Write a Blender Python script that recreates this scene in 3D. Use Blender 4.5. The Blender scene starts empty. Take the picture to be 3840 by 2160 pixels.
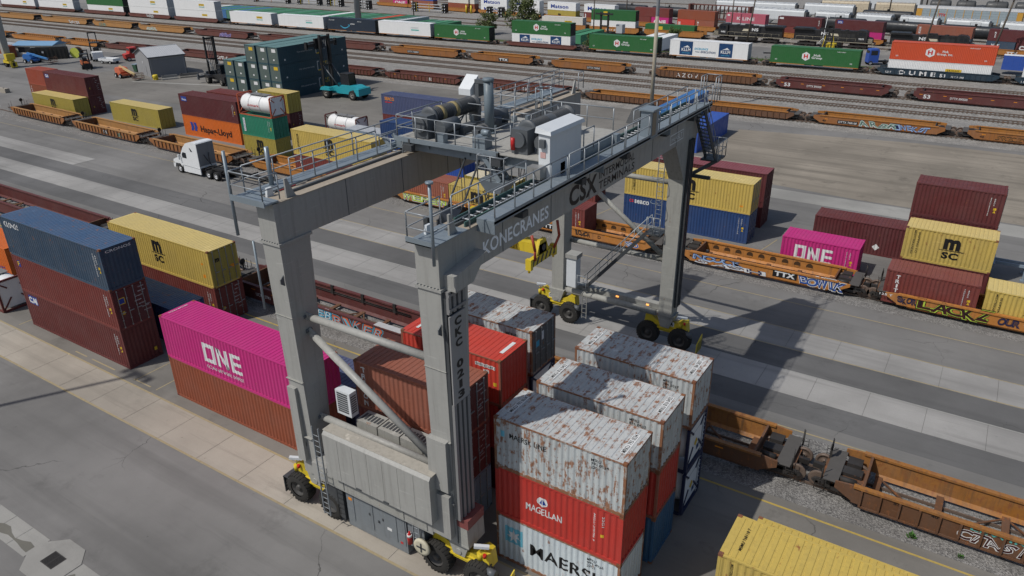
import bpy, bmesh, math, random
from mathutils import Vector, Matrix
random.seed(11)
R = math.radians
scene = bpy.context.scene
COL = scene.collection

# ------------------------------------------------------------------ camera
def cam_axes(yaw, pitch, roll):
    cy, sy, cp, sp = math.cos(yaw), math.sin(yaw), math.cos(pitch), math.sin(pitch)
    f = Vector((sy*cp, cy*cp, -sp)); r = Vector((cy, -sy, 0)); u = r.cross(f)
    c, s = math.cos(roll), math.sin(roll)
    return r*c+u*s, u*c-r*s, f
cr, cu, cf = cam_axes(-0.575369, 0.447174, -0.014128)
camd = bpy.data.cameras.new('camera'); camd.sensor_width = 36.0
camd.lens = 2807.016/3840*36.0; camd.clip_start = 0.5; camd.clip_end = 4000
cam = bpy.data.objects.new('camera', camd); COL.objects.link(cam)
cam.matrix_world = Matrix(((cr.x, cu.x, -cf.x, 0), (cr.y, cu.y, -cf.y, 0), (cr.z, cu.z, -cf.z, 26.0394), (0, 0, 0, 1)))
scene.camera = cam

# ------------------------------------------------------------------ sky, sun, exposure
SUN_EL = R(53.0)
sdir = Vector((0.52, 0.854, 0)).normalized()                 # the way the light travels over the ground
sun_az_vec = -sdir                                           # towards the sun
w = bpy.data.worlds.new('World'); scene.world = w; w.use_nodes = True
nt = w.node_tree; bg = nt.nodes['Background']
sky = nt.nodes.new('ShaderNodeTexSky'); sky.sky_type = 'NISHITA'; sky.sun_disc = False
sky.sun_elevation = SUN_EL; sky.sun_rotation = math.atan2(sun_az_vec.x, sun_az_vec.y)
sky.air_density = 1.0; sky.dust_density = 2.0; sky.ozone_density = 1.0
nt.links.new(sky.outputs[0], bg.inputs[0]); bg.inputs[1].default_value = 0.085
sl = bpy.data.lights.new('sun', 'SUN'); sl.energy = 3.2; sl.angle = R(0.6); sl.color = (1.0, 0.96, 0.9)
so = bpy.data.objects.new('sun', sl); COL.objects.link(so)
ldir = Vector((sdir.x*math.cos(SUN_EL), sdir.y*math.cos(SUN_EL), -math.sin(SUN_EL)))
so.rotation_euler = ldir.to_track_quat('-Z', 'Y').to_euler(); so.location = (-60, -60, 120)
scene.view_settings.view_transform = 'Standard'; scene.view_settings.look = 'None'
scene.view_settings.gamma = 1.0; scene.view_settings.exposure = 0.0; scene.view_settings.use_curve_mapping = False

# ------------------------------------------------------------------ materials
MATS = {}
def nodes_of(name):
    m = bpy.data.materials.new(name); m.use_nodes = True
    t = m.node_tree; t.nodes.clear()
    o = t.nodes.new('ShaderNodeOutputMaterial'); b = t.nodes.new('ShaderNodeBsdfPrincipled')
    t.links.new(b.outputs[0], o.inputs[0])
    return m, t, b
def N(t, kind, **k):
    n = t.nodes.new(kind)
    for a, v in k.items():
        if a in ('operation', 'blend_type', 'data_type', 'feature', 'distance', 'noise_dimensions', 'bands_direction', 'wave_type'): setattr(n, a, v)
        else: n.inputs[a].default_value = v
    return n
def coords(t, scale=(1, 1, 1), rnd=40.0, world=False):
    if world:
        g = t.nodes.new('ShaderNodeNewGeometry'); src = g.outputs['Position']
    else:
        g = t.nodes.new('ShaderNodeTexCoord'); src = g.outputs['Object']
    mp = t.nodes.new('ShaderNodeMapping'); mp.inputs['Scale'].default_value = scale
    t.links.new(src, mp.inputs[0])
    if rnd:
        oi = t.nodes.new('ShaderNodeObjectInfo')
        mul = N(t, 'ShaderNodeMath', operation='MULTIPLY'); mul.inputs[1].default_value = rnd
        t.links.new(oi.outputs['Random'], mul.inputs[0])
        cmb = t.nodes.new('ShaderNodeCombineXYZ')
        for i in range(3): t.links.new(mul.outputs[0], cmb.inputs[i])
        t.links.new(cmb.outputs[0], mp.inputs['Location'])
    return mp.outputs[0]
def ramp(t, src, a, b, va=0.0, vb=1.0):
    n = t.nodes.new('ShaderNodeMapRange'); n.inputs[1].default_value = a; n.inputs[2].default_value = b
    n.inputs[3].default_value = va; n.inputs[4].default_value = vb
    t.links.new(src, n.inputs[0]); return n.outputs[0]
def mix(t, fac, a, b, mode='MIX'):
    n = t.nodes.new('ShaderNodeMix'); n.data_type = 'RGBA'; n.blend_type = mode
    for s, v in ((0, fac), (6, a), (7, b)):
        if hasattr(v, 'is_linked') or hasattr(v, 'links'): t.links.new(v, n.inputs[s])
        elif s == 0: n.inputs[0].default_value = v
        else: n.inputs[s].default_value = (*v[:3], 1)
    return n.outputs[2]
def noise(t, vec, scale, detail=4.0, rough=0.55):
    n = N(t, 'ShaderNodeTexNoise', Scale=scale, Detail=detail, Roughness=rough)
    t.links.new(vec, n.inputs['Vector']); return n.outputs[0]

def paint(name, rgb, rough=0.5, fade=0.25, streak=0.3, rust=0.0, metal=0.0, spec=0.35, rustcol=(0.13, 0.05, 0.022)):
    """weathered paint: blotchy fading, vertical dirt streaks and patches of rust"""
    if name in MATS: return MATS[name]
    m, t, b = nodes_of(name)
    c = coords(t)
    col = mix(t, ramp(t, noise(t, c, 0.55, 5), 0.35, 0.7, 0, fade), rgb, tuple(min(1, v*0.72+0.055) for v in rgb))
    col = mix(t, ramp(t, noise(t, c, 5.0, 5, 0.7), 0.5, 0.85, 0, fade*0.8), col, tuple(v*0.6 for v in rgb))
    cs = coords(t, (5, 5, 0.35))
    col = mix(t, ramp(t, noise(t, cs, 1.0, 5, 0.6), 0.5, 0.8, 0, streak), col, (0.06, 0.052, 0.044))
    if rust > 0:
        n1 = noise(t, c, 2.6, 8, 0.72); n2 = noise(t, coords(t, (3.4, 0.9, 0.9)), 1.9, 6, 0.7)
        mx = N(t, 'ShaderNodeMath', operation='MULTIPLY'); t.links.new(n1, mx.inputs[0]); t.links.new(n2, mx.inputs[1])
        hi = 0.37-0.13*rust
        col = mix(t, ramp(t, mx.outputs[0], hi, hi+0.06, 0, 0.9), col, mix(t, n1, rustcol, (0.30, 0.12, 0.045)))
    sc_ = noise(t, coords(t, (0.8, 0.8, 9.0)), 1.0, 4, 0.6)
    col = mix(t, ramp(t, sc_, 0.64, 0.70, 0, fade*0.8), col, tuple(min(1, v*1.5+0.05) for v in rgb))
    t.links.new(col, b.inputs['Base Color'])
    bp = N(t, 'ShaderNodeBump', Strength=0.35, Distance=0.05); t.links.new(noise(t, c, 1.1, 2, 0.5), bp.inputs['Height']); t.links.new(bp.outputs[0], b.inputs['Normal'])
    b.inputs['Metallic'].default_value = metal
    b.inputs['Specular IOR Level'].default_value = spec
    t.links.new(ramp(t, noise(t, c, 2.0, 4), 0.3, 0.7, max(0.05, rough-0.12), min(1, rough+0.15)), b.inputs['Roughness'])
    MATS[name] = m; return m
def flat(name, rgb, rough=0.6, metal=0.0, emit=0.0, spec=0.3):
    if name in MATS: return MATS[name]
    m, t, b = nodes_of(name)
    c = coords(t)
    t.links.new(mix(t, ramp(t, noise(t, c, 3.0, 5, 0.65), 0.35, 0.75, 0, 0.35), rgb, tuple(v*0.6 for v in rgb)), b.inputs['Base Color'])
    b.inputs['Roughness'].default_value = rough; b.inputs['Metallic'].default_value = metal
    b.inputs['Specular IOR Level'].default_value = spec
    if emit:
        b.inputs['Emission Color'].default_value = (*rgb, 1); b.inputs['Emission Strength'].default_value = emit
    MATS[name] = m; return m
def ink(name, rgb): return flat('ink_'+name, rgb, 0.55)

def asphalt(name, base, stain=0.35, lines=0.25, tint=(1, 1, 1), crack=True):
    if name in MATS: return MATS[name]
    m, t, b = nodes_of(name)
    c = coords(t, world=True, rnd=0)
    col = mix(t, ramp(t, noise(t, c, 0.09, 6, 0.6), 0.35, 0.68), tuple(v*0.74 for v in base), tuple(v*1.18 for v in base))
    cl = coords(t, (0.02, 0.55, 1), rnd=0, world=True)                 # wheel tracks run along the lanes
    col = mix(t, ramp(t, noise(t, cl, 1.0, 5, 0.62), 0.48, 0.72, 0, lines), col, tuple(v*0.52 for v in base))
    cl2 = coords(t, (0.09, 1.6, 1), rnd=0, world=True)
    col = mix(t, ramp(t, noise(t, cl2, 1.0, 6, 0.7), 0.56, 0.74, 0, lines*0.9), col, tuple(v*0.55 for v in base))
    col = mix(t, ramp(t, noise(t, c, 0.33, 8, 0.72), 0.57, 0.72, 0, stain), col, tuple(v*0.42 for v in base))
    col = mix(t, ramp(t, noise(t, c, 0.21, 7, 0.7), 0.6, 0.75, 0, stain*0.6), col, tuple(min(1, v*1.45) for v in base))
    sp = noise(t, c, 1.9, 3, 0.8)
    col = mix(t, ramp(t, sp, 0.69, 0.73, 0, 0.55), col, tuple(v*0.35 for v in base))
    if crack:
        wn = N(t, 'ShaderNodeTexNoise', Scale=0.5, Detail=6.0); t.links.new(c, wn.inputs['Vector'])
        ad = t.nodes.new('ShaderNodeVectorMath'); ad.operation = 'MULTIPLY_ADD'; ad.inputs[1].default_value = (2.2, 2.2, 0)
        t.links.new(wn.outputs['Color'], ad.inputs[0]); t.links.new(c, ad.inputs[2])
        v = N(t, 'ShaderNodeTexVoronoi', Scale=0.11, feature='DISTANCE_TO_EDGE'); t.links.new(ad.outputs[0], v.inputs['Vector'])
        mm = N(t, 'ShaderNodeMath', operation='MULTIPLY')
        t.links.new(ramp(t, v.outputs['Distance'], 0.0, 0.0042, 1, 0), mm.inputs[0])
        t.links.new(ramp(t, noise(t, c, 0.12, 3), 0.5, 0.62), mm.inputs[1])
        col = mix(t, mm.outputs[0], col, tuple(v*0.25 for v in base))
    gr = noise(t, c, 38.0, 2, 0.6)
    col = mix(t, ramp(t, gr, 0.3, 0.7, 0, 0.3), col, tuple(v*0.62 for v in base))
    t.links.new(col, b.inputs['Base Color'])
    b.inputs['Roughness'].default_value = 0.88; b.inputs['Specular IOR Level'].default_value = 0.25
    bp = N(t, 'ShaderNodeBump', Strength=0.25, Distance=0.02); t.links.new(gr, bp.inputs['Height']); t.links.new(bp.outputs[0], b.inputs['Normal'])
    MATS[name] = m; return m
def gravel(name, base, scale=7.0, contrast=0.5):
    if name in MATS: return MATS[name]
    m, t, b = nodes_of(name)
    c = coords(t, world=True, rnd=0)
    v = N(t, 'ShaderNodeTexVoronoi', Scale=scale); t.links.new(c, v.inputs['Vector'])
    col = mix(t, ramp(t, noise(t, c, 0.6, 8, 0.75), 0.35, 0.7), tuple(v_*0.7 for v_ in base), tuple(v_*1.15 for v_ in base))
    bw = t.nodes.new('ShaderNodeRGBToBW'); t.links.new(v.outputs['Color'], bw.inputs[0])
    col = mix(t, ramp(t, bw.outputs[0], 0.25, 0.8, 0, contrast), col, tuple(v_*0.28 for v_ in base))
    col = mix(t, ramp(t, noise(t, c, 1.1, 6, 0.75), 0.56, 0.66, 0, contrast), col, tuple(v_*0.35 for v_ in base))
    t.links.new(col, b.inputs['Base Color']); b.inputs['Roughness'].default_value = 0.95
    bp = N(t, 'ShaderNodeBump', Strength=0.7, Distance=0.06); t.links.new(v.outputs['Distance'], bp.inputs['Height']); t.links.new(bp.outputs[0], b.inputs['Normal'])
    MATS[name] = m; return m
def glass(name='dark_glass'):
    if name in MATS: return MATS[name]
    m, t, b = nodes_of(name); b.inputs['Base Color'].default_value = (0.012, 0.015, 0.02, 1)
    b.inputs['Roughness'].default_value = 0.08; b.inputs['Specular IOR Level'].default_value = 0.6
    MATS[name] = m; return m

# ------------------------------------------------------------------ mesh building
class MB:
    def __init__(s): s.v = []; s.f = []; s.sm = []
    def add(s, vs, fs, smooth=False):
        o = len(s.v); s.v += [tuple(p) for p in vs]
        s.f += [tuple(i+o for i in f) for f in fs]; s.sm += [smooth]*len(fs); return s
    def box(s, x0, x1, y0, y1, z0, z1):
        return s.add([(x0, y0, z0), (x1, y0, z0), (x1, y1, z0), (x0, y1, z0), (x0, y0, z1), (x1, y0, z1), (x1, y1, z1), (x0, y1, z1)],
                     [(0, 3, 2, 1), (4, 5, 6, 7), (0, 1, 5, 4), (1, 2, 6, 5), (2, 3, 7, 6), (3, 0, 4, 7)])
    def hexa(s, lo, hi): return s.add(list(lo)+list(hi), [(0, 3, 2, 1), (4, 5, 6, 7), (0, 1, 5, 4), (1, 2, 6, 5), (2, 3, 7, 6), (3, 0, 4, 7)])
    def beam(s, p, q, wd, ht):
        p, q = Vector(p), Vector(q); d = (q-p).normalized()
        up = Vector((0, 0, 1)) if abs(d.z) < 0.95 else Vector((0, 1, 0))
        r = d.cross(up).normalized()*wd/2; u = r.cross(d).normalized()*ht/2
        return s.hexa([p-r-u, q-r-u, q+r-u, p+r-u], [p-r+u, q-r+u, q+r+u, p+r+u])
    def cyl(s, p, q, r, n=10, r2=None, smooth=True, caps=True):
        p, q = Vector(p), Vector(q); d = (q-p).normalized(); r2 = r if r2 is None else r2
        a = d.orthogonal().normalized(); b = d.cross(a); o = len(s.v)
        for c, rr in ((p, r), (q, r2)):
            for i in range(n):
                t = 2*math.pi*i/n; s.v.append(tuple(c+a*math.cos(t)*rr+b*math.sin(t)*rr))
        for i in range(n):
            j = (i+1) % n; s.f.append((o+i, o+j, o+n+j, o+n+i)); s.sm.append(smooth)
        if caps:
            s.f.append(tuple(o+n-1-i for i in range(n))); s.f.append(tuple(o+n+i for i in range(n))); s.sm += [False]*2
        return s
    def tube(s, pts, r, n=5):
        for a, b in zip(pts, pts[1:]): s.cyl(a, b, r, n, caps=True)
        return s
    def lathe(s, prof, n=20, axis='x', c=(0, 0, 0), smooth=True, caps=True):
        """prof: (along, radius) pairs"""
        o = len(s.v)
        for a, r in prof:
            for i in range(n):
                t = 2*math.pi*i/n; p, q = math.cos(t)*r, math.sin(t)*r
                e = {'x': (a, p, q), 'y': (p, a, q), 'z': (p, q, a)}[axis]
                s.v.append((e[0]+c[0], e[1]+c[1], e[2]+c[2]))
        for k in range(len(prof)-1):
            for i in range(n):
                j = (i+1) % n; s.f.append((o+k*n+i, o+k*n+j, o+(k+1)*n+j, o+(k+1)*n+i)); s.sm.append(smooth)
        if caps: s.f.append(tuple(o+i for i in range(n))); s.f.append(tuple(o+(len(prof)-1)*n+i for i in range(n))); s.sm += [False]*2
        return s
    def prism(s, pts, axis, a, b):
        """polygon in the two other axes, extruded along axis from a to b"""
        def P(p, h): return {'x': (h, p[0], p[1]), 'y': (p[0], h, p[1]), 'z': (p[0], p[1], h)}[axis]
        n = len(pts)
        return s.add([P(p, a) for p in pts]+[P(p, b) for p in pts],
                     [tuple(range(n-1, -1, -1)), tuple(range(n, 2*n))]+[(i, (i+1) % n, n+(i+1) % n, n+i) for i in range(n)])
    def mesh(s, name='mesh', off=(0, 0, 0)):
        me = bpy.data.meshes.new(name)
        me.from_pydata([(p[0]-off[0], p[1]-off[1], p[2]-off[2]) for p in s.v], [], s.f)
        me.polygons.foreach_set('use_smooth', s.sm)
        bm = bmesh.new(); bm.from_mesh(me); bmesh.ops.recalc_face_normals(bm, faces=bm.faces); bm.to_mesh(me); bm.free()
        me.materials.append(None); me.update(); return me
    def build(s, name, mat, parent=None, root=None):
        """coordinates are the root's own when root is None, world coordinates (root unrotated) otherwise"""
        return obj(name, s.mesh(name, root.location if root else (0, 0, 0)), mat, parent)
def obj(name, me, mat, parent=None, loc=(0, 0, 0), rz=0.0):
    o = bpy.data.objects.new(name, me); COL.objects.link(o)
    if mat is not None and len(o.material_slots):
        o.material_slots[0].link = 'OBJECT'; o.material_slots[0].material = mat
    if parent: o.parent = parent
    o.location = loc
    if rz: o.rotation_euler = (0, 0, rz)
    return o
def tag(o, label=None, cat=None, group=None, kind=None):
    if label: o['label'] = label
    if cat: o['category'] = cat
    if group: o['group'] = group
    if kind: o['kind'] = kind
    return o
def thing(name, label, cat, loc, rz=0.0, group=None):
    o = bpy.data.objects.new(name, None); COL.objects.link(o); o.empty_display_size = 0.3
    o.location = loc; o.rotation_euler = (0, 0, rz)
    return tag(o, label, cat, group)
def struct(name, mb, mat, parent=None):
    o = mb.build(name, mat, parent); o['kind'] = 'structure'; return o
def copy_thing(src, loc, rz, label, group=None):
    r = src.copy(); COL.objects.link(r); r.location = loc; r.rotation_euler = (0, 0, rz); r['label'] = label
    if group: r['group'] = group
    for ch in list(src.children):
        c = ch.copy(); COL.objects.link(c); c.parent = r
        for g in list(ch.children):
            d = g.copy(); COL.objects.link(d); d.parent = c
    return r

# ------------------------------------------------------------------ lettering and emblems
TXT = {}
def text2d(txt, bold=0.0, shear=0.0):
    k = (txt, bold, shear)
    if k in TXT: return TXT[k]
    cu_ = bpy.data.curves.new('t', 'FONT'); cu_.body = txt; cu_.align_x = 'CENTER'; cu_.offset = bold; cu_.shear = shear
    cu_.resolution_u = 3; cu_.space_line = 0.85
    if bold: cu_.space_character = 1.0+bold*2.2
    o = bpy.data.objects.new('t', cu_)
    me = bpy.data.meshes.new_from_object(o)
    vs = [(p.co.x, p.co.y) for p in me.vertices]; fs = [tuple(p.vertices) for p in me.polygons]
    bpy.data.objects.remove(o); bpy.data.curves.remove(cu_); bpy.data.meshes.remove(me)
    x0 = min(p[0] for p in vs); x1 = max(p[0] for p in vs); y0 = min(p[1] for p in vs); y1 = max(p[1] for p in vs)
    TXT[k] = ([((p[0]-x0)/(x1-x0), (p[1]-y0)/(y1-y0)) for p in vs], fs); return TXT[k]
PITCH = 0.278; DEP = 0.036
BREAKS = (0.0, 0.072, 0.140, 0.210)
def prof(x):
    x = x % PITCH
    if x < 0.072: return 0.0
    if x < 0.140: return DEP*(x-0.072)/0.068
    if x < 0.210: return DEP
    return DEP*(1-(x-0.210)/0.068)
def decal(parent, vs, fs, face, mat, plane=0.0, wavy=None, name='lettering'):
    """2-D shape laid on a face. F: -y side, B: +y side, R: +x end, E: -x end, T: top. wavy = start of the corrugation"""
    if wavy is not None:
        bm = bmesh.new(); bv = [bm.verts.new((p[0], p[1], 0)) for p in vs]
        for f in fs:
            try: bm.faces.new([bv[i] for i in f])
            except ValueError: pass
        bmesh.ops.triangulate(bm, faces=bm.faces[:])
        lo = min(p[0] for p in vs); hi = max(p[0] for p in vs)
        k = math.floor((lo-wavy)/PITCH)
        while wavy+k*PITCH < hi:
            for b in BREAKS:
                x = wavy+k*PITCH+b
                if lo < x < hi:
                    bmesh.ops.bisect_plane(bm, geom=bm.verts[:]+bm.edges[:]+bm.faces[:], plane_co=(x, 0, 0), plane_no=(1, 0, 0), dist=1e-5)
            k += 1
        bm.verts.index_update()
        vs = [(v.co.x, v.co.y, prof(v.co.x-wavy)) for v in bm.verts]; fs = [tuple(v.index for v in f.verts) for f in bm.faces]; bm.free()
    else: vs = [(p[0], p[1], 0.0) for p in vs]
    if face == 'F': pts = [(p[0], plane+p[2], p[1]) for p in vs]
    elif face == 'B': pts = [(-p[0], plane-p[2], p[1]) for p in vs]
    elif face == 'R': pts = [(plane-p[2], p[0], p[1]) for p in vs]
    elif face == 'E': pts = [(plane+p[2], -p[0], p[1]) for p in vs]
    else: pts = [(p[0], p[1], plane-p[2]) for p in vs]
    me = bpy.data.meshes.new(name); me.from_pydata(pts, [], fs); me.materials.append(None)
    return obj(name, me, mat, parent)
def write(parent, txt, face, u, v, wd, ht, mat, plane=0.0, wavy=None, bold=0.02, shear=0.0, rot=0, name='lettering'):
    vs, fs = text2d(txt, bold, shear)
    if rot == 90: vs = [(1-p[1], p[0]) for p in vs]
    if rot == -90: vs = [(p[1], 1-p[0]) for p in vs]
    return decal(parent, [(u+p[0]*wd, v+p[1]*ht) for p in vs], fs, face, mat, plane, wavy, name)
def shape(parent, pts, face, mat, plane=0.0, wavy=None, name='emblem'):
    return decal(parent, pts, [tuple(range(len(pts)))], face, mat, plane, wavy, name)
def rect(u0, u1, v0, v1): return [(u0, v0), (u1, v0), (u1, v1), (u0, v1)]
def star(cx, cy, r, n=7, k=0.42):
    return [(cx+math.sin(math.pi*i/n)*(r if i % 2 == 0 else r*k), cy+math.cos(math.pi*i/n)*(r if i % 2 == 0 else r*k)) for i in range(2*n)]
def star_decal(parent, cx, cy, r, face, mat, plane, wavy=None):
    p = star(cx, cy, r); n = len(p)
    return decal(parent, p+[(cx, cy)], [(i, (i+1) % n, n) for i in range(n)], face, mat, plane, wavy, 'emblem')
# ================================================================== the setting
TERR = -4.0
asph = asphalt('asphalt_yard', (0.19, 0.186, 0.179), 0.5, 0.5)
asph_dark = asphalt('asphalt_dark', (0.135, 0.134, 0.133), 0.4, 0.5)
asph_old = asphalt('asphalt_old', (0.19, 0.18, 0.163), 0.75, 0.4)
conc = asphalt('concrete_runway', (0.32, 0.313, 0.30), 0.3, 0.7, crack=False)
conc_tan = asphalt('concrete_tan', (0.35, 0.318, 0.27), 0.3, 0.75, crack=False)
conc_pale = asphalt('concrete_pale', (0.31, 0.305, 0.285), 0.35, 0.25, crack=False)
mud = asphalt('dried_mud', (0.25, 0.222, 0.182), 1.0, 0.9, crack=False)
ballast = gravel('ballast', (0.29, 0.28, 0.262), 9.0, 0.5)
ballast_dark = gravel('ballast_dark', (0.27, 0.262, 0.25), 15.0, 0.8)
grassm = gravel('rough_grass', (0.075, 0.10, 0.03), 4.0, 0.5)
yline = paint('worn_yellow_line', (0.42, 0.30, 0.07), 0.8, 0.7, 0.3)
ylight = paint('worn_yellow_line_faint', (0.32, 0.26, 0.15), 0.85, 0.8, 0.3)
wline = paint('worn_white_line', (0.30, 0.30, 0.28), 0.8, 0.8, 0.3)
steel = paint('rail_steel', (0.12, 0.085, 0.065), 0.5, 0.4, 0.2, 0.4)
tiem = flat('weathered_tie', (0.10, 0.085, 0.07), 0.9)

g = MB(); prof_y = [(-400, 0), (166.5, 0), (181, TERR), (2600, TERR)]
for (ya, za), (yb, zb) in zip(prof_y, prof_y[1:]):
    g.add([(-2600, ya, za), (2000, ya, za), (2000, yb, zb), (-2600, yb, zb)], [(0, 1, 2, 3)])
struct('ground', g, asph)
def sheet(name, pts, mat, z):
    return struct(name, MB().add([(p[0], p[1], z) for p in pts], [tuple(range(len(pts)))]), mat)
sheet('gravel_field', [(-420, 104), (-190, 107), (60, 113.3), (60, 166), (-420, 166)], ballast, 0.006)
sheet('lower_gravel_field', [(-420, 215), (80, 217), (80, 420), (-420, 420)], ballast, TERR+0.008)
sheet('track_bed', [(-140, 31.9), (30, 31.9), (30, 37.7), (-140, 37.7)], ballast_dark, 0.006)
sheet('track_bed', [(-220, 56.3), (40, 56.3), (40, 61.3), (-220, 61.3)], ballast_dark, 0.006)
sheet('dark_lane', [(-220, 44.46), (40, 44.46), (40, 47.18), (-220, 47.18)], asph_dark, 0.005)
sheet('dark_lane', [(-220, 39.2), (40, 39.2), (40, 41.54), (-220, 41.54)], asph_dark, 0.005)
sheet('container_ground', [(-140, 20.97), (30, 20.97), (30, 31.9), (-140, 31.9)], asph_old, 0.005)
sheet('concrete_lane', [(-60, 78.5), (40, 78.5), (40, 81.8), (-60, 81.8)], conc_pale, 0.005)
sheet('concrete_lane', [(-62, 88), (-22, 86.5), (-22, 89.5), (-62, 91.5)], conc_tan, 0.007)
sheet('muddy_ground', [(-29, 84), (-10, 82.2), (40, 82.2), (40, 111), (-8, 110), (-30, 106)], mud, 0.006)
sheet('muddy_ground', [(-160, 74), (-45, 82), (-45, 111), (-160, 108)], asph_old, 0.005)
sheet('grass_bank', [(-170, 167.2), (30, 167.2), (30, 170.5), (-170, 170.5)], grassm, 0.02)
g = MB()
for k in range(260):                                             # tufts on the bank behind the train
    x = random.uniform(-105, -38); y = random.uniform(166.2, 169.5)
    for q in range(6):
        a = random.uniform(0, 6.28); h = random.uniform(0.25, 0.8); dx, dy = math.cos(a)*0.25, math.sin(a)*0.25
        g.add([(x, y, 0), (x+dx*0.4, y+dy*0.4, 0), (x+dx*1.6, y+dy*1.6, h)], [(0, 1, 2)])
tag(g.build('bank_grass', flat('grass_blades', (0.09, 0.15, 0.035), 0.8)), 'tufts of green grass on the bank behind the container train', 'grass', kind='stuff')

def slab_row(name, x0, x1, y0, y1, pitch, phase, mat, h=0.012):
    root = bpy.data.objects.new(name, None); COL.objects.link(root); root['kind'] = 'structure'; root.location = (0, 0, 0)
    me = MB().box(0.012, pitch-0.012, y0, y1, 0, h).mesh('slab')
    k = math.floor((x0-phase)/pitch)
    while phase+k*pitch < x1:
        obj('slab', me, mat, root, (phase+k*pitch, 0, 0.003+0.002*random.random())); k += 1
    return root
slab_row('concrete_runway', -78, -8, 18.2, 20.95, 3.46, -50.03, conc_tan)
slab_row('concrete_runway', -190, 14, 41.55, 44.45, 3.14, -5.72, conc)
slab_row('concrete_runway', -190, -98, 47.2, 50.15, 3.13, -5.39, conc)
slab_row('concrete_runway', -54, 14, 47.2, 50.15, 3.13, -5.39, conc)
gut = slab_row('gutter', -46, -33.4, 9.45, 10.7, 1.55, -33.4, conc_pale)
slab_row('gutter', -30.6, -20, 9.45, 10.7, 1.55, -30.6, conc_pale)
wet = MB()
for a, b in ((-46, -33.6), (-30.5, -26)):
    n = 26; pts = []
    for i in range(n+1): pts.append((a+(b-a)*i/n, 10.0+0.16*math.sin(i*1.3)+random.uniform(-.05, .05)))
    for i in range(n, -1, -1): pts.append((a+(b-a)*i/n, 9.72+0.1*math.sin(i*0.9)+random.uniform(-.05, .05)))
    wet.add([(p[0], p[1], 0.0215) for p in pts], [tuple(range(len(pts)))])
struct('gutter_dirt', wet, asphalt('gutter_grit', (0.15, 0.145, 0.125), 0.4, 0.2, crack=False))
d = thing('storm_drain', 'octagonal concrete storm drain with a barred iron grate in the roadside gutter', 'drain', (-32.0, 10.08, 0))
oct_ = [(-1.45, -.45), (-.75, -1.15), (.55, -1.15), (1.35, -.35), (1.35, .55), (.65, 1.15), (-.65, 1.15), (-1.45, .45)]
MB().prism(oct_, 'z', 0.004, 0.022).build('concrete_pad', conc_pale, d)
MB().box(-.44, .44, -.34, .34, 0.022, 0.027).build('drain_pit', flat('pit_black', (0.01, 0.01, 0.01), 0.9), d)
gm = flat('cast_iron', (0.045, 0.042, 0.04), 0.6)
MB().box(-.46, .46, .33, .37, .023, .04).box(-.46, .46, -.37, -.33, .023, .04).box(-.46, -.42, -.33, .33, .023, .04).box(.42, .46, -.33, .33, .023, .04).box(-.02, .02, -.33, .33, .023, .04).build('grate_frame', gm, d)
bar = MB().box(-.012, .012, -.33, .33, .023, .036).mesh('grate_bar')
for i in range(18): obj('grate_bar', bar, gm, d, (-.40+i*0.0475 if i < 9 else -.40+i*0.0475+.008, 0, 0))
dg = thing('drain_grate', 'square dark drain grate in the lane behind the white rusty container', 'drain', (-26.6, 46.3, 0))
MB().box(-.55, .55, -.55, .55, .006, .014).build('drain_frame', gm, dg)
b2 = MB().box(-.03, .03, -.5, .5, .014, .024).mesh('grate_bar')
for i in range(10): obj('grate_bar', b2, flat('grate_grey', (0.09, 0.09, 0.085), 0.6), dg, (-.46+i*0.1, 0, 0))
mh = thing('manhole_cover', 'round manhole cover set in the dark lane near the far crane wheels', 'manhole', (-23.6, 44.95, 0))
MB().cyl((0, 0, .006), (0, 0, .016), .42, 20).build('cover', asph_dark, mh); MB().lathe([(.006, .44), (.018, .44), (.018, .5), (.006, .5)], 20, 'z').build('rim', gm, mh)
# painted lines
def line(name, pts, wd, mat, z=0.011):
    g = MB()
    for (xa, ya), (xb, yb) in zip(pts, pts[1:]):
        dx, dy = xb-xa, yb-ya; L = math.hypot(dx, dy); nx, ny = -dy/L*wd/2, dx/L*wd/2
        g.add([(xa-nx, ya-ny, z), (xb-nx, yb-ny, z), (xb+nx, yb+ny, z), (xa+nx, ya+ny, z)], [(0, 1, 2, 3)])
    return struct(name, g, mat)
line('painted_line', [(-140, 31.35), (30, 31.25)], 0.13, yline)
line('painted_line', [(-140, 38.1), (30, 38.1)], 0.12, ylight)
for y, m in ((18.25, ylight), (20.9, ylight), (47.25, ylight), (50.1, ylight), (44.4, wline)):
    line('painted_line', [(-78 if y < 21 else -54, y), (14, y)], 0.13 if y < 21 else 0.09, m, 0.0225)
line('painted_line', [(-130, 54.6), (30, 54.4)], 0.1, ylight)
for x in (-57.5, -43.0, -40.8, -26.2):
    line('bay_marking', [(x, 21.3), (x, 24.0)], 0.09, ylight)
for xa, xb in ((-50, -48.6), (-48, -45.3), (-43.2, -41.4)): line('bay_marking', [(xa, 21.35), (xb, 21.35)], 0.1, ylight)
line('bay_marking', [(-9.5, 30.6), (-8.9, 21.5)], 0.16, wline)
for k in range(7): line('bay_marking', [(-36+k*4.2, 61.9), (-35.2+k*4.2, 66.8)], 0.1, ylight)
for k in range(5): line('bay_marking', [(-132+k*14, 70.5), (-131+k*14, 74.5)], 0.12, wline)
line('bay_marking', [(-144, 86), (-120, 93)], 0.8, conc_pale)
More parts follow.
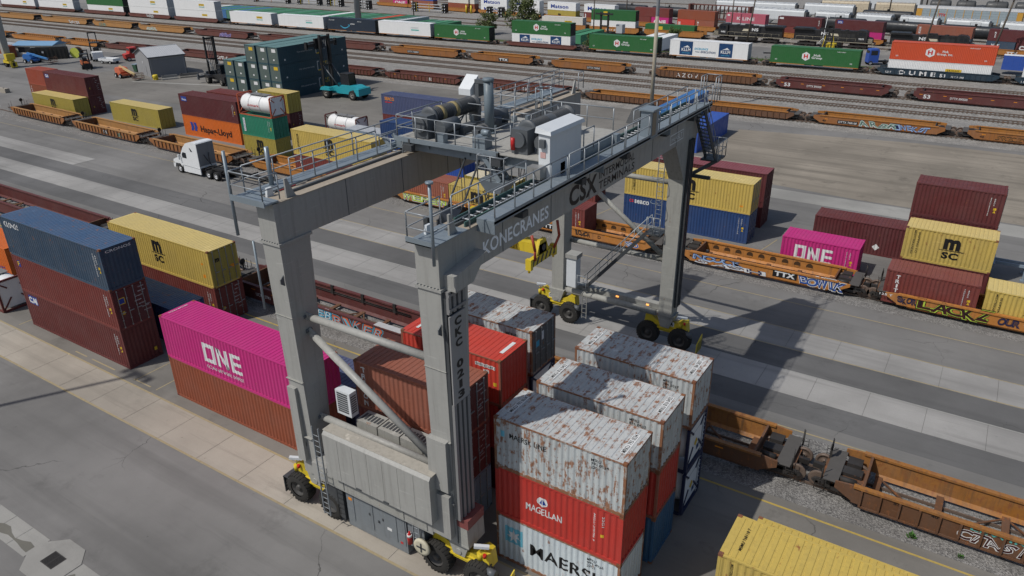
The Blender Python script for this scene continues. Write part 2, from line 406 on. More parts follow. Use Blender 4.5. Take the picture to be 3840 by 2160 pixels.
# tracks: two rails, ties in one piece, a raised bed where it stands proud of the yard
railme = {}
def track(x0, y0, x1, y1, z=0.0, bed=True, ties=True, tie_m=None):
    L = math.hypot(x1-x0, y1-y0); a = math.atan2(y1-y0, x1-x0)
    root = bpy.data.objects.new('railway_track', None); COL.objects.link(root); root['kind'] = 'structure'
    root.location = (x0, y0, z); root.rotation_euler = (0, 0, a)
    top = 0.30 if bed else 0.15
    if bed:
        o = MB().prism([(-2.1, 0.012), (-1.35, top-.14), (1.35, top-.14), (2.1, 0.012)], 'x', 0, L).build('ballast_bed', ballast, root)
    for s in (-.75, .75):
        MB().box(0, L, s-.035, s+.035, top-.1, top+.03).build('rail', steel, root)
    if ties:
        g = MB(); n = int(L/0.6)
        for i in range(n): g.box(i*.6, i*.6+.24, -1.3, 1.3, top-.2, top-.105)
        o = g.build('ties', tie_m or tiem, root); o['kind'] = 'stuff'
    return root
track(-140, 34.45, 30, 34.45, 0, False, False)
track(-140, 60.1, -95, 58.8, 0, False, False); track(-95, 58.8, 40, 58.8, 0, False, False)
track(-330, 107.9, 50, 116.9)
track(-420, 128.2, 60, 128.2); track(-420, 133.0, 60, 133.0)
track(-420, 139.0, 60, 139.0); track(-420, 147.4, 60, 147.4); track(-420, 152.4, 60, 152.4)
track(-420, 161.5, 60, 161.5)
track(-330, 228, 70, 224.6, TERR)
for yc, sl in ((227.75, -.165), (250.1, -.18), (257.7, -.18), (285.3, -.10), (305.0, 0), (325.7, 0)):
    track(-280, yc-280*sl, 70, yc+70*sl, TERR)
track(-350, 243, -120, 236, TERR)
# ================================================================== containers
MC = {}
def corr_mesh(length, height, depth=DEP, pitch=PITCH):
    k = ('corr', round(length, 3), round(height, 3), depth, pitch)
    if k in MC: return MC[k]
    xs = []; n = 0; sc = pitch/PITCH
    while True:
        for b in BREAKS:
            x = n*pitch+b*sc
            if x >= length: break
            xs.append((x, depth if b in (0.140, 0.210) else 0.0))
        else:
            n += 1; continue
        break
    xs.append((length, prof(length/sc)/DEP*depth))
    v = [(x, y, 0) for x, y in xs]+[(x, y, height) for x, y in xs]; m = len(xs)
    MC[k] = MB().add(v, [(i, i+1, m+i+1, m+i) for i in range(m-1)]).mesh('corrugated_panel'); return MC[k]
def roof_mesh(L, Wd, depth=0.022):
    k = ('roof', L, Wd, depth)
    if k in MC: return MC[k]
    xs = []; n = 0
    while n*PITCH < L-.3:
        for b, h in ((0, 0), (.16, 0), (.185, -depth), (.25, -depth)):
            if n*PITCH+b < L-.3: xs.append((.15+n*PITCH+b, h))
        n += 1
    xs.append((L-.15, 0)); m = len(xs)
    v = [(x, .10, h) for x, h in xs]+[(x, Wd-.10, h) for x, h in xs]
    g = MB().add(v, [(i, i+1, m+i+1, m+i) for i in range(m-1)])
    g.box(.0, .15, .06, Wd-.06, -.05, .0).box(L-.15, L, .06, Wd-.06, -.05, .0)
    g.box(.15, L-.15, .03, .10, -.05, -.004).box(.15, L-.15, Wd-.10, Wd-.03, -.05, -.004)
    MC[k] = g.mesh('roof'); return MC[k]
def frame_mesh(L, Hh, Wd, cast):
    k = ('frame', L, Hh, Wd, cast)
    if k in MC: return MC[k]
    g = MB(); t = .11
    for x in (0, L-t):
        for y in (0, Wd-t): g.box(x, x+t, y, y+t, .1, Hh-.1)
        g.box(x, x+t, t, Wd-t, .0, .15); g.box(x, x+t, t, Wd-t, Hh-.12, Hh-.05)
    for y in (.0, Wd-.05): g.box(t, L-t, y, y+.05, .0, .15); g.box(t, L-t, y, y+.05, Hh-.085, Hh-.015)
    g.box(t, L-t, .05, Wd-.05, .08, .14)
    if not cast:
        for x in (-.006, L-.172):
            for y in (-.006, Wd-.156):
                for z in (0, Hh-.118): g.box(x, x+.178, y, y+.162, z, z+.118)
    MC[k] = g.mesh('frame'); return MC[k]
def door_mesh(Hh, Wd):
    k = ('door', Hh, Wd)
    if k in MC: return MC[k]
    w_ = Wd/2-.12; g = MB().box(.045, .075, 0, w_, 0, Hh-.30)
    g.box(.0, .045, 0, .06, 0, Hh-.30).box(.0, .045, w_-.06, w_, 0, Hh-.30).box(.0, .045, .06, w_-.06, 0, .08).box(.0, .045, .06, w_-.06, Hh-.38, Hh-.30)
    for q in range(1, 4): g.box(.012, .045, .06, w_-.06, (Hh-.3)*q/4-.05, (Hh-.3)*q/4+.05)
    MC[k] = g.mesh('door'); return MC[k]
def bar_mesh(Hh):
    k = ('bar', Hh)
    if k in MC: return MC[k]
    g = MB().cyl((0, 0, .02), (0, 0, Hh-.24), .022, 6); g.box(-.03, .03, -.04, .04, .0, .09).box(-.03, .03, -.04, .04, Hh-.32, Hh-.22)
    g.box(-.02, .03, -.02, .30, 1.0, 1.05)
    for z in (.5, 1.2, 1.9): g.box(-.03, .02, -.045, .045, z, z+.07)
    MC[k] = g.mesh('locking_bar'); return MC[k]
CAST = MB().box(0, .178, 0, .162, 0, .118).mesh('corner_casting')
zinc = paint('galvanised_bar', (0.26, 0.26, 0.25), 0.5, 0.3, 0.3, 0.15)
def container(label, x, y, z, L, Hh, mat, rz=0.0, group=None, doors='R', near=False, roof=None, fmat=None, flatside=False, W=2.438, name='shipping_container', endmat=None, doormat=None):
    """local frame: x along the length from 0 to L, -y is the long front side, doors on the +x end ('R'), the -x end ('E') or none"""
    t = thing(name, label, 'container', (x, y, z), rz, group)
    fm = fmat or mat
    obj('frame', frame_mesh(L, Hh, W, near), fm, t)
    dep, pit = (0.010, 0.42) if flatside else (DEP, PITCH)
    sm_ = corr_mesh(L-.2, Hh-.225, dep, pit)
    obj('side_panel', sm_, mat, t, (.1, .012, .145)); obj('side_panel', sm_, mat, t, (L-.1, W-.012, .145), math.pi)
    obj('roof', roof_mesh(L, W, 0.006 if flatside else 0.022), roof or mat, t, (0, 0, Hh-.01))
    em = corr_mesh(W-.2, Hh-.26, dep, pit)
    for s in ('R', 'E'):
        if s == doors:
            for q in (0, 1):
                if s == 'R': dd = obj('door', door_mesh(Hh, W), doormat or mat, t, (L-.07, .115+q*(W/2-.11), .15))
                else: dd = obj('door', door_mesh(Hh, W), doormat or mat, t, (.07, W-.115-q*(W/2-.11), .15), math.pi)
                if near or Hh < 4:
                    for yy in (.26, .82): obj('locking_bar', bar_mesh(Hh), zinc if near else (doormat or mat), dd, (.095, yy, -.02))
        else:
            o = obj('end_wall', em, endmat or mat, t, (L-.015 if s == 'R' else .015, .1 if s == 'R' else W-.1, .14), math.pi/2 if s == 'R' else -math.pi/2)
    if near:
        cm = near if hasattr(near, 'node_tree') else fm
        for xx in (-.006, L-.172):
            for yy in (-.006, W-.156):
                for zz in (-.002, Hh-.114): obj('corner_casting', CAST, cm, t, (xx, yy, zz))
    t['L'] = L; t['H'] = Hh; t['W'] = W; t['pl'] = 0.008 if flatside else 0.008
    return t
def CW(t, txt, u, v, wd, ht, mat, wavy=True, bold=0.02, rot=0, face='F', shear=0.0):
    if face == 'F': return write(t, txt, 'F', u, v, wd, ht, mat, 0.004 if wavy else -0.004, 0.1 if wavy else None, bold, shear, rot)
    if face == 'R': return write(t, txt, 'R', u, v, wd, ht, mat, t['L']+.012, None, bold, shear, rot)
    if face == 'T': return write(t, txt, 'T', u, v, wd, ht, mat, t['H']+.006, None, bold, shear, rot)
    if face == 'B': return write(t, txt, 'B', u, v, wd, ht, mat, t['W']+.004, None, bold, shear, rot)
def CS(t, pts, mat, wavy=True, face='F', lift=0.0):
    if face == 'F': return shape(t, pts, 'F', mat, 0.006-lift if wavy else -0.003-lift, 0.1 if wavy else None)
    if face == 'R': return shape(t, pts, 'R', mat, t['L']+.010+lift)
    if face == 'T': return shape(t, pts, 'T', mat, t['H']+.004+lift)
# paints -----------------------------------------------------------
c_msc = paint('paint_yellow', (0.50, 0.365, 0.085), 0.55, 0.25, 0.22, 0.12)
c_msc2 = paint('paint_yellow_worn', (0.47, 0.35, 0.09), 0.55, 0.35, 0.28, 0.3)
c_olive = paint('paint_olive_yellow', (0.36, 0.285, 0.055), 0.55, 0.3, 0.3, 0.12)
c_yroof = paint('paint_yellow_roof', (0.56, 0.44, 0.17), 0.6, 0.3, 0.15, 0.1)
c_pink = paint('paint_magenta', (0.46, 0.022, 0.17), 0.5, 0.2, 0.12, 0.03)
c_kpink = paint('paint_faded_pink', (0.42, 0.09, 0.13), 0.6, 0.4, 0.2, 0.05)
c_mar = paint('paint_maroon', (0.115, 0.026, 0.024), 0.6, 0.3, 0.25, 0.06)
c_mar2 = paint('paint_dark_maroon', (0.095, 0.02, 0.022), 0.6, 0.25, 0.25, 0.05)
c_mar3 = paint('paint_red_maroon', (0.155, 0.032, 0.026), 0.6, 0.3, 0.25, 0.08)
c_brown = paint('paint_brown', (0.24, 0.062, 0.028), 0.6, 0.3, 0.3, 0.1)
c_trit = paint('paint_faded_brown', (0.265, 0.085, 0.05), 0.65, 0.45, 0.3, 0.12)
c_red = paint('paint_red', (0.42, 0.035, 0.026), 0.5, 0.2, 0.2, 0.04)
c_red2 = paint('paint_bright_red', (0.50, 0.05, 0.032), 0.5, 0.25, 0.15, 0.05)
c_navy = paint('paint_steel_blue', (0.03, 0.058, 0.098), 0.55, 0.45, 0.4, 0.25)
c_blue = paint('paint_blue', (0.018, 0.05, 0.15), 0.5, 0.3, 0.3, 0.12)
c_blue2 = paint('paint_bright_blue', (0.03, 0.13, 0.34), 0.5, 0.2, 0.15, 0.02)
c_blue3 = paint('paint_royal_blue', (0.025, 0.075, 0.33), 0.5, 0.2, 0.15, 0.02)
c_violet = paint('paint_slate_blue', (0.065, 0.08, 0.16), 0.6, 0.3, 0.3, 0.05)
c_bluroof = paint('paint_blue_roof', (0.05, 0.10, 0.19), 0.6, 0.5, 0.3, 0.4)
c_gblue = paint('paint_grey_blue', (0.22, 0.28, 0.34), 0.6, 0.3, 0.3, 0.15)
c_white = paint('paint_rusty_white', (0.45, 0.485, 0.49), 0.55, 0.5, 0.5, 0.85)
c_white2 = paint('paint_worn_white', (0.46, 0.49, 0.495), 0.55, 0.45, 0.45, 0.65)
c_wroof = paint('paint_rusty_white_roof', (0.46, 0.475, 0.475), 0.6, 0.6, 0.25, 0.85)
c_rustf = paint('paint_rusted_frame', (0.33, 0.30, 0.27), 0.7, 0.5, 0.4, 1.5)
c_rustc = paint('rust_casting', (0.16, 0.06, 0.03), 0.8, 0.5, 0.3, 0.9)
c_cwhite = paint('paint_clean_white', (0.70, 0.71, 0.71), 0.45, 0.12, 0.12)
c_offw = paint('paint_off_white', (0.60, 0.58, 0.53), 0.5, 0.2, 0.25, 0.05)
c_hub = paint('paint_hub_green', (0.022, 0.115, 0.032), 0.5, 0.15, 0.12)
c_hubo = paint('paint_hub_orange', (0.52, 0.075, 0.028), 0.5, 0.15, 0.12)
c_hapag = paint('paint_orange', (0.58, 0.13, 0.018), 0.5, 0.15, 0.12)
c_green = paint('paint_sea_green', (0.025, 0.19, 0.115), 0.5, 0.2, 0.2, 0.03)
c_csx = paint('paint_csx_blue', (0.02, 0.055, 0.075), 0.5, 0.15, 0.15)
c_csxr = paint('paint_csx_roof', (0.10, 0.19, 0.185), 0.5, 0.2, 0.15)
c_amz = paint('paint_navy_black', (0.018, 0.028, 0.045), 0.45, 0.1, 0.1)
c_black = paint('paint_black', (0.016, 0.016, 0.017), 0.5, 0.3, 0.2)
c_grey = paint('paint_light_grey', (0.42, 0.44, 0.46), 0.55, 0.3, 0.3, 0.1)
i_w = ink('white', (0.66, 0.67, 0.67)); i_k = ink('black', (0.012, 0.012, 0.013)); i_y = ink('yellow', (0.62, 0.42, 0.03))
i_b = ink('blue', (0.02, 0.05, 0.26)); i_sky = ink('sky_blue', (0.06, 0.36, 0.55)); i_r = ink('red', (0.5, 0.03, 0.03)); i_teal = ink('teal', (0.10, 0.42, 0.38))
i_dk = ink('dark_blue', (0.012, 0.05, 0.14)); i_o = ink('orange', (0.75, 0.27, 0.02)); i_ls = ink('pale_blue', (0.14, 0.45, 0.58))
L20, L40, L53 = 6.058, 12.192, 16.15

def msc(t, u, v, wd, ht, wavy=True):
    CW(t, 'm', u, v+ht*.46, wd, ht*.54, i_k, wavy, 0.055)
    CS(t, [(u-wd*.22, v+ht*.40), (u+wd*1.2, v+ht*.40), (u+wd*1.35, v+ht*.45), (u-wd*.22, v+ht*.43)], i_k, wavy)
    CW(t, 'SC', u+wd*.0, v, wd*1.0, ht*.34, i_k, wavy, 0.05)
def one(t, u, v, wd, ht, sub=True):
    th = ht*.2; a = wd*.30
    ring = [(u, v), (u+a, v), (u+a, v+ht), (u, v+ht), (u+th, v+th), (u+a-th, v+th), (u+a-th, v+ht-th), (u+th, v+ht-th)]
    decal(t, ring, [(0, 1, 5, 4), (1, 2, 6, 5), (2, 3, 7, 6), (3, 0, 4, 7)], 'F', i_w, .004, .1)
    n0 = u+wd*.36; n1 = n0+wd*.30
    decal(t, [(n0, v), (n0+th, v), (n0+th, v+ht), (n0, v+ht), (n1-th, v), (n1, v), (n1, v+ht), (n1-th, v+ht)], [(0, 1, 2, 3), (4, 5, 6, 7), (4, 1, 2)][:2]+[(3, 4, 5, 2)], 'F', i_w, .004, .1)
    e0 = u+wd*.72; e1 = u+wd
    decal(t, rect(e0, e0+th, v, v+ht)+rect(e0+th, e1, v, v+th*.9)+rect(e0+th, e1, v+ht/2-th*.45, v+ht/2+th*.45)+rect(e0+th, e1, v+ht-th*.9, v+ht),
          [(0, 1, 2, 3), (4, 5, 6, 7), (8, 9, 10, 11), (12, 13, 14, 15)], 'F', i_w, .004, .1)
    if sub: CW(t, 'OCEAN NETWORK EXPRESS', u+wd*.02, v-ht*.34, wd*.98, ht*.17, i_w, True, .01)
def codes(t, n=1, top=None, face='F'):
    """the vertical serial number and small hazard stickers at the right end of a long side"""
    L, Hh = t['L'], t['H']; r = random.Random(int(abs(L*100+t.location.x*37+t.location.z*11)))
    num = ''.join(r.choice('0123456789') for _ in range(7))
    CW(t, '\n'.join(r.choice(('TCNU', 'TGHU', 'CAIU', 'BEAU'))+num), L-.95, Hh*.30, .10, Hh*.55, i_w, True, .01)
    CW(t, '45G1', L-.68, Hh*.62, .09, Hh*.22, i_w, True, .01, -90)
    CS(t, [(L-.62, Hh*.40), (L-.42, Hh*.40), (L-.52, Hh*.40+.2)], i_y); CS(t, rect(L-.62, L-.42, Hh*.48, Hh*.48+.18), i_y)
def door_marks(t):
    r = random.Random(int(abs(t.location.x*31+t.location.y*7))); W, Hh = t['W'], t['H']
    for k in range(7):
        y0 = W*.56+r.uniform(0, .55); z0 = Hh*(.86-k*.10)
        write(t, ''.join(r.choice('0123456789') for _ in range(r.randint(4, 9))), 'R', y0, z0, r.uniform(.25, .5), .07, i_w, t['L']+.012, None, .01)
    shape(t, rect(.45, .62, Hh*.36, Hh*.44), 'R', i_y, t['L']+.012)

# ---- rows beside the near runway ---------------------------------
G1 = 'containers stacked beside the near runway'
zh = 2.86
t = container('dark maroon container on the ground at the bottom of the tall left stack', -56.64, 21.93, 0, L40, zh, c_mar, near=c_mar, doors=None, group=G1)
CS(t, rect(.55, 1.7, 1.95, 2.62), i_b); CW(t, 'CAI', .62, 2.0, 1.0, .52, i_w, True, .05); codes(t); shape(t, rect(1.9, 2.1, .55, .8), 'R', i_y, L40+.02)
t = container('red maroon container in the middle of the tall left stack under the blue one', -56.64, 21.93, zh, L40, zh, c_mar3, near=c_mar, group=G1, doormat=c_mar2)
CS(t, rect(.6, 1.0, 2.0, 2.5), i_b); CW(t, 'F', .66, 2.08, .25, .34, i_y); codes(t); door_marks(t); shape(t, rect(.35, .8, 1.75, 2.2), 'R', i_y, L40+.014); shape(t, rect(.40, .75, 1.80, 2.15), 'R', i_b, L40+.016)
t = container('steel blue container with streaked roof on top of the tall left stack', -56.64, 21.93, 2*zh, L40, zh, c_navy, near=c_rustc, doors=None, roof=c_bluroof, endmat=c_navy, group=G1)
CW(t, 'CRONOS', .45, 2.15, 1.9, .42, i_w); CW(t, 'CRONOS', .35, 2.5, 1.7, .17, i_w, False, .02, 0, 'R'); codes(t)
t = container('maroon container with white door lettering under the yellow one at the maroon railcar', -56.7, 29.2, 0, L40, 2.9, c_mar3, near=c_mar3, group=G1); codes(t); door_marks(t)
t = container('yellow container with black logo on a maroon one beside the maroon railcar', -56.7, 29.2, 2.9, L40, 2.89, c_msc, near=c_rustc, roof=c_yroof, group=G1, doormat=c_olive)
msc(t, 5.5, .75, 1.1, 1.75); CS(t, rect(L40-1.0, L40-.7, .7, .95), i_o); CS(t, rect(L40-1.0, L40-.8, 1.7, 1.85), i_o); CW(t, 'm', .5, 1.9, .35, .3, i_k, False, .06, 0, 'R'); shape(t, rect(1.7, 2.0, 1.1, 1.35), 'R', i_o, L40+.014)
t = container('blue container with rust streaked roof low between the maroon and pink stacks', -56.4, 25.6, 0, L40, 2.85, c_blue, near=c_navy, roof=c_bluroof, group=G1)
t = container('faded brown container on the ground under the pink one', -39.15, 21.72, 0, L40, 2.8, c_brown, near=c_mar, doors=None, group=G1); codes(t)
t = container('magenta container with large white lettering on the brown one behind the crane leg', -39.15, 21.72, 2.8, L40, 2.8, c_pink, near=c_brown, doors=None, group=G1)
one(t, 3.75, .85, 3.3, 1.25)
CW(t, 'TCNU 872100', .18, .5, .12, 1.3, i_w, False, .01, 90, 'T')
t = container('slate blue container lying low behind the pink one', -39.25, 25.0, 0, L40, 2.72, c_violet, near=c_mar, group=G1)
def vertical(t, txt, u, top, wd, step, mat, face='F', wavy=True):
    for k, ch in enumerate(txt):
        if ch != ' ': CW(t, ch, u+(wd*.3 if ch == 'I' else 0), top-step*(k+1), wd*(.4 if ch == 'I' else 1), step*.8, mat, wavy, .03, 0, face)
GB = 'bottom containers behind the crane leg'
x0 = -22.95
container('grey blue container at the bottom of the stack behind the near right crane leg', x0, 21.48, 0, L20, 2.59, c_gblue, near=c_navy, group=GB)
t = container('dark red container in the middle of the stack behind the near right crane leg', x0, 21.48, 2.59, L20, 2.59, c_mar3, near=c_mar, group=GB); door_marks(t)
t = container('faded brown container with a white vertical name behind the diagonal crane brace', x0, 21.48, 5.18, L20, 2.59, c_trit, near=c_rustc, doormat=c_mar, group=GB)
vertical(t, 'TRITON', .42, 2.4, .26, .37, i_w); door_marks(t)
container('dark maroon container at the bottom below the bright red one', x0, 24.93, 0, L20, 2.59, c_mar2, near=c_mar, group=GB)
container('red container in the middle below the bright red one', x0, 24.93, 2.59, L20, 2.59, c_red, near=c_mar, doors=None, group=GB)
t = container('bright red container with white number plates on its roof', x0, 24.93, 5.18, L20, 2.59, c_red2, near=c_rustc, doors=None, fmat=c_trit, group=GB)
CS(t, rect(4.6, 5.75, 2.0, 2.18), i_w); CS(t, rect(5.05, 5.4, 1.72, 1.88), i_w, True); CW(t, 'GESU 812668 1', 4.63, 2.03, 1.1, .12, i_k); CW(t, '22G1', 5.1, 1.74, .28, .11, i_k)
CS(t, rect(5.55, 5.75, .7, 1.9), i_w, face='T'); CS(t, rect(.5, .66, .6, 1.5), i_w, face='T'); CS(t, rect(5.62, 5.8, 1.1, 1.3), i_y)
def tank_container(label, x, y, z, L, Hh, fm, tm, rz=0, group=None, W=2.438, txt=None, ladder=True, panel=False):
    t = thing('tank_container', label, 'tank container', (x, y, z), rz, group)
    g = MB(); s = .14
    for xx in (0, L-s):
        for yy in (0, W-s): g.box(xx, xx+s, yy, yy+s, .1, Hh-.1)
        g.box(xx, xx+s, s, W-s, 0, .16).box(xx, xx+s, s, W-s, Hh-.14, Hh)
        for a, b in (((.1, .16), (.85, Hh*.42)), ((W-.1, .16), (W-.85, Hh*.42)), ((.1, Hh-.14), (.75, Hh*.72)), ((W-.1, Hh-.14), (W-.75, Hh*.72))):
            g.beam((xx+s/2, a[0], a[1]), (xx+s/2, b[0], b[1]), .1, .1)
    for yy in (.02, W-.14): g.box(s, L-s, yy, yy+.12, .0, .14)
    g.build('frame', fm, t)
    r = min(Hh, W)/2-.12; c = (0, W/2, Hh/2+.06)
    MB().lathe([(.16, r*.35), (.20, r*.7), (.32, r*.92), (.55, r), (L-.55, r), (L-.32, r*.92), (L-.20, r*.7), (L-.16, r*.35)], 24, 'x', c).build('tank', tm, t)
    for q in (.30, .63): MB().lathe([(L*q, r+.004), (L*q, r+.02), (L*q+.09, r+.02), (L*q+.09, r+.004)], 24, 'x', c).build('band', c_grey, t)
    MB().box(L*.25, L*.75, W*.28, W*.72, Hh-.06, Hh-.02).box(L*.25, L*.75, W*.28, W*.30, Hh-.02, Hh+.02).cyl((L/2, W/2, Hh-.2), (L/2, W/2, Hh+.05), .28, 12).build('catwalk', flat('catwalk_grey', (0.18, 0.18, 0.18), .6), t)
    MB().prism([(.35, .3), (W-.35, .3), (W-.12, .75), (W-.12, Hh-.7), (W-.4, Hh-.18), (.4, Hh-.18), (.12, Hh-.7), (.12, .75)], 'x', L-.16, L-.06).build('end_panel', c_cwhite if panel else tm, t)
    if panel:
        shape(t, rect(.5, 1.7, Hh*.72, Hh*.72+.06), 'R', c_grey, L-.055); shape(t, [(1.25, .9), (1.5, 1.15), (1.25, 1.4), (1.0, 1.15)], 'R', i_y, L-.054)
        shape(t, rect(1.4, 1.75, .55, .85), 'R', i_dk, L-.054)
    if ladder:
        g = MB()
        for k in range(9): g.box(L-.05, L-.02, W-.42, W-.1, .2+k*.25, .225+k*.25)
        g.box(L-.05, L-.02, W-.44, W-.40, .1, Hh-.1).box(L-.05, L-.02, W-.12, W-.08, .1, Hh-.1); g.build('ladder', c_grey, t)
    if txt: write(t, txt, 'F', L*.27, Hh*.42, L*.36, Hh*.16, i_r, W/2-r-.006, None, .02)
    return t
f_navy = paint('frame_navy', (0.012, 0.02, 0.06), .5, .2, .2); f_red = paint('frame_orange_red', (0.38, 0.075, 0.03), .55, .25, .25, .1)
GT = 'white tank containers in the yard'
tank_container('white tank in a dark maroon frame at the left picture edge behind the tall stack', -66.4, 21.65, 0, L20, 2.59, c_mar, c_cwhite, group=GT)
t = container('orange container half seen behind the tall left stack at the picture edge', -79.0, 25.5, 0, L40, 2.59, c_hapag, group=G1); CW(t, 'Hapag-Lloyd', 7.2, .3, 4.0, .5, i_b)
# the three white stacks and their neighbours
x0 = -23.15
tank_container('white tank in a dark navy frame below the rusty white container with dark doors', x0, 28.1, 2.59, L20, 2.59, f_navy, c_cwhite, group=GT)
container('dark blue container on the ground below the tank behind the red stack', x0, 28.1, 0, L20, 2.59, c_blue, near=c_navy, group=GB)
c_ddoor = paint('paint_dark_door', (0.10, 0.105, 0.105), .6, .4, .5, .3)  # door colour far darker than the white sides
t = container('rusty white container with dark doors next to the far crane wheels', x0, 28.1, 5.18, L20, 2.59, c_white2, near=c_rustc, roof=c_wroof, fmat=c_rustf, doormat=c_ddoor, group=GB)
CS(t, rect(.4, .75, 1.5, 1.85), i_sky, face='R'); CS(t, rect(.95, 1.2, 1.7, 2.2), i_w, face='R'); CW(t, 'MRKU 821 8013', 4.5, 1.95, .7, .28, i_k)
CW(t, 'MRKU 8218013', 5.5, .6, .2, 1.3, i_w, False, .01, 90, 'T')
def maersk_codes(t, a, b):
    CW(t, 'MRKU' if b != 'M' else 'MSKU', 4.55, 2.16, .42, .13, i_k, True, .01); CW(t, a, 4.55, 1.98, .75, .13, i_k, True, .01); CW(t, '22G1', 4.55, 1.80, .36, .13, i_k, True, .01)
    for u, rr in ((5.52, 90), (.35, 90)):
        CS(t, rect(u-.03, u+.23, .55, 1.95), i_w, face='T'); CW(t, 'MRKU '+a, u, .6, .18, 1.3, i_k, False, .01, rr, 'T').location.z += .006
GW = 'three stacks of rusty white containers'
x1 = -14.75
c_mline = paint('paint_pale_blue_white', (0.52, 0.585, 0.615), .55, .3, .3, .35)
t = container('pale grey container with a pale blue star emblem on the ground under the red one', x1, 21.2, 0, L20, 2.591, c_mline, near=c_rustc, fmat=c_rustf, doors=None, group=GW)
CS(t, rect(.45, 1.35, 1.15, 2.05), i_ls); star_decal(t, .90, 1.6, .40, 'F', i_w, -.004, .1); CW(t, 'MAERSK', 1.75, .95, 3.7, .66, i_k, True, .012); maersk_codes(t, '994 4936', '')
t = container('red container with white name and sail emblem between two white ones', x1, 21.2, 2.591, L20, 2.591, c_red, near=c_rustc, doors=None, group=GW)
CW(t, 'MAGELLAN', 1.55, .92, 1.75, .36, i_w, True, .015); CS(t, [(2.36+.27*math.cos(k*.52), 1.62+.24*math.sin(k*.52)) for k in range(12)], i_w)
CS(t, [(2.20, 1.50), (2.34, 1.50), (2.34, 1.78)], i_b, True, 'F', .004); CS(t, [(2.38, 1.50), (2.54, 1.50), (2.38, 1.80)], i_b, True, 'F', .004)
CW(t, 'MGLU 275756 9', 4.75, .75, .10, 1.45, i_w, True, .01, -90); CW(t, '22G1', 5.15, 1.65, .09, .55, i_w, True, .01, -90); CS(t, rect(5.1, 5.24, 1.1, 1.25), i_y)
t = container('rusty white container with small black name on top of the red one', x1, 21.2, 5.182, L20, 2.591, c_white, near=c_rustc, roof=c_wroof, fmat=c_rustf, doors=None, group=GW)
CW(t, 'MAERSK LINE', .75, 1.72, 1.75, .25, i_k, True, .012); CS(t, rect(.3, .5, 1.7, 2.0), i_ls); maersk_codes(t, '793 0534', 'M')
x2 = -14.6
container('blue container on the ground under the plain red one in the white stacks', x2, 24.42, 0, L20, 2.591, paint('paint_mid_blue', (0.03, 0.10, 0.20), .55, .3, .3, .1), near=c_rustc, doors=None, group=GW)
container('plain red container between blue and white ones behind the sail emblem container', x2, 24.42, 2.591, L20, 2.591, c_red, near=c_rustc, doors=None, fmat=c_trit, group=GW)
t = container('rusty white container on top of the plain red one in the middle white stack', x2, 24.42, 5.182, L20, 2.591, c_white2, near=c_rustc, roof=c_wroof, fmat=c_rustf, doors=None, group=GW); maersk_codes(t, '816 0432', '')
x3 = -14.56
tank_container('white tank in a navy frame on the ground beside the near orange railcar', x3, 27.98, 0, L20, 2.591, f_navy, c_cwhite, group=GT, panel=True)
tank_container('white tank in a navy frame stacked on another beside the near orange railcar', x3, 27.98, 2.591, L20, 2.591, f_navy, c_cwhite, group=GT, panel=True)
t = container('rusty white container on two navy framed tanks nearest the far crane leg', x3, 27.98, 5.182, L20, 2.591, c_white2, near=c_rustc, roof=c_wroof, fmat=c_rustf, doors=None, group=GW); maersk_codes(t, '784 5037', '')
GY = 'yellow containers in the lower right corner'
container('yellow container under the one in the lower right corner', -4.95, 21.36, 0, L40, 2.591, c_msc2, near=c_rustc, doors='E', group=GY)
t = container('yellow container with rusty corners closest to the camera in the lower right corner', -4.95, 21.36, 2.591, L40, 2.591, c_msc2, near=c_rustc, roof=c_msc, fmat=c_msc2, doors=None, group=GY)
CW(t, 'MEDITERRANEAN', .5, 1.2, .1, 1.1, i_k, True, .02, -90); CW(t, 'MSMU 768118 7', .55, .55, .12, 1.3, i_k, False, .01, 90, 'T')
t = container('yellow container with rusty corners just behind the closest one in the lower right', -4.7, 24.36, 0, L40, 2.85, c_msc2, near=c_rustc, roof=c_msc, doors='E', group=GY); CW(t, 'MSCU 410', .5, .5, .12, 1.1, i_k, False, .01, 90, 'T')
# ---- along the second track ---------------------------------------
G2 = 'containers standing behind the second track'; G2C = 'containers riding in the wells of the second track'
t = container('maroon container below on the ground at far left behind the yellow one', -134.0, 64.95, 0, L40, 2.9, c_mar, group=G2, doormat=c_mar2); door_marks(t)
t = container('maroon container with a blue logo patch on top at far left', -134.0, 64.95, 2.9, L40, 2.9, c_mar, group=G2, doormat=c_mar2); door_marks(t)
CS(t, rect(.5, 1.6, 2.0, 2.6), i_b, False); CW(t, 'CAI', .6, 2.08, .9, .45, i_w, False, .05)
t = container('brown red container at the bottom of the leftmost pair in the yard', -144.5, 67.3, 0, L20, 2.6, c_brown, group=G2); vertical(t, 'TRITON', .4, 2.3, .25, .35, i_w, 'F', False)
t = container('orange red container on top of the leftmost pair with dark doors', -144.5, 67.3, 2.6, L20, 2.6, paint('paint_brick_red', (0.30, 0.06, 0.03), .6, .3, .2), group=G2, doormat=c_mar2)
t = container('yellow container with black logo in front of the leftmost maroon pair', -134.0, 62.35, 0, L40, 2.85, c_olive, roof=c_yroof, group=G2); msc(t, 5.4, .6, 1.3, 1.8, False)
t = container('yellow container with black logo standing alone left of the orange container', -115.2, 64.4, 0, L40, 2.85, c_olive, roof=c_yroof, group=G2); msc(t, 5.4, .6, 1.3, 1.8, False)
t = container('orange container with blue emblem and dark name behind the white truck', -97.3, 64.4, 0, L40, 2.9, c_hapag, group=G2, doors=None)
CW(t, 'Hapag-Lloyd', 3.7, .55, 6.6, 1.15, i_k, False, .02)
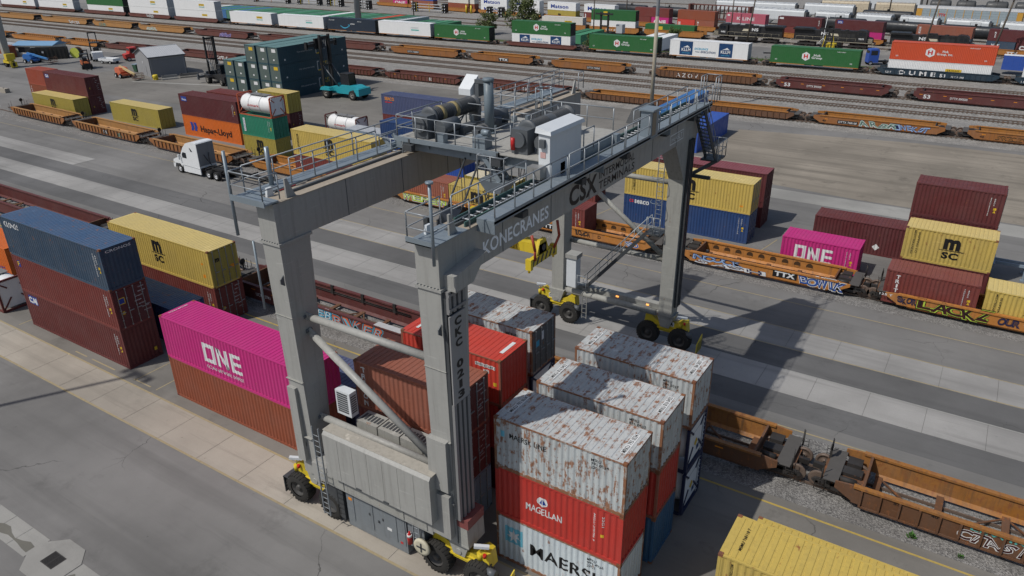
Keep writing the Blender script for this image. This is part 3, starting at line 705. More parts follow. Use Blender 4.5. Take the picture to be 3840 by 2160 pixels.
for k in (0, 1): CS(t, [(1.5+k*.75, .8), (2.05+k*.75, .8), (2.25+k*.75, 1.4), (2.05+k*.75, 2.0), (1.5+k*.75, 2.0), (1.7+k*.75, 1.4)], i_b, False)
t = container('maroon container with a small flag logo on top of the orange one', -97.3, 64.4, 2.9, L40, 2.9, c_mar2, roof=c_mar, group=G2, doors=None)
CS(t, rect(.5, 1.7, 1.95, 2.6), i_b, False); CW(t, 'Florens', .7, 2.05, .9, .3, i_w, False); codes(t)
container('maroon container on the ground behind the orange one', -95.0, 67.4, 0, L40, 2.9, c_mar3, group=G2); container('faded maroon container on top behind the flag logo one', -95.0, 67.4, 2.95, L40, 2.9, c_mar3, group=G2)
t = container('olive yellow short container under the green one', -81.2, 61.8, 0, L20, 2.6, c_olive, group=G2, doors=None); msc(t, 2.5, .5, 1.2, 1.7, False)
t = container('sea green short container under the white tank', -81.2, 61.8, 2.6, L20, 2.6, c_green, group=G2); CS(t, rect(.5, .85, .5, 2.2), i_w, False); CW(t, 'CHINA SHIPPING', .55, .6, .2, 1.5, i_b, False, .02, -90); codes(t)
tank_container('white tank in an orange frame on top of the green container', -81.2, 61.8, 5.2, L20, 2.59, f_red, c_cwhite, group=GT, txt='Agmark')
t = container('dark maroon short container under the yellow one beside the dark blue stack', -90.6, 72.7, 0, L20, 2.75, c_mar2, group=G2); door_marks(t)
t = container('yellow short container on a maroon one right of the white tank', -90.6, 72.7, 2.75, L20, 2.75, c_olive, roof=c_yroof, group=G2); msc(t, 1.5, .6, 1.0, 1.6, False)
t = container('maroon container in the well car left of the crane trolley', -67.1, 57.58, .38, L40, 2.6, c_mar3, group=G2C, doors=None); vertical(t, 'TRITON', .9, 2.3, .3, .35, i_w, 'F', False); codes(t)
t = container('yellow container riding on the maroon one left of the crane trolley', -67.1, 57.58, 2.98, L40, 2.88, c_msc, roof=c_yroof, group=G2C); msc(t, 5.2, .5, 1.3, 1.9, False); CW(t, 'MEDITERRANEAN SHIPPING CO', .8, .4, .3, 2.0, i_k, False, .01, -90)
tank_container('white tank on the ground right of the green container stack', -80.4, 75.4, 0, L20, 2.59, c_mar, c_cwhite, group=GT, txt='Agmark')
container('grey blue container on the ground behind the crane walkway', -71.4, 70.2, 0, L40, 2.75, c_gblue, roof=c_grey, group=G2)
container('red container on the ground under the slate blue one behind the trolley', -72.9, 79.4, 0, 15.4, 2.75, c_mar3, group=G2)
t = container('slate blue long container with orange lettering behind the crane trolley', -72.9, 79.4, 2.75, 15.4, 2.75, c_violet, group=G2); CW(t, 'SEACO', .6, 1.95, 1.7, .45, i_o, True, .03); CS(t, rect(.6, 1.9, 1.62, 1.76), i_r)
t = container('faded red short container in the graffiti covered well car behind the spreader', -50.95, 57.58, .35, L20, 2.59, c_trit, roof=c_trit, group=G2C); codes(t)
t = container('yellow short container with black logo in the well car behind the spreader', -44.8, 57.58, .35, L20, 2.59, c_msc2, roof=c_msc2, group=G2C, doors=None); msc(t, 2.7, .35, 1.5, 1.9, False)
container('yellow container with a bleached roof behind the spreader ropes', -45.8, 61.7, 0, L20, 2.59, c_olive, roof=paint('paint_bleached_roof', (.56, .50, .36), .7, .3, .1), group=G2)
t = container('dark blue container on the ground seen under the left crane girder', -62.3, 67.2, 0, L40, 2.7, c_blue3, group=G2); container('dark blue container on top of another under the left crane girder', -62.3, 67.2, 2.7, L40, 2.7, c_blue, group=G2)
CS(t, rect(11.0, 11.35, 1.4, 1.9), i_y, False)
t = container('dark red short container in the orange well car by the far crane leg', -35.4, 57.58, .35, L20, 2.59, c_mar3, group=G2C, doors=None); codes(t)
container('dark red container standing behind the far left crane leg', -39.2, 67.3, 0, L20, 2.6, c_mar3, group=G2)
t = container('blue container with white name under the yellow one at the far crane leg', -28.5, 64.2, 0, L40, 2.8, c_blue, group=G2, near=c_navy); CW(t, 'seaco', 1.1, 2.0, 1.5, .38, i_w, True, .03); CW(t, 'CS', .55, 2.05, .45, .3, i_r, True, .05); codes(t)
t = container('yellow container with black logo on the blue one at the far crane leg', -28.5, 64.2, 2.8, L40, 2.8, c_msc, roof=c_yroof, group=G2, near=c_msc); msc(t, 5.7, .5, 1.3, 1.9); CW(t, 'MEDITERRANEAN SHIPPING CO', .8, .5, .3, 1.9, i_k, True, .01, -90); CS(t, rect(11.2, 11.5, .6, .75), i_o)
container('maroon container on the ground behind the blue and yellow pair', -28.6, 68.9, 0, L40, 2.65, c_mar2, group=G2); container('maroon container with faded roof on top behind the blue and yellow pair', -28.6, 68.9, 2.65, L40, 2.65, c_mar2, roof=paint('paint_faded_maroon_roof', (.20, .055, .065), .6, .3, .2), group=G2)
t = container('magenta short container with large white lettering by the graffiti railcar', -12.65, 61.3, 0, L20, 2.6, c_pink, group=G2, doors=None, near=c_pink); one(t, 1.1, .75, 3.0, 1.3, False); codes(t)
t = container('long maroon container with a white diamond placard behind the pink one', -11.4, 67.4, 0, L40, 2.75, c_mar2, roof=c_mar, group=G2, near=c_mar); CS(t, [(5.3, .45), (5.6, .75), (5.3, 1.05), (5.0, .75)], i_w)
for k, nm in ((0, 'on the ground'), (1, 'in the middle')): container('maroon short container %s of the tall maroon stack at right' % nm, -3.9, 64.45, k*2.59, L20, 2.59, c_mar2, group=G2, near=c_mar)
t = container('maroon short container on top of the tall maroon stack at right', -3.9, 64.45, 5.18, L20, 2.59, c_mar2, roof=c_mar, group=G2, near=c_mar); codes(t)
container('dark maroon short container under the yellow one at right', -3.7, 61.25, 0, L20, 2.59, c_mar2, group=G2)
t = container('yellow short container with black logo in front of the tall maroon stack', -3.7, 61.25, 2.59, L20, 2.6, c_msc2, roof=c_yroof, group=G2, doors=None, near=c_rustc); msc(t, 2.7, .55, 1.1, 1.6); CW(t, 'MEDITERRANEAN', .6, .5, .14, 1.9, i_k, True, .02, -90); CW(t, 'SHIPPING CO', .9, .6, .14, 1.7, i_k, True, .02, -90)
t = container('faded maroon short container with a white vertical name in the graffiti well car', -4.1, 57.52, .35, L20, 2.6, c_mar3, roof=paint('paint_faded_red_roof', (.19, .055, .045), .6, .3, .2), group=G2C, doors=None, near=c_mar); vertical(t, 'TRITON', .7, 2.35, .28, .36, i_w); codes(t)
t = container('yellow short container in the well car at the right picture edge', 2.35, 57.52, .35, L20, 2.5, c_msc, roof=c_yroof, group=G2C, doors=None, near=c_msc); msc(t, 2.7, .4, 1.2, 1.7); CW(t, 'MEDITERRANEAN', .6, .5, .14, 1.8, i_k, True, .02, -90); CW(t, 'SHIPPING', .9, .6, .14, 1.5, i_k, True, .02, -90)
# blue pair parked across the yard behind the crane
t = container('long sky blue container parked endwise behind the far end of the crane', -37.9, 98.9, 0, L53, 3.15, c_blue2, rz=math.pi/2, flatside=True, group='blue containers behind the crane', doors=None, endmat=c_blue2)
t = container('royal blue container beside the far crane stairs', -30.85, 91.1, 0, L40, 2.75, c_blue3, rz=math.pi/2, flatside=True, group='blue containers behind the crane', doors=None, near=c_blue3)
# ---- dark blue stack of domestic containers -----------------------
GC = 'dark blue domestic containers in the block'
cols = [(-117.9, 2), (-115.0, 2), (-111.6, 3), (-108.6, 3), (-105.9, 3)]
n_ = 0
for ci, (cx, nh) in enumerate(cols):
    for k in range(nh):
        pos = ('first', 'second', 'third', 'fourth', 'fifth')[ci]+' column'
        lev = ('bottom', 'middle', 'top')[k] if nh == 3 else ('bottom', 'top')[k]
        t = container('dark blue container, %s of the %s from the left in the block' % (lev, pos), cx+2.6, 88.2, k*2.9, L53, 2.88, c_csx, rz=math.pi/2, roof=c_csxr, flatside=True, group=GC, doors=None, W=2.59, endmat=paint('paint_csx_end', (0.085, 0.115, 0.105), .5, .2, .2))
        shape(t, [(-a, b) for a, b in ((.55, 2.0), (1.5, 2.0), (1.5, 2.55), (.55, 2.55))], 'E', i_w if random.random() < .65 else i_y, -.006)
        shape(t, [(-a, b) for a, b in ((1.0, .65), (1.35, .65), (1.35, .9), (1.0, .9))], 'E', i_w, -.006)
        if ci == 4:
            write(t, 'CSX', 'F', 9.2, 1.45, 3.0, .85, i_w if k == 2 else i_y, -.006, None, .05); shape(t, rect(8.5, 8.62, .9, 2.45), 'F', i_w, -.006); shape(t, rect(8.62, 8.95, 2.33, 2.45), 'F', i_w, -.006); shape(t, rect(8.62, 9.3, .8, 1.0), 'F', i_y, -.006)
            write(t, 'How tomorrow moves', 'F', 4.2, 1.5, 3.6, .32, c_grey, -.006, None, .0)
            for q in (1.2, 14.8): shape(t, rect(q, q+.3, .6, .85), 'F', i_w, -.006)
# ================================================================== railcars
w_org = paint('railcar_orange', (0.37, 0.15, 0.028), .6, .4, .6, .35)
w_org1 = paint('railcar_rusty_orange', (0.30, 0.125, 0.025), .6, .6, .8, .7)
w_side = paint('railcar_grimy_orange', (0.27, 0.105, 0.026), .65, .5, .7, .5)
w_org2 = paint('railcar_bright_orange', (0.42, 0.165, 0.03), .6, .45, .6, .3)
w_tan = paint('railcar_faded_tan', (0.38, 0.19, 0.06), .6, .4, .45, .35)
w_dirt = paint('railcar_grimy_brown', (0.12, 0.055, 0.026), .7, .4, .4, .6)
w_mar = paint('railcar_maroon', (0.10, 0.026, 0.024), .6, .35, .4, .25)
w_mar2 = paint('railcar_oxide', (0.125, 0.04, 0.03), .6, .4, .4, .3)
w_blue = paint('railcar_navy', (0.015, 0.035, 0.055), .55, .3, .3, .1)
w_blk = paint('railcar_black', (0.022, 0.02, 0.019), .6, .4, .3, .2)
w_grat = flat('walkway_grating', (0.085, 0.08, 0.075), .75)
WHEEL = MB().lathe([(-.07, .36), (-.07, .46), (-.04, .48), (.0, .455), (.07, .45), (.07, .36), (.03, .34), (.03, .14), (.09, .12), (.09, 0.001)], 18, 'y').mesh('wheel')
_bg = MB()
for s in (-1, 1):
    _bg.prism([(-1.15, .52), (-1.0, .66), (-.45, .72), (.45, .72), (1.0, .66), (1.15, .52), (1.0, .40), (.55, .44), (.35, .26), (-.35, .26), (-.55, .44), (-1.0, .40)], 'y', s*1.02-.08, s*1.02+.08)
_bg.box(-.25, .25, -1.1, 1.1, .48, .66)
for x in (-.88, .88): _bg.cyl((x, -1.1, .47), (x, 1.1, .47), .08, 8)
BOGIE = _bg.mesh('bogie')
def bogie(t, x, z=0.15, wheels=True, mat=None):
    b = obj('bogie', BOGIE, mat or w_blk, t, (x, 0, z))
    if wheels:
        for xx in (-.88, .88):
            for yy in (-.78, .78): obj('wheel', WHEEL, steel, b, (xx, yy, .47), 0 if yy < 0 else math.pi)
    return b
def graffiti(t, txt, u, v, wd, ht, fill, edge, plane, wob=0.0, edge2=None):
    r_ = random.Random(len(txt)*7+int(u*10)); n_ = len(txt)
    if n_ > 1 and n_ < 8:                                          # letters of uneven size that run into each other
        p_ = 0.0
        for i_, ch in enumerate(txt):
            w0 = wd/n_*r_.uniform(1.0, 1.35); h0 = ht*r_.uniform(.85, 1.12); v0 = v+ht*r_.uniform(-.08, .1); u0 = u+wd*i_/n_-.04*wd/n_
            sh_ = r_.uniform(-.35, .45)
            if edge2: write(t, ch, 'F', u0-h0*.13, v0-h0*.12, w0+h0*.26, h0*1.24, edge2, plane-.003-i_*.0002, None, .11, sh_, name='graffiti')
            write(t, ch, 'F', u0-h0*.06, v0-h0*.05, w0+h0*.12, h0*1.10, edge, plane-.006-i_*.0002, None, .08, sh_, name='graffiti')
            write(t, ch, 'F', u0, v0, w0, h0, fill, plane-.010-i_*.0002, None, .03, sh_, name='graffiti')
            write(t, ch, 'F', u0+w0*.12, v0+h0*.2, w0*.7, h0*.62, edge2 or edge, plane-.013-i_*.0002, None, -.018, sh_, name='graffiti')
        return
    if edge2: write(t, txt, 'F', u-ht*.1, v-ht*.1, wd+ht*.2, ht*1.2, edge2, plane-.004, None, .13, .15, name='graffiti')
    write(t, txt, 'F', u-ht*.04, v-ht*.04, wd+ht*.08, ht*1.08, edge, plane-.008, None, .09, .15, name='graffiti')
    write(t, txt, 'F', u, v, wd, ht, fill, plane-.012, None, .03, .15, name='graffiti')
PROTO = {}
def well_car(label, x0, x1, yc, style, mat, rz=0.0, z=0.0, ztop=1.35, group=None, near=False, platform=1.0, inner=None, marks=(), post_m=None, detail=True):
    """one unit of an articulated well car: two deep sides, a cross-braced open bottom, platforms and bogies at the ends"""
    L = x1-x0; e = 2.0; t = thing('well_car', label, 'railcar', (x0, yc, z), rz, group)
    a, b = e, L-e; hw = 1.48
    for s in (-1, 1):
        g = MB(); y0, y1 = (s*hw-.05, s*hw+.05)
        g.box(a-.4, b+.4, y0, y1, .42, ztop-.12)
        g.prism([(s*hw-.06, .42), (s*hw+.06, .42), (s*(hw-.16)+.05, .24), (s*(hw-.16)-.05, .24)], 'x', a+.3, b-.3)
        for q in (0, 1):                                            # sides drop towards the ends
            xa, xb = (a-.4, .75) if q == 0 else (b+.4, L-.75)
            g.hexa([(xa, y0, .5), (xb, y0, .98), (xb, y1, .98), (xa, y1, .5)], [(xa, y0, ztop-.02), (xb, y0, ztop-.10), (xb, y1, ztop-.10), (xa, y1, ztop-.02)])
        side = g.build('side_sill', inner if (inner and s > 0) else mat, t)
        MB().box(a-.4, b+.4, s*hw-.13, s*hw+.13, ztop-.12, ztop).build('top_chord', inner or mat, side)
        if style == 'rib':
            n = int((b-a)/.82); me = PROTO.get(('post', ztop))
            if not me: me = PROTO[('post', ztop)] = MB().box(-.05, .05, -.11, 0, .36, ztop-.13).mesh('side_post')
            if near:
                for k in range(n+1): obj('side_post', me, post_m or w_dirt, side, (a+k*(b-a)/n, s*hw-.05 if s < 0 else s*hw+.05, 0), 0 if s < 0 else math.pi)
            else:
                g = MB()
                for k in range(n+1): g.box(a+k*(b-a)/n-.06, a+k*(b-a)/n+.06, s*hw-.15 if s < 0 else s*hw+.05, s*hw-.05 if s < 0 else s*hw+.15, .36, ztop-.13)
                g.build('side_posts', post_m or w_dirt, side)['kind'] = 'stuff'
            if s < 0 and near: MB().box(a, b, -hw-.13, -hw-.05, .30, .40).build('lower_flange', post_m or w_dirt, side)
        if style == 'hole' and s > 0:
            n = int((b-a-1.5)/.98)
            if not PROTO.get('hole'): PROTO['hole'] = MB().cyl((0, 0, 0), (0, -.006, 0), .27, 18).mesh('lightening_hole'); PROTO['hole2'] = MB().add([(.25*math.cos(R(200+q*14)), -.009, .25*math.sin(R(200+q*14))) for q in range(11)], [tuple(range(11))]).mesh('lit_crescent')
            for k in range(n): h_ = obj('lightening_hole', PROTO['hole'], flat('hole_shadow', (.06, .03, .012), .8), side, (a+.9+k*.98, s*hw-.052, ztop-.55)); obj('hole_lit_rim', PROTO['hole2'], w_org2, h_)  # flat disc carries the hole's shade as colour, crescent its sunlit lower edge
    if detail:
        n = max(4, int((b-a)/2.6)); me = PROTO.get('cross')
        if not me: me = PROTO['cross'] = MB().box(-.16, .16, -1.35, 1.35, .24, .34).mesh('cross_member')
        for k in range(n+1): obj('cross_member', me, w_dirt, t, (a+.5+k*(b-a-1)/n, 0, 0))
        g = MB()
        for k in range(n): g.beam((a+.5+k*(b-a-1)/n, -1.3 if k % 2 else 1.3, .28), (a+.5+(k+1)*(b-a-1)/n, 1.3 if k % 2 else -1.3, .28), .09, .06)
        g.build('floor_brace', w_dirt, t)
    for q in (0, 1):
        xa, xb = (0, e) if q == 0 else (L-e, L)
        g = MB(); g.box(min(xa, xb), max(xa, xb), -.95, .95, .78, .92)
        xw = a if q == 0 else b
        g.hexa([(xw-.06, -1.43, .3), (xw+.06, -1.43, .3), (xw+.06, 1.43, .3), (xw-.06, 1.43, .3)], [(xw-.06, -1.43, ztop-.05), (xw+.06, -1.43, ztop-.05), (xw+.06, 1.43, ztop-.05), (xw-.06, 1.43, ztop-.05)])
        p = g.build('end_platform', w_dirt if near else w_blk, t)
        if detail:
            xe = .15 if q == 0 else L-.85
            MB().box(xe, xe+.7, -1.4, 1.4, 1.14, 1.18).build('crosswalk', w_grat, p)
            xm = .85 if q == 0 else L-e+.2
            MB().box(xm, xm+.95, -.3, .3, .93, 1.12).box(xm+.1, xm+.8, .55, 1.2, .93, 1.15).cyl((xm, -.75, 1.02), (xm+.8, -.75, 1.02), .16, 8).build('brake_gear', w_blk, p)
            if near or platform > 1:
                g = MB(); xh = .08 if q == 0 else L-.08
                for yy in (-1.38, -1.0, 1.0, 1.38): g.cyl((xh, yy, .8), (xh, yy, 2.05 if abs(yy) < 1.2 else 1.75), .025, 5)
                for s in (-1, 1):
                    for k in range(3): g.cyl((xh-.25, s*1.45, .45+k*.28), (xh+.25, s*1.45, .45+k*.28), .018, 4)
                    g.cyl((xh-.25, s*1.45, .42), (xh-.25, s*1.45, 1.2), .018, 4).cyl((xh+.25, s*1.45, .42), (xh+.25, s*1.45, 1.2), .018, 4)
                g.build('handrail', w_blk, p)
                if q == 0 and near: MB().lathe([(0, .22), (0, .27), (.03, .27), (.03, .22)], 14, 'x', (xh+.02, .55, 1.95)).beam((xh+.03, .3, 1.95), (xh+.03, .8, 1.95), .03, .03).box(xh-.02, xh+.1, .5, .6, 1.1, 1.95).build('handbrake', w_blk, p)
        bogie(t, .75 if q == 0 else L-.75, 0.15 if z == 0 and yc < 70 else .28, detail)
        MB().beam((0 if q == 0 else L, 0, .85), (-.55 if q == 0 else L+.55, 0, .85), .22, .28).build('coupler', w_blk, t)
    for m in marks: m(t)
    return t
def mk(txt, u, v, wd, ht, mat, bold=.02, bg_=None):
    def f(t):
        if bg_: shape(t, rect(u-.15, u+wd+.15, v-.1, v+ht+.1), 'F', bg_, -1.536, None, 'name_plate')
        write(t, txt, 'F', u, v, wd, ht, mat, -1.545, None, bold)
    return f
def gr(txt, u, v, wd, ht, fill, edge, e2=None): return lambda t: graffiti(t, txt, u, v, wd, ht, fill, edge, -1.536, 0, e2)
def dash(us, v, mat=i_o):
    def f(t):
        for u in us: shape(t, rect(u, u+.45, v, v+.08), 'F', mat, -1.54, None, 'reflector')
    return f
i_lime = ink('lime', (.42, .55, .06)); i_gb = ink('graffiti_blue', (.035, .09, .33)); i_gl = ink('graffiti_pale', (.28, .40, .62)); i_gg = ink('graffiti_grey_green', (.20, .32, .25)); i_go = ink('graffiti_coral', (.55, .13, .06)); i_gm = ink('graffiti_maroon', (.05, .012, .012)); i_gn = ink('graffiti_navy', (.012, .015, .06))
# near track: maroon well cars at left and the orange pair at right
GR1 = 'well cars on the nearest track'
well_car('dark maroon open well car at far left behind the blue topped stack', -93.0, -67.6, 34.45, 'smooth', w_mar, ztop=1.62, near=True, group=GR1)
def bars(t):
    L = t.get('len', 20)
    g = MB()
    for k in range(5): g.box(3+k*3.1, 3.25+k*3.1, 1.30, 1.42, 1.05, 1.75)
    g.cyl((2, 1.36, 1.25), (17, 1.36, 1.25), .03, 5).cyl((2, 1.36, 1.12), (17, 1.36, 1.12), .03, 5); g.build('tie_down', w_blk, t)
    MB().box(16.2, 18.6, -1.6, -1.05, 1.6, 1.64).build('crosswalk', flat('pale_grating', (.42, .42, .42), .7), t)
well_car('dark maroon open well car covered in orange and blue graffiti behind the crane legs', -48.9, -26.5, 34.45, 'smooth', w_mar, ztop=1.62, near=True, group=GR1,
         marks=(gr('RIKER', 12.2, .62, 4.7, .85, i_go, i_gn, i_ls), gr('EB', 10.6, .7, 1.4, .8, i_sky, i_gn, i_w), mk('UCRY 5741', 4.0, .75, 1.6, .28, i_w), dash((3.5, 5.8), 1.2), bars))
well_car('dark maroon well car between the yellow topped stack and the crane leg', -66.8, -49.6, 34.45, 'smooth', w_mar, ztop=1.62, near=True, group=GR1, marks=(bars,))
well_car('empty orange well car beside the white stacks with its grated end at right', -23.6, -4.6, 34.45, 'smooth', w_dirt, ztop=1.45, near=True, group=GR1, inner=w_org1, marks=(dash((12.2, 13.2, 15.0), 1.02), dash((12, 12.8), .8)))
well_car('empty orange well car with white graffiti in the lower right corner', -3.3, 18.5, 34.45, 'rib', w_dirt, ztop=1.45, near=True, group=GR1, inner=w_org1, post_m=w_dirt,
         marks=(gr('CTAS', 6.2, .5, 2.2, .62, i_gm, i_w), gr('MCTAS', 8.6, .5, 2.4, .62, i_gm, i_w), mk('LEWIN', 6.6, 1.15, 2.2, .22, i_teal), dash((1.9,), 1.28, i_o), mk('53', 3.4, 1.12, .3, .14, i_k), mk('40', 5.0, 1.12, .3, .14, i_k)))
# second track
GR2 = 'well cars on the second track'
def yaw2(x): return 59.9+(x+134)*-.033
for i, (a, b, lb, mm) in enumerate(((-134.3, -116.3, 'empty tan ribbed well car at the far left end of the second track', ()), (-115.4, -96.6, 'empty tan ribbed well car left of the orange container stack', (mk('TTX', 9, .55, .9, .4, i_w, .03, i_k), gr('SR', 12.6, .55, 1.2, .5, i_gg, i_k))), (-95.7, -76.6, 'tan ribbed well car behind the white truck', ()))):
    well_car(lb, a, b, 59.95-(a+134)*.029, 'rib', w_side, ztop=1.4, near=True, rz=-.029, group=GR2, inner=w_tan, post_m=w_dirt, marks=mm, platform=2)
well_car('orange well car under the yellow and maroon pair left of the trolley', -75.6, -53.3, 58.8, 'smooth', w_org, ztop=1.3, near=True, group=GR2)
well_car('orange well car with yellow green graffiti behind the hanging spreader', -52.6, -37.2, 58.8, 'smooth', w_org, ztop=1.3, near=True, group=GR2, marks=(gr('WEPEW', 2.0, .5, 5.5, .65, i_lime, i_k, i_w), gr('ON', 8.4, .5, 1.8, .6, i_o, i_w)))
well_car('orange well car with round holes behind the far crane legs', -36.4, -21.6, 58.8, 'hole', w_org2, ztop=1.22, near=True, group=GR2, marks=(mk('TTX', 3.0, .62, 1.4, .38, i_w, .04, i_k), mk('D', 8.6, .6, .3, .3, i_k), gr('ROACH', 6.3, .55, 1.5, .45, i_k, w_dirt), gr('SO', 11.4, .45, 1.2, .5, i_gb, i_w), dash((5.6, 9.3), .95)))
well_car('orange well car with round holes and blue and white graffiti below the pink container', -20.7, -5.6, 58.8, 'hole', w_org2, ztop=1.3, near=True, group=GR2,
         marks=(gr('NOOCK', 1.9, .66, 4.2, .5, i_gl, i_gn), gr('SASH', 2.1, .40, 5.6, .34, i_w, i_gn), mk('TTX', 8.7, .68, 1.6, .42, i_w, .05, i_k), gr('BOWTK', 10.6, .45, 3.3, .75, i_gb, i_k, i_w), mk('40', 1.6, .75, .3, .25, i_k)))
well_car('orange well car with lime and black graffiti at the right picture edge', -4.6, 14.0, 58.8, 'smooth', w_org2, ztop=1.3, near=True, group=GR2,
         marks=(gr('LACKZ', 3.0, .45, 4.6, .8, i_gm, i_lime, i_k), gr('OUR', 8.1, .55, 1.3, .55, i_gn, w_dirt), gr('DST', 9.6, .7, 1.0, .3, i_w, i_k), gr('SVPIDE', 10.4, .45, 3.4, .6, i_gb, i_w), gr('SKOR', 1.6, .6, 1.3, .5, i_gn, w_dirt), mk('125 T', .35, .96, .9, .17, i_w), dash((4.9,), .95)))
# third, fourth and fifth tracks
GR3 = 'well cars on the third track'
def y3(x): return 115.9+(x+5)*.0238
for a, b, lb, st, m, mm in (
    (-262, -238, 'orange well car at the far left end of the third track', 'hole', w_org2, ()), (-236.5, -213.6, 'orange well car with round holes behind the blue roofed shed', 'hole', w_org2, ()),
    (-212.2, -194.6, 'orange well car with black graffiti behind the dark skip', 'hole', w_org2, (gr('RASMB', 1.4, .5, 3.6, .6, i_k, w_org),)),
    (-193, -167, 'maroon well car behind the forklifts', 'smooth', w_mar2, ()), (-166, -143, 'maroon well car behind the grey shed', 'smooth', w_mar2, (gr('ZEEL', 15, .5, 4.5, .6, i_w, w_dirt),)), (-142, -123.5, 'maroon well car left of the dark blue block', 'smooth', w_mar2, (gr('SALU', 8, .5, 3.5, .6, i_w, w_dirt),)),
    (-122.5, -103.2, 'maroon ribbed well car behind the dark blue block', 'rib', w_mar2, ()), (-102.2, -83.0, 'maroon ribbed well car with number 53 right of the turquoise lifter', 'rib', w_mar2, (mk('53', 11.4, .6, .8, .5, i_w, .03), dash((3, 8, 15), 1.1))),
    (-82.0, -60.6, 'maroon ribbed well car behind the crane trolley', 'rib', w_mar2, (mk('53', 11.6, .6, .8, .5, i_w, .03),)), (-59.0, -41.0, 'orange ribbed well car just left of the sky blue container', 'rib', w_org, ()),
    (-39.9, -23.8, 'orange ribbed well car right of the sky blue container', 'rib', w_org, ()), (-22.6, -4.3, 'orange well car with large green and white graffiti on the third track', 'smooth', w_org, (mk('DTTX 768168', 4.2, .62, 2.4, .28, i_w, .01, i_k), gr('ARBR', 7.0, .5, 4.6, .7, i_gg, i_w, i_gn), gr('INEKIT', 11.4, .48, 4.4, .7, i_gl, i_gn), mk('40', 2.0, .6, .5, .3, i_k), dash((2.3, 7.3, 10, 13), .95))),
    (-3.2, 16, 'orange well car with thin black graffiti at the right edge of the third track', 'smooth', w_org, (mk('40', 2.2, .6, .5, .3, i_k), gr('SRZCZW', 4, .5, 3.6, .55, i_k, w_org), dash((2.4,), 1.0)))):
    well_car(lb, a, b, y3(a), st, (w_dirt if st == 'rib' and m is w_org else w_side if m is w_org else m), rz=.0238, ztop=1.5 if st != 'rib' else 1.45, group=GR3, marks=mm, inner=(w_org if m is w_org else None), post_m=w_dirt, z=.02)
GR4 = 'well cars on the fourth track'
for a, b, lb, m, mm in ((-303, -278.5, 'tan well car at the far left of the fourth track', w_tan, ()), (-275, -247, 'tan well car with white graffiti at left', w_tan, (gr('SEAKER', 17, .4, 6, .8, i_w, w_dirt),)), (-245, -223, 'tan well car with grey graffiti at left', w_tan, (gr('CASA', 4, .4, 4, .8, i_gg, w_dirt),)), (-221, -198, 'tan well car with pale green graffiti above the shed', w_tan, (gr('SDNOL', 4.5, .4, 5, .8, i_gg, i_w),)),
    (-194.5, -171, 'maroon well car with lilac graffiti above the black lifter', w_mar2, (gr('PINEWS', 11, .4, 5, .9, ink('lilac', (.35, .25, .38)), i_gb),)), (-168, -147.5, 'maroon well car behind the dark blue block', w_mar2, ()), (-146, -126, 'maroon well car right of the dark blue block', w_mar2, (mk('BTTX 8044', 7, .6, 2.5, .35, i_w),)),
    (-122.6, -101.8, 'orange well car with a black name plate left of the crane', w_org, (mk('DTTX 728407', 5.8, .65, 3.2, .35, i_w, .01, i_k),)), (-99.8, -82.5, 'orange well car with a TTX plate behind the trolley', w_org, (mk('TTX', 8.2, .6, 2.2, .5, i_w, .05, i_k),)), (-79.5, -61.6, 'orange well car with a black number plate behind the crane light mast', w_org, (mk('DTTX 724365', 9, .6, 2.8, .35, i_w, .01, i_k),))):
    well_car(lb, a, b, 139, 'smooth', w_side if m is w_org else m, inner=m, group=GR4, marks=mm, z=.15, ztop=1.75, detail=a > -150)
well_car('brown and orange ribbed well car with white letters on the fourth track', -57.0, -36.0, 139, 'rib', w_dirt, inner=w_org, group=GR4, z=.15, ztop=1.75, post_m=w_dirt, marks=(mk('A Z O V', 5.2, .55, 4.2, .7, i_w, .0),))
for a, b, n, lb in ((-34.2, -14.6, '53', 'maroon smooth well car with white number 53 left of the next one'), (-12.4, 8.5, '53', 'maroon smooth well car with white number 53 at the right edge')):
    well_car(lb, a, b, 139, 'smooth', w_mar, group=GR4, z=.15, ztop=1.75, marks=(mk(n, 2.2, .6, 1.0, .6, i_w, .03), mk('DTTX 890500', 6, .75, 2.4, .35, i_w, .01), dash((1.6, 5, 8.5, 11.5, 14.5, 17), 1.15)))
# fifth track: domestic containers on wells and spine cars
GR5 = 'cars of the container train'; G5 = 'long containers on the container train'
def c53(label, x0, x1, z0, z1, mat, roof=None, marks=(), y=160.2, TZ=0.0, yaw=0.0, endm=None, grp=None, fl=True, nm='shipping_container'):
    t = container(label, x0, y, TZ+z0, x1-x0, z1-z0, mat, rz=yaw, flatside=fl, roof=roof, group=grp or G5, W=2.59, endmat=endm, doormat=endm, name=nm)
    for m in marks: m(t)
    return t
def hunt(u, v=.8, fc=True):
    def f(t):
        k = t['L']; CS(t, rect(u, u+2.6, v+.75, v+1.35), i_y, False); CW(t, 'J.B.HUNT', u+.3, v+.88, 2.0, .32, i_k, False, .03)
        if fc: CW(t, 'Intermodal', u, v+.25, 2.6, .38, i_teal, False, .03)
    return f
def hunt360(u, v=1.2): return lambda t: (CW(t, 'J.B.HUNT', u, v+.45, 2.6, .4, c_grey, False, .03), CS(t, rect(u+.1, u+2.7, v, v+.3), i_teal, False))
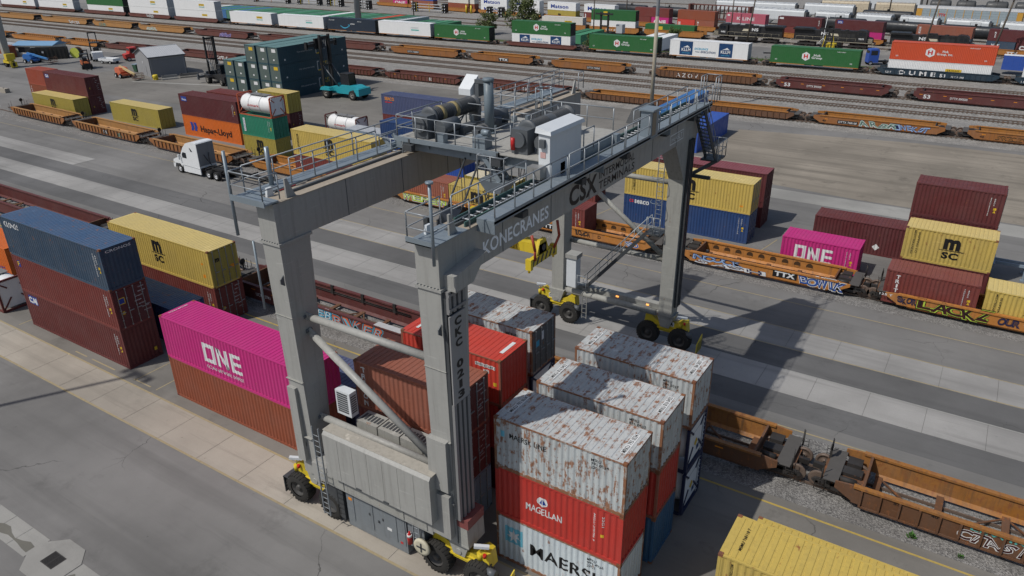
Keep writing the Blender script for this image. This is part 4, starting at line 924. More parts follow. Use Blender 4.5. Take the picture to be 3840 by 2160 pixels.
def hub(u, v=.7, white=True, txt='Hub\nGroup'):
    def f(t):
        s = .85; CS(t, [(u+s*math.cos(R(30+60*k)), v+s+s*math.sin(R(30+60*k))) for k in range(6)], i_w, False)
        CW(t, 'H', u-.4, v+.45, .8, .8, i_r, False, .05, 0).location.y -= .006
        CW(t, txt, u+1.1, v+.35, 2.0 if len(txt) < 11 else 2.6, 1.0, i_w, False, .03)
        for q in (1.0, t['L']-1.6): CW(t, '53', q, .55, .4, .25, i_w, False)
        CW(t, 'HGIU 530027', t['L']-4.2, t['H']-.5, 1.6, .18, i_w, False, .01)
    return f
def prime(t):
    u, v = 5.2, .75; pts = [(u+k*.35, v+.55*(1-math.sin(math.pi*(k*.105+.02)))) for k in range(10)]
    CS(t, pts+[(p[0], p[1]-.16-.10*math.sin(k*.35)) for k, p in reversed(list(enumerate(pts)))], i_sky, False)
    CS(t, [(u+2.85, v+.75), (u+3.5, v+.85), (u+3.45, v+.25), (u+3.25, v+.55)], i_sky, False)
    CW(t, 'prime', u+3.9, v+.8, 1.5, .45, i_w, False, .04); CW(t, 'AZNU 253881', .8, 2.45, 2.2, .2, i_w, False, .01); CW(t, 'AZNU', 11.6, 2.4, 1.6, .2, i_w, False, .01)
def kllm(t):
    for u in (2.2, 10.8):
        CS(t, rect(u, u+2.9, .2, t['H']-.2), i_dk, False); CW(t, 'KLLM', u+.45, .95, 2.0, .6, i_w, False, .03).location.y -= .005
        CS(t, [(u+.7, 1.7), (u+2.3, 1.7), (u+1.7, 2.15), (u+1.3, 1.9)], i_w, False).location.y -= .005
        CW(t, 'intermodal', u+.6, .5, 1.7, .22, i_sky, False, .01).location.y -= .005
    CW(t, 'EXCELLENCE', 5.5, 1.35, 3.0, .42, i_sky, False, .03, 0, 'F', .2); CW(t, 'EXECUTION', 6.9, .75, 3.3, .42, i_dk, False, .03, 0, 'F', .2); CW(t, 'THROUGH', 5.7, .82, 1.0, .22, i_dk, False, .01)
for a, b, lb in ((-347.6, -322, 'leftmost'), (-319, -294.9, 'second from left')):
    c53('white container riding on the %s car of the container train' % lb, a, b, .95, 3.8, c_cwhite, marks=(hunt(17),), endm=c_grey); c53('white container on top, %s of the container train' % lb, a, b, 3.82, 6.6, c_cwhite, endm=c_grey)
    well_car('maroon ribbed well car, %s of the container train' % lb, a-1.2, b+1.5, 161.5, 'rib', w_mar2, group=GR5, z=.15, ztop=1.3, detail=False)
c53('white container below the green one on the container train at left', -285.6, -263.6, .95, 3.45, c_cwhite, marks=(hunt(13, .4),), endm=c_black); c53('green container topmost at left on the container train', -285.6, -263.2, 3.47, 6.4, c_hub, endm=c_black)
well_car('maroon well car below the green topped pair at left', -289, -261.6, 161.5, 'smooth', w_mar2, group=GR5, z=.15, ztop=1.5, detail=False)
for a, b, lb in ((-259.9, -238.1, 'middle left'), (-234.3, -213.8, 'right of the middle left')):
    c53('white lower container, %s double stack of the container train' % lb, a, b, .95, 3.85, c_cwhite, marks=(hunt(13.6, .5, False),), endm=c_grey); c53('white upper container, %s double stack of the container train' % lb, a, b, 3.87, 6.7, c_cwhite, marks=(hunt(12.8, .6),), endm=c_grey)
    well_car('maroon well car under the %s double stack' % lb, a-1.6, b+1.6, 161.5, 'smooth', w_mar2, group=GR5, z=.15, ztop=1.5, detail=False, marks=(gr('FARIS', 11, .5, 4, .8, i_w, i_k),) if 'right' not in lb else ())
def spine(label, x0, x1):
    t = thing('spine_car', label, 'railcar', (x0, 161.5, .15), 0, GR5); L = x1-x0
    MB().box(0, L, -.35, .35, .62, 1.0).build('centre_sill', w_blk, t)
    g = MB()
    for q in (.08, .5, .92): g.box(L*q-.2, L*q+.2, -1.3, 1.3, .78, .92)
    g.build('cross_arm', w_org, t); MB().box(L*.1, L*.42, -1.42, -1.3, .80, .92).build('side_rail', w_org, t); MB().box(L*.6, L*.92, -1.42, -1.3, .80, .92).build('side_rail', w_org, t)
    for x in (1.0, L-1.0): bogie(t, x, .13)
    return t
for a, b, lb, m, mm, e in ((-207, -188.3, 'white container with yellow sign alone on its car left of the next white one', c_cwhite, (hunt(12.2),), c_grey), (-185.3, -166.6, 'white container with grey sign left of the dark navy one', c_cwhite, (hunt360(11.5),), c_grey),
    (-165.2, -147, 'dark navy container with a light blue curved arrow', c_amz, (prime,), c_black), (-145.8, -128, 'white container right of the dark navy one', c_cwhite, (hunt360(11.2),), c_grey), (-126.7, -109.6, 'green container with hexagon emblem right of the white ones', c_hub, (hub(7.0),), c_black),
    (-81.9, -65.2, 'green container with hexagon emblem between the two white refrigerated ones', c_hub, (hub(7.0),), c_black), (-62.3, -45.4, 'white refrigerated container with two blue panels standing alone', c_cwhite, (kllm,), c_grey), (-40.8, -24.0, 'green ribbed container with hexagon emblem left of the orange one', c_hub, (hub(6.9),), c_hub)):
    c53(lb, a, b, 1.05, 4.2, m, marks=mm, endm=e, fl=True)
    spine('low spine car under the '+' '.join(lb.split()[:9]), a-1.4, b+1.4)
c53('white refrigerated container with two blue panels under the green one', -102.9, -86.8, .7, 3.35, c_cwhite, marks=(kllm,), endm=c_grey); c53('green container with hexagon emblem on the refrigerated one', -102.9, -86.8, 3.37, 6.2, c_hub, marks=(hub(6.9),), endm=c_black)
well_car('maroon well car under the refrigerated and green pair', -105.2, -84.2, 161.5, 'smooth', w_mar2, group=GR5, z=.15, ztop=1.25)
c53('white container with yellow sign under the orange one', -18.9, -2.1, .7, 3.18, c_cwhite, marks=(hunt(9.6, .05),), endm=c_grey, fl=False); c53('orange red container with hexagon emblem on top of the white one', -18.9, -1.95, 3.2, 6.3, c_hubo, marks=(hub(6.6, .7, True, 'Hub\nGroup, Inc.'),), endm=c_hubo, fl=False)
well_car('navy well car with pale letters under the orange topped pair', -21.3, .1, 161.5, 'rib', w_blue, group=GR5, z=.15, ztop=1.5, post_m=w_blue, marks=(mk('D U M E', 4.4, .45, 6.2, .75, i_w, .04), mk('53', 11.3, .45, .95, .6, i_w, .03), mk('125T', 2.2, .55, 1.0, .35, i_w, .02), mk('FEC 74298', 13.2, .5, 2.0, .3, i_w, .01)))
c53('white container on the navy car at the right picture edge', 2.6, 18.7, .7, 3.3, c_cwhite, endm=c_grey, fl=False); c53('white upper container at the right picture edge of the container train', 2.6, 18.7, 3.32, 6.2, c_cwhite, fl=False)
well_car('navy well car at the right edge of the container train', .9, 20.8, 161.5, 'rib', w_blue, group=GR5, z=.15, ztop=1.5, post_m=w_blue, marks=(mk('125T', 1.8, .55, 1.0, .35, i_w, .02),))
# ---- lower yard behind the bank ------------------------------------
GR6 = 'cars on the sixth track'; G6 = 'containers on the sixth track'
Y6 = 223.2
c53('white container with yellow sign low in an orange car beyond the green trees', -131.6, -116.6, 1.0, 4.3, c_offw, y=Y6, TZ=TERR, grp=G6, marks=(hunt(8.5, .9, False),), endm=c_grey); well_car('orange well car holding the white container beyond the trees', -134.2, -114.8, Y6+1.4, 'smooth', w_org, z=TERR+.15, group=GR6, ztop=2.0, detail=False)
c53('white container under the green one beyond the container train', -113.6, -98.5, 1.0, 4.0, c_cwhite, y=Y6, TZ=TERR, grp=G6, endm=c_grey); c53('green container with yellow square on the white one beyond the container train', -113.6, -98.5, 4.02, 7.05, c_hub, y=Y6, TZ=TERR, grp=G6, marks=(lambda t: CS(t, rect(4.2, 5.6, 1.4, 2.6), i_y, False),), endm=c_black)
well_car('orange well car with white letters beyond the container train', -114.8, -96.5, Y6+1.4, 'smooth', w_org, z=TERR+.15, group=GR6, ztop=2.0, detail=False, marks=(mk('b i r d', 6.5, .9, 3.2, .6, i_w, .02),))
c53('low green container in an orange car left of the black locomotive', -95.2, -79.7, .8, 3.6, c_hub, y=Y6, TZ=TERR, grp=G6, marks=(lambda t: CS(t, rect(4.2, 5.6, 1.2, 2.3), i_y, False),), endm=c_hub); well_car('orange well car left of the black locomotive', -96.2, -76.0, Y6+1.4, 'smooth', w_org, z=TERR+.15, group=GR6, ztop=2.0, detail=False)
l_blk = paint('locomotive_black', (.014, .014, .015), .45, .25, .2); i_cream = ink('cream', (.55, .50, .38))
def loco(label, x0, x1, yc, z, rev=False, num='4485'):
    L = x1-x0; t = thing('locomotive', label, 'locomotive', ((x1 if rev else x0), yc, z), math.pi if rev else 0, 'black locomotives')
    MB().box(.4, L-.4, -1.5, 1.5, 1.35, 1.6).build('walkway', l_blk, t)
    MB().prism([(.2, 1.3), (2.9, 1.3), (2.9, 3.0), (2.3, 3.0), (1.0, 2.75), (.8, 1.6)], 'y', -1.0, 1.0).build('nose', l_blk, t)
    cab = MB().prism([(2.3, 1.6), (4.9, 1.6), (4.9, 4.5), (4.3, 4.7), (2.9, 4.6), (2.35, 4.2), (2.2, 3.0)], 'y', -1.5, 1.5).build('cab', l_blk, t)
    for s in (-1, 1): MB().box(2.7, 3.4, s*1.505-.01, s*1.505+.01, 3.3, 4.1).box(3.6, 4.3, s*1.505-.01, s*1.505+.01, 3.3, 4.1).build('cab_window', glass(), cab)
    hood = MB().box(4.9, L*.62, -.95, .95, 1.6, 4.35).box(L*.62, L-.9, -1.0, 1.0, 1.6, 4.2).build('long_hood', l_blk, t)
    MB().prism([(L*.72, 4.2), (L-.5, 4.2), (L-.8, 4.65), (L*.74, 4.65)], 'y', -1.65, 1.65).build('radiator', l_blk, t)
    MB().box(L*.45, L*.55, -.6, .6, 4.35, 4.7).cyl((L*.35, 0, 4.35), (L*.35, 0, 4.55), .5, 12).build('exhaust_housing', l_blk, t)
    g = MB()
    for k in range(7): g.box(5.4+k*1.1, 6.3+k*1.1, -.965, -.95, 1.8, 3.6).box(5.4+k*1.1, 6.3+k*1.1, .95, .965, 1.8, 3.6)
    g.build('hood_doors', paint('locomotive_door', (.022, .022, .023), .5), hood)['kind'] = 'stuff'
    MB().prism([(-1.3, .35), (1.3, .35), (1.45, .7), (1.45, 1.25), (-1.45, 1.25), (-1.45, .7)], 'x', L*.38, L*.62).build('fuel_tank', l_blk, t)
    for s in (-1, 1):
        g = MB(); g.cyl((5, s*1.45, 2.55), (L-1.6, s*1.45, 2.55), .025, 4)
        for k in range(8): g.cyl((5+k*(L-6.6)/7, s*1.45, 1.6), (5+k*(L-6.6)/7, s*1.45, 2.55), .02, 4)
        for k in range(5):
            for q in (.5, L-.5): g.cyl((q-.3, s*1.5, .4+k*.3), (q+.3, s*1.5, .4+k*.3), .025, 4)
        g.build('handrail', i_cream, t)
    for q in (L*.2, L*.8):
        b = MB().box(q-2.3, q+2.3, -1.15, -.95, .4, .95).box(q-2.3, q+2.3, .95, 1.15, .4, .95).box(q-.5, q+.5, -1.0, 1.0, .5, 1.3).build('bogie', w_blk, t)
        for xx in (-1.8, 0, 1.8):
            for yy in (-.78, .78): obj('wheel', WHEEL, steel, b, (q+xx, yy, .5), 0 if yy < 0 else math.pi)
    f = 'B' if rev else 'F'
    def wr(txt, u, v, wd, ht, m, pl):
        if rev: write(t, txt, 'B', -u-wd, v, wd, ht, m, pl, None, .04)
        else: write(t, txt, 'F', u, v, wd, ht, m, -pl, None, .04)
    wr('NS', L*.555, 3.0, 1.8, .8, i_w, 1.01 if True else 0); wr(num, 3.0, 2.3, 1.3, .45, i_w, 1.51)
    pts = [(L*.5-1.6, 2.9), (L*.5+.3, 2.9), (L*.5+.7, 3.5), (L*.5-1.2, 3.5)]
    shape(t, [(-a, b) for a, b in pts] if rev else pts, f, i_cream, 1.0 if rev else -1.0)
    for k in range(5): shape(t, ([(-a, b) for a, b in rect(.9, 2.2, 1.7+k*.2, 1.78+k*.2)] if rev else rect(.9, 2.2, 1.7+k*.2, 1.78+k*.2)), f, i_cream, 1.01 if rev else -1.01)
    MB().box(.4, L-.4, -1.53, -1.5, 1.5, 1.58).build('sill_stripe', i_cream, t); MB().box(.4, L-.4, 1.5, 1.53, 1.5, 1.58).build('sill_stripe', i_cream, t)
    return t
loco('black locomotive with white letters right of the low green container', -74.7, -53.6, Y6+1.4, TERR+.15)
loco('black locomotive facing right behind the yellow lift mast', -52.2, -30.3, Y6+1.4, TERR+.15, True, '9675')
loco('black locomotive mostly hidden behind the orange red container', -28.0, -7.0, Y6+1.4, TERR+.15, True, '4211')
# seventh track: marine double stacks
G7 = 'containers on the seventh track'; GR7 = 'well cars on the seventh track'; YAW7 = math.atan(-.165)
def st7(x0, x1, lo, hi, top=2.2, car=w_org):
    y = lambda x: 226.3-.165*x
    Lc = (x1-x0)/math.cos(YAW7)
    for spec, z0, z1 in ((lo, -3.25, -.45), (hi, -.43, top)):
        for (lb, m, mm, f0, f1) in spec or ():
            t = container(lb, x0+(x1-x0)*f0, y(x0+(x1-x0)*f0), z0, Lc*(f1-f0), z1-z0, m, rz=YAW7, flatside=True, group=G7, doors=None)
            for k in mm: k(t)
    return Lc
def T7(txt, u, v, wd, ht, m, b=.03): return lambda t: CW(t, txt, u*t['L'], v*t['H'], wd*t['L'], ht*t['H'], m, False, b)
mats = T7('Matson', .12, .22, .62, .5, i_b)
runs = [
 (-240.5, -221.5, [('dark red container with a magenta patch far away at the top', c_trit, (lambda t: CS(t, rect(t['L']*.5, t['L']*.98, .3, 2.3), c_pink, False), T7('ONE', .56, .25, .36, .45, i_w)), 0, 1)], [('red container on top of the magenta patched one', c_mar3, (), 0, 1)]),
 (-220.3, -205.6, [('brick red container under the dark blue one far away', c_trit, (T7('T', .06, .2, .06, .6, i_w),), 0, 1)], [('dark blue container far away above the brick red one', c_blue3, (), 0, 1)]),
 (-196.8, -182.0, [('orange brown container under the cream one far away', c_brown, (), 0, 1)], [('cream container far away above the orange brown one', c_offw, (), 0, 1)]),
 (-178.5, -165.0, [('white container with blue name under another behind the tree', c_cwhite, (mats,), 0, 1)], [('white container with blue name, leftmost of the upper row', c_cwhite, (mats,), 0, 1)]),
 (-161.5, -149.0, [('plain white container under the blue named one left of the tree', c_cwhite, (), 0, 1)], [('white container with blue name, second of the upper row', c_cwhite, (mats,), 0, 1)]),
 (-145.2, -132.5, [('yellow container under the blue named one', c_olive, (T7('m', .38, .25, .10, .35, i_k, .06),), 0, 1)], [('white container with blue name above the yellow one', c_cwhite, (mats,), 0, 1)]),
 (-128.9, -116.2, [('dark red container under the partly hidden blue named one', c_mar3, (T7('I', .04, .2, .03, .6, i_w),), 0, 1)], [('white container with blue name behind the green one', c_cwhite, (mats,), 0, 1)]),
 (-108.1, -95.3, [('maroon short container beside the magenta one', c_mar3, (), 0, .48), ('magenta short container under the maroon one', c_pink, (T7('ONE', .15, .2, .7, .5, i_w, .05),), .5, 1)], [('maroon container above the magenta short one', c_mar3, (), 0, 1)]),
 (-92.1, -79.3, [('bright red short container under the brown one', c_red2, (T7('OS', .05, .35, .14, .35, i_w, .05),), 0, .48), ('brown short container beside the bright red one', c_trit, (T7('T', .1, .2, .08, .6, i_w),), .5, 1)], [('brown container above the bright red short one', c_brown, (), 0, 1)]),
 (-75.5, -63.1, [('grey container under the faded pink one behind the locomotive', c_grey, (), 0, 1)], [('faded pink container with white name behind the locomotive', c_kpink, (T7('K LINE', .28, .3, .45, .35, i_w, .02), lambda t: CS(t, rect(.4, 1.2, 1.8, 2.3), i_w, False)), 0, 1)]),
 (-59.3, -46.6, [('dark red container low behind the locomotive', c_mar3, (), 0, 1)], [('maroon container with small white patch behind the second locomotive', c_mar2, (lambda t: CS(t, rect(.5, 1.7, 1.9, 2.4), i_w, False), T7('TRITON', .93, .2, .02, .6, i_w)), 0, 1)]),
 (-43.0, -30.2, [('magenta container low behind the locomotive cab', c_pink, (), 0, 1)], [('maroon container with white and blue logo above the magenta one', c_mar2, (lambda t: CS(t, rect(.7, 2.2, 1.7, 2.5), i_b, False), T7('SOL', .07, .68, .09, .2, i_w)), 0, 1)]),
 (-22.0, -9.1, [('dark grey container low under the brick one', c_navy, (), 0, 1)], [('brick red container with white vertical name above the third locomotive', c_trit, (T7('KOCEN', .04, .2, .04, .65, i_w),), 0, 1)]),
 (-5.6, 7.2, [('dark blue short container with white letters at the right edge', c_navy, (T7('NYK', .18, .55, .3, .22, i_w),), 0, .48), ('maroon short container with white letters at the right edge', c_mar2, (T7('CAI', .1, .4, .4, .35, i_w, .05),), .5, 1)], [('maroon container with a white vertical name at the upper right edge', c_mar2, (T7('TEX', .1, .3, .03, .5, i_w),), 0, 1)])]
for i, (a, b, lo, hi) in enumerate(runs):
    Lc = st7(a, b, lo, hi)
    o = ('farthest left', 'second', 'third', 'fourth', 'fifth', 'sixth', 'seventh', 'eighth', 'ninth', 'tenth', 'eleventh', 'twelfth', 'thirteenth', 'rightmost')[i]
    well_car('orange well car, %s of the row carrying marine double stacks' % o, a-1.9, b+1.9, 226.3-.165*(a-1.9)+1.3, 'smooth', w_org, rz=YAW7, z=TERR+.1, ztop=1.7, group=GR7, detail=False, marks=(mk('TTX', 7.0, .5, 2.4, .7, i_w, .05),) if i == 13 else ())
# tank cars, hoppers, autorack further back
def tank_car(label, x0, x1, y0, sl, z, mat, r=1.5, grp='black tank cars'):
    yaw = math.atan(sl); L = (x1-x0)/math.cos(yaw); t = thing('tank_car', label, 'tank car', (x0, y0+sl*x0+1.5, z), yaw, grp)
    MB().lathe([(.4, r*.3), (.5, r*.7), (.75, r*.93), (1.1, r), (L-1.1, r), (L-.75, r*.93), (L-.5, r*.7), (L-.4, r*.3)], 22, 'x', (0, 0, 1.25+r)).build('tank', mat, t)
    MB().cyl((L/2, 0, 1.2+2*r), (L/2, 0, 1.75+2*r), .32, 12).box(L/2-1.3, L/2+1.3, -.75, .75, 1.15+2*r, 1.2+2*r).tube([(L/2-1.3, -.75, 1.2+2*r), (L/2-1.3, -.75, 2.2+2*r), (L/2+1.3, -.75, 2.2+2*r), (L/2+1.3, -.75, 1.2+2*r)], .04).build('manway', w_blk, t)
    MB().box(0, L, -.4, .4, .85, 1.25).build('centre_sill', w_blk, t); MB().lathe([(L/2-.06, r+.004), (L/2-.06, r+.03), (L/2+.06, r+.03), (L/2+.06, r+.004)], 22, 'x', (0, 0, 1.25+r)).build('band', w_blk, t)
    for q in (1.6, L-1.6): bogie(t, q, .25, False)
    return t
def hopper(label, x0, x1, y0, sl, z, mat, h=4.6, grp='covered hopper cars'):
    yaw = math.atan(sl); L = (x1-x0)/math.cos(yaw); t = thing('hopper_car', label, 'hopper car', (x0, y0+sl*x0+1.5, z), yaw, grp)
    MB().prism([(-1.35, 1.5), (-1.55, 1.9), (-1.55, h-.7), (-1.3, h-.2), (-.7, h), (.7, h), (1.3, h-.2), (1.55, h-.7), (1.55, 1.9), (1.35, 1.5)], 'x', .6, L-.6).build('body', mat, t)
    g = MB().box(.3, L-.3, -.55, .55, h+.03, h+.09)
    for k in range(9): g.box(1.2+k*(L-2.4)/8-.3, 1.2+k*(L-2.4)/8+.3, -.9, .9, h, h+.14)
    g.tube([(.8, -1.35, h-.1), (L-.8, -1.35, h-.1)], .05, 4); g.build('running_board', c_grey, t)
    g = MB()
    for k in range(4):
        x = 1.9+k*(L-3.8)/3; g.hexa([(x-.3, -.6, .5), (x+.3, -.6, .5), (x+.3, .6, .5), (x-.3, .6, .5)], [(x-1.4, -1.3, 1.55), (x+1.4, -1.3, 1.55), (x+1.4, 1.3, 1.55), (x-1.4, 1.3, 1.55)])
    g.build('outlet', mat, t)
    MB().hexa([(.62, -1.5, 1.7), (.0, -1.3, 1.2), (.0, 1.3, 1.2), (.62, 1.5, 1.7)], [(.62, -1.5, h-.6), (.05, -1.3, h-.7), (.05, 1.3, h-.7), (.62, 1.5, h-.6)]).hexa([(L-.62, -1.5, 1.7), (L, -1.3, 1.2), (L, 1.3, 1.2), (L-.62, 1.5, 1.7)], [(L-.62, -1.5, h-.6), (L-.05, -1.3, h-.7), (L-.05, 1.3, h-.7), (L-.62, 1.5, h-.6)]).build('end_cage', paint('dark_grey_end', (.10, .10, .10), .6), t)
    for q in (1.5, L-1.5): bogie(t, q, .25, False)
    return t
tk = paint('tank_black', (.022, .025, .03), .4, .2, .25); hw_ = paint('hopper_white', (.55, .58, .60), .5, .2, .25); hb = paint('hopper_beige', (.52, .45, .33), .6, .3, .3, .55); tg = paint('tank_grey_black', (.05, .053, .055), .5, .3, .3)
for a, b, lb in ((-129.1, -114.6, 'leftmost'), (-113.3, -98.8, 'second from the left'), (-54.5, -38.0, 'behind the two maroon containers'), (-36.6, -19.7, 'left of the brick red container'), (-18.1, -1.2, 'right of the brick red container')):
    tank_car('black tank car %s on the eighth track' % lb, a, b, 248.6, -.18, TERR+.1, tk)
for i, (a, b) in enumerate(((-77.8, -58.1), (-55.5, -44.1), (-43.0, -31.8), (-30.4, -19.1), (-17.8, -6.0), (-4.4, 7.5))):
    hopper('pale grey covered hopper, number %s from the left behind the black tank cars' % ('one', 'two', 'three', 'four', 'five', 'six')[i], a, b, 256.1, -.18, TERR+.1, hw_, 5.1)
hopper('long pale hopper car at left of the tenth row', -97.5, -67.0, 283.8, -.1, TERR+.1, hw_, 5.0); hopper('white hopper car with rounded end in the tenth row', -64.8, -47.4, 283.8, -.1, TERR+.1, hw_, 5.2)
tank_car('black tank car in the tenth row beside the tall car carrier', -45.5, -29.0, 283.8, -.1, TERR+.1, tk, 1.35)
hopper('rusty beige boxy car, left of the pair at the top', -62.0, -45.1, 303.4, 0, TERR+.1, hb, 5.4); hopper('rusty beige boxy car, right of the pair at the top', -43.9, -30.5, 303.4, 0, TERR+.1, hb, 5.3)
hopper('white hopper car in the row above the beige ones', -62, -30.5, 318, 0, TERR+.1, hw_, 6.3)
for a, b, lb in ((-28.9, -21.3, 'left'), (-20.5, -13.6, 'second'), (-11.4, -3.8, 'third'), (-2.6, 6, 'right')): tank_car('dark grey tank car, %s of the four at the upper right' % lb, a, b, 324.2, 0, TERR+.1, tg, 1.9, 'dark grey tank cars at the back')
t = thing('autorack', 'tall grey car carrier with yellow posts and panelled sides', 'railcar', (-28.4, 288.1, TERR+.1), math.atan(-.1)); L = 29.4
ag = paint('autorack_panel', (.27, .33, .36), .5, .35, .3); ay = paint('autorack_yellow', (.5, .27, .04), .55, .3, .2, .1); ar = paint('autorack_roof', (.36, .37, .38), .5, .2, .2)
MB().box(0, L, -1.5, 1.5, .9, 1.3).build('underframe', w_blk, t); MB().prism([(-1.55, 5.3), (-1.2, 6.1), (1.2, 6.1), (1.55, 5.3)], 'x', 0, L).build('roof', ar, t)
pan = MB().box(.06, 2.5, -1.5, 1.5, 0, .76).mesh('side_panel')
for r_ in range(5):
    for k in range(11): obj('side_panel', pan, ag, t, (1.6+k*2.4, 0, 1.35+r_*.79))
for k in range(12): MB().box(1.5+k*2.4, 1.68+k*2.4, -1.56, 1.56, 1.3, 5.3).build('post', ay if k % 1 == 0 else ag, t)
for x in (0, L-1.5): MB().box(x, x+1.5, -1.52, 1.52, 1.3, 5.2).build('end_door', ay, t)
write(t, 'TTX', 'F', 6.6, 3.2, 2.0, .8, i_r, -1.58, None, .04)
for q in (2, L-2): bogie(t, q, .25, False)
t = thing('centre_beam_car', 'maroon open truss flatcar left of the pale hopper cars', 'railcar', (-98.5, 248.6+.18*98.5+3.5, TERR+.1), math.atan(-.18)); L = 23.2
MB().box(0, L, -1.4, 1.4, .9, 1.2).build('deck', w_mar2, t); MB().box(0, .7, -1.4, 1.4, 1.2, 5.6).build('end_bulkhead', w_mar2, t); MB().box(L-.7, L, -1.4, 1.4, 1.2, 5.6).build('end_bulkhead', w_mar2, t)
MB().box(.7, L-.7, -.35, .35, 5.3, 5.6).build('top_chord', w_mar2, t)
for k in range(14):
    x = .7+k*(L-1.4)/14; MB().box(x, x+.16, -.3, .3, 1.2, 5.3).build('truss_post', w_mar2, t)
    if k in (1, 3, 4, 6, 8, 10, 12): MB().beam((x+.1, 0, 1.2), (x+(L-1.4)/14, 0, 5.3), .14, .14).build('truss_diagonal', w_mar2, t)
for q in (1.5, L-1.5): bogie(t, q, .25, False)
# ================================================================== gantry crane
k_grey = paint('crane_grey', (0.315, 0.315, 0.297), .5, .3, .3, .0)
k_grey2 = paint('crane_grey_weathered', (0.31, 0.31, 0.285), .6, .5, .35, .05)
k_beige = paint('crane_dusty_top', (0.33, 0.285, 0.225), .75, .4, .2)
k_deck = paint('crane_trolley_deck', (0.33, 0.325, 0.30), .7, .4, .3)
k_galv = paint('crane_galvanised', (0.23, 0.275, 0.31), .45, .25, .1, .0, .35)
k_rail = paint('crane_rail_pipe', (0.28, 0.305, 0.325), .4, .15, .05, .0, .3)
k_dark = paint('crane_dark_steel', (0.045, 0.05, 0.055), .5, .3, .1)
k_mach = paint('crane_machinery', (0.085, 0.095, 0.105), .45, .3, .2)
k_yel = paint('crane_yellow', (0.60, 0.46, 0.03), .4, .15, .2, .06)
k_gen = paint('crane_engine_panel', (0.165, 0.185, 0.20), .45, .45, .3)
k_white = paint('crane_white_cabinet', (0.60, 0.63, 0.65), .45, .12, .06)
k_tyre = flat('tyre_rubber', (0.03, 0.029, 0.027), .9)
k_hub = flat('wheel_hub', (0.06, 0.058, 0.055), .5)
cr_ = thing('gantry_crane', 'grey rubber tyred gantry crane spanning the container stacks on yellow wheel bogies', 'crane', (-19.9, 31.3, 0))
def P(name, mb, mat, parent=None): return mb.build(name, mat, parent or cr_, cr_)
XL, XR = (-24.55, -23.5), (-16.25, -15.2)
YN, YF = (18.75, 20.4), (43.0, 44.6)
ZB, ZT = 14.5, 16.2
# legs --------------------------------------------------------------
for (xa, xb), nm in ((XL, 'l'), (XR, 'r')):
    g = MB(); g.hexa([(xa+.08, 18.95, 2.3), (xb-.05, 18.95, 2.3), (xb-.05, 20.05, 2.3), (xa+.08, 20.05, 2.3)], [(xa, YN[0], ZB-.12), (xb, YN[0], ZB-.12), (xb, YN[1], ZB-.12), (xa, YN[1], ZB-.12)])
    leg = P('leg', g, k_grey)
    P('flange', MB().box(xa-.07, xb+.07, YN[0]-.07, YN[1]+.1, ZB-.12, ZB), k_grey, leg)
    sm0 = MB()
    for zz in (4.6, 7.7, 11.0): sm0.box(xa-.004, xb+.004, YN[0]+.02, YN[0]+.2, zz, zz+.02)
    P('leg_seam', sm0, k_grey2, leg); P('warning_label', MB().box(xa+.3, xa+.55, 18.86, 18.9, 4.0, 4.25), i_y, leg)
    bm_ = MB()
    for i in range(7): bm_.cyl((xa+.05+i*.155, YN[0]-.05, ZB), (xa+.05+i*.155, YN[0]-.05, ZB+.03), .03, 6)
    P('flange_bolts', bm_, k_mach, leg)
    P('lifting_lug', MB().prism([(YN[0]-.02, 12.6), (YN[0]-.22, 12.75), (YN[0]-.22, 12.95), (YN[0]-.02, 13.1)], 'x', xb-.06, xb-.02), k_mach, leg)
    g = MB(); g.hexa([(xa+.08, 43.1, 2.3), (xb-.05, 43.1, 2.3), (xb-.05, 44.2, 2.3), (xa+.08, 44.2, 2.3)], [(xa+.03, 43.1, 11.9), (xb-.03, 43.1, 11.9), (xb-.03, 44.3, 11.9), (xa+.03, 44.3, 11.9)])
    g.hexa([(xa+.03, 43.1, 11.9), (xb-.03, 43.1, 11.9), (xb-.03, 44.3, 11.9), (xa+.03, 44.3, 11.9)], [(xa, 41.2, ZB), (xb, 41.2, ZB), (xb, 44.7, ZB), (xa, 44.7, ZB)])
    P('leg', g, k_grey2)
    # girder along the span with stiffener seams
    gd = P('girder', MB().box(xa, xb, YN[0]-.02, 45.0, ZB, ZT), k_grey)
    sm_ = MB()
    for y in (22.8, 26.6, 30.2, 33.9, 37.6, 41.2): sm_.box(xb, xb+.012, y, y+.035, ZB, ZT)
    P('weld_seam', sm_, k_mach, gd)
    P('top_plate', MB().box(xa-.05, xb+.05, YN[0]+.2, 44.9, ZT+.002, ZT+.03), k_beige, gd)
    xr = (xa+xb)/2
    P('trolley_rail', MB().box(xr-.05, xr+.05, 19.9, 44.3, ZT+.03, ZT+.14), k_mach, gd)
    for y, s in ((19.55, 1), (44.4, -1)): P('end_stop', MB().prism([(y, ZT+.03), (y+s*.5, ZT+.03), (y+s*.4, ZT+.2), (y+s*.12, ZT+.85), (y, ZT+.85)], 'x', xb-.16, xb-.08), k_grey, gd)
    P('end_stop', MB().prism([(19.2, ZT+.03), (19.55, ZT+.03), (19.5, ZT+.4), (19.25, ZT+.4)], 'x', xa+.08, xa+.2), k_white, gd)
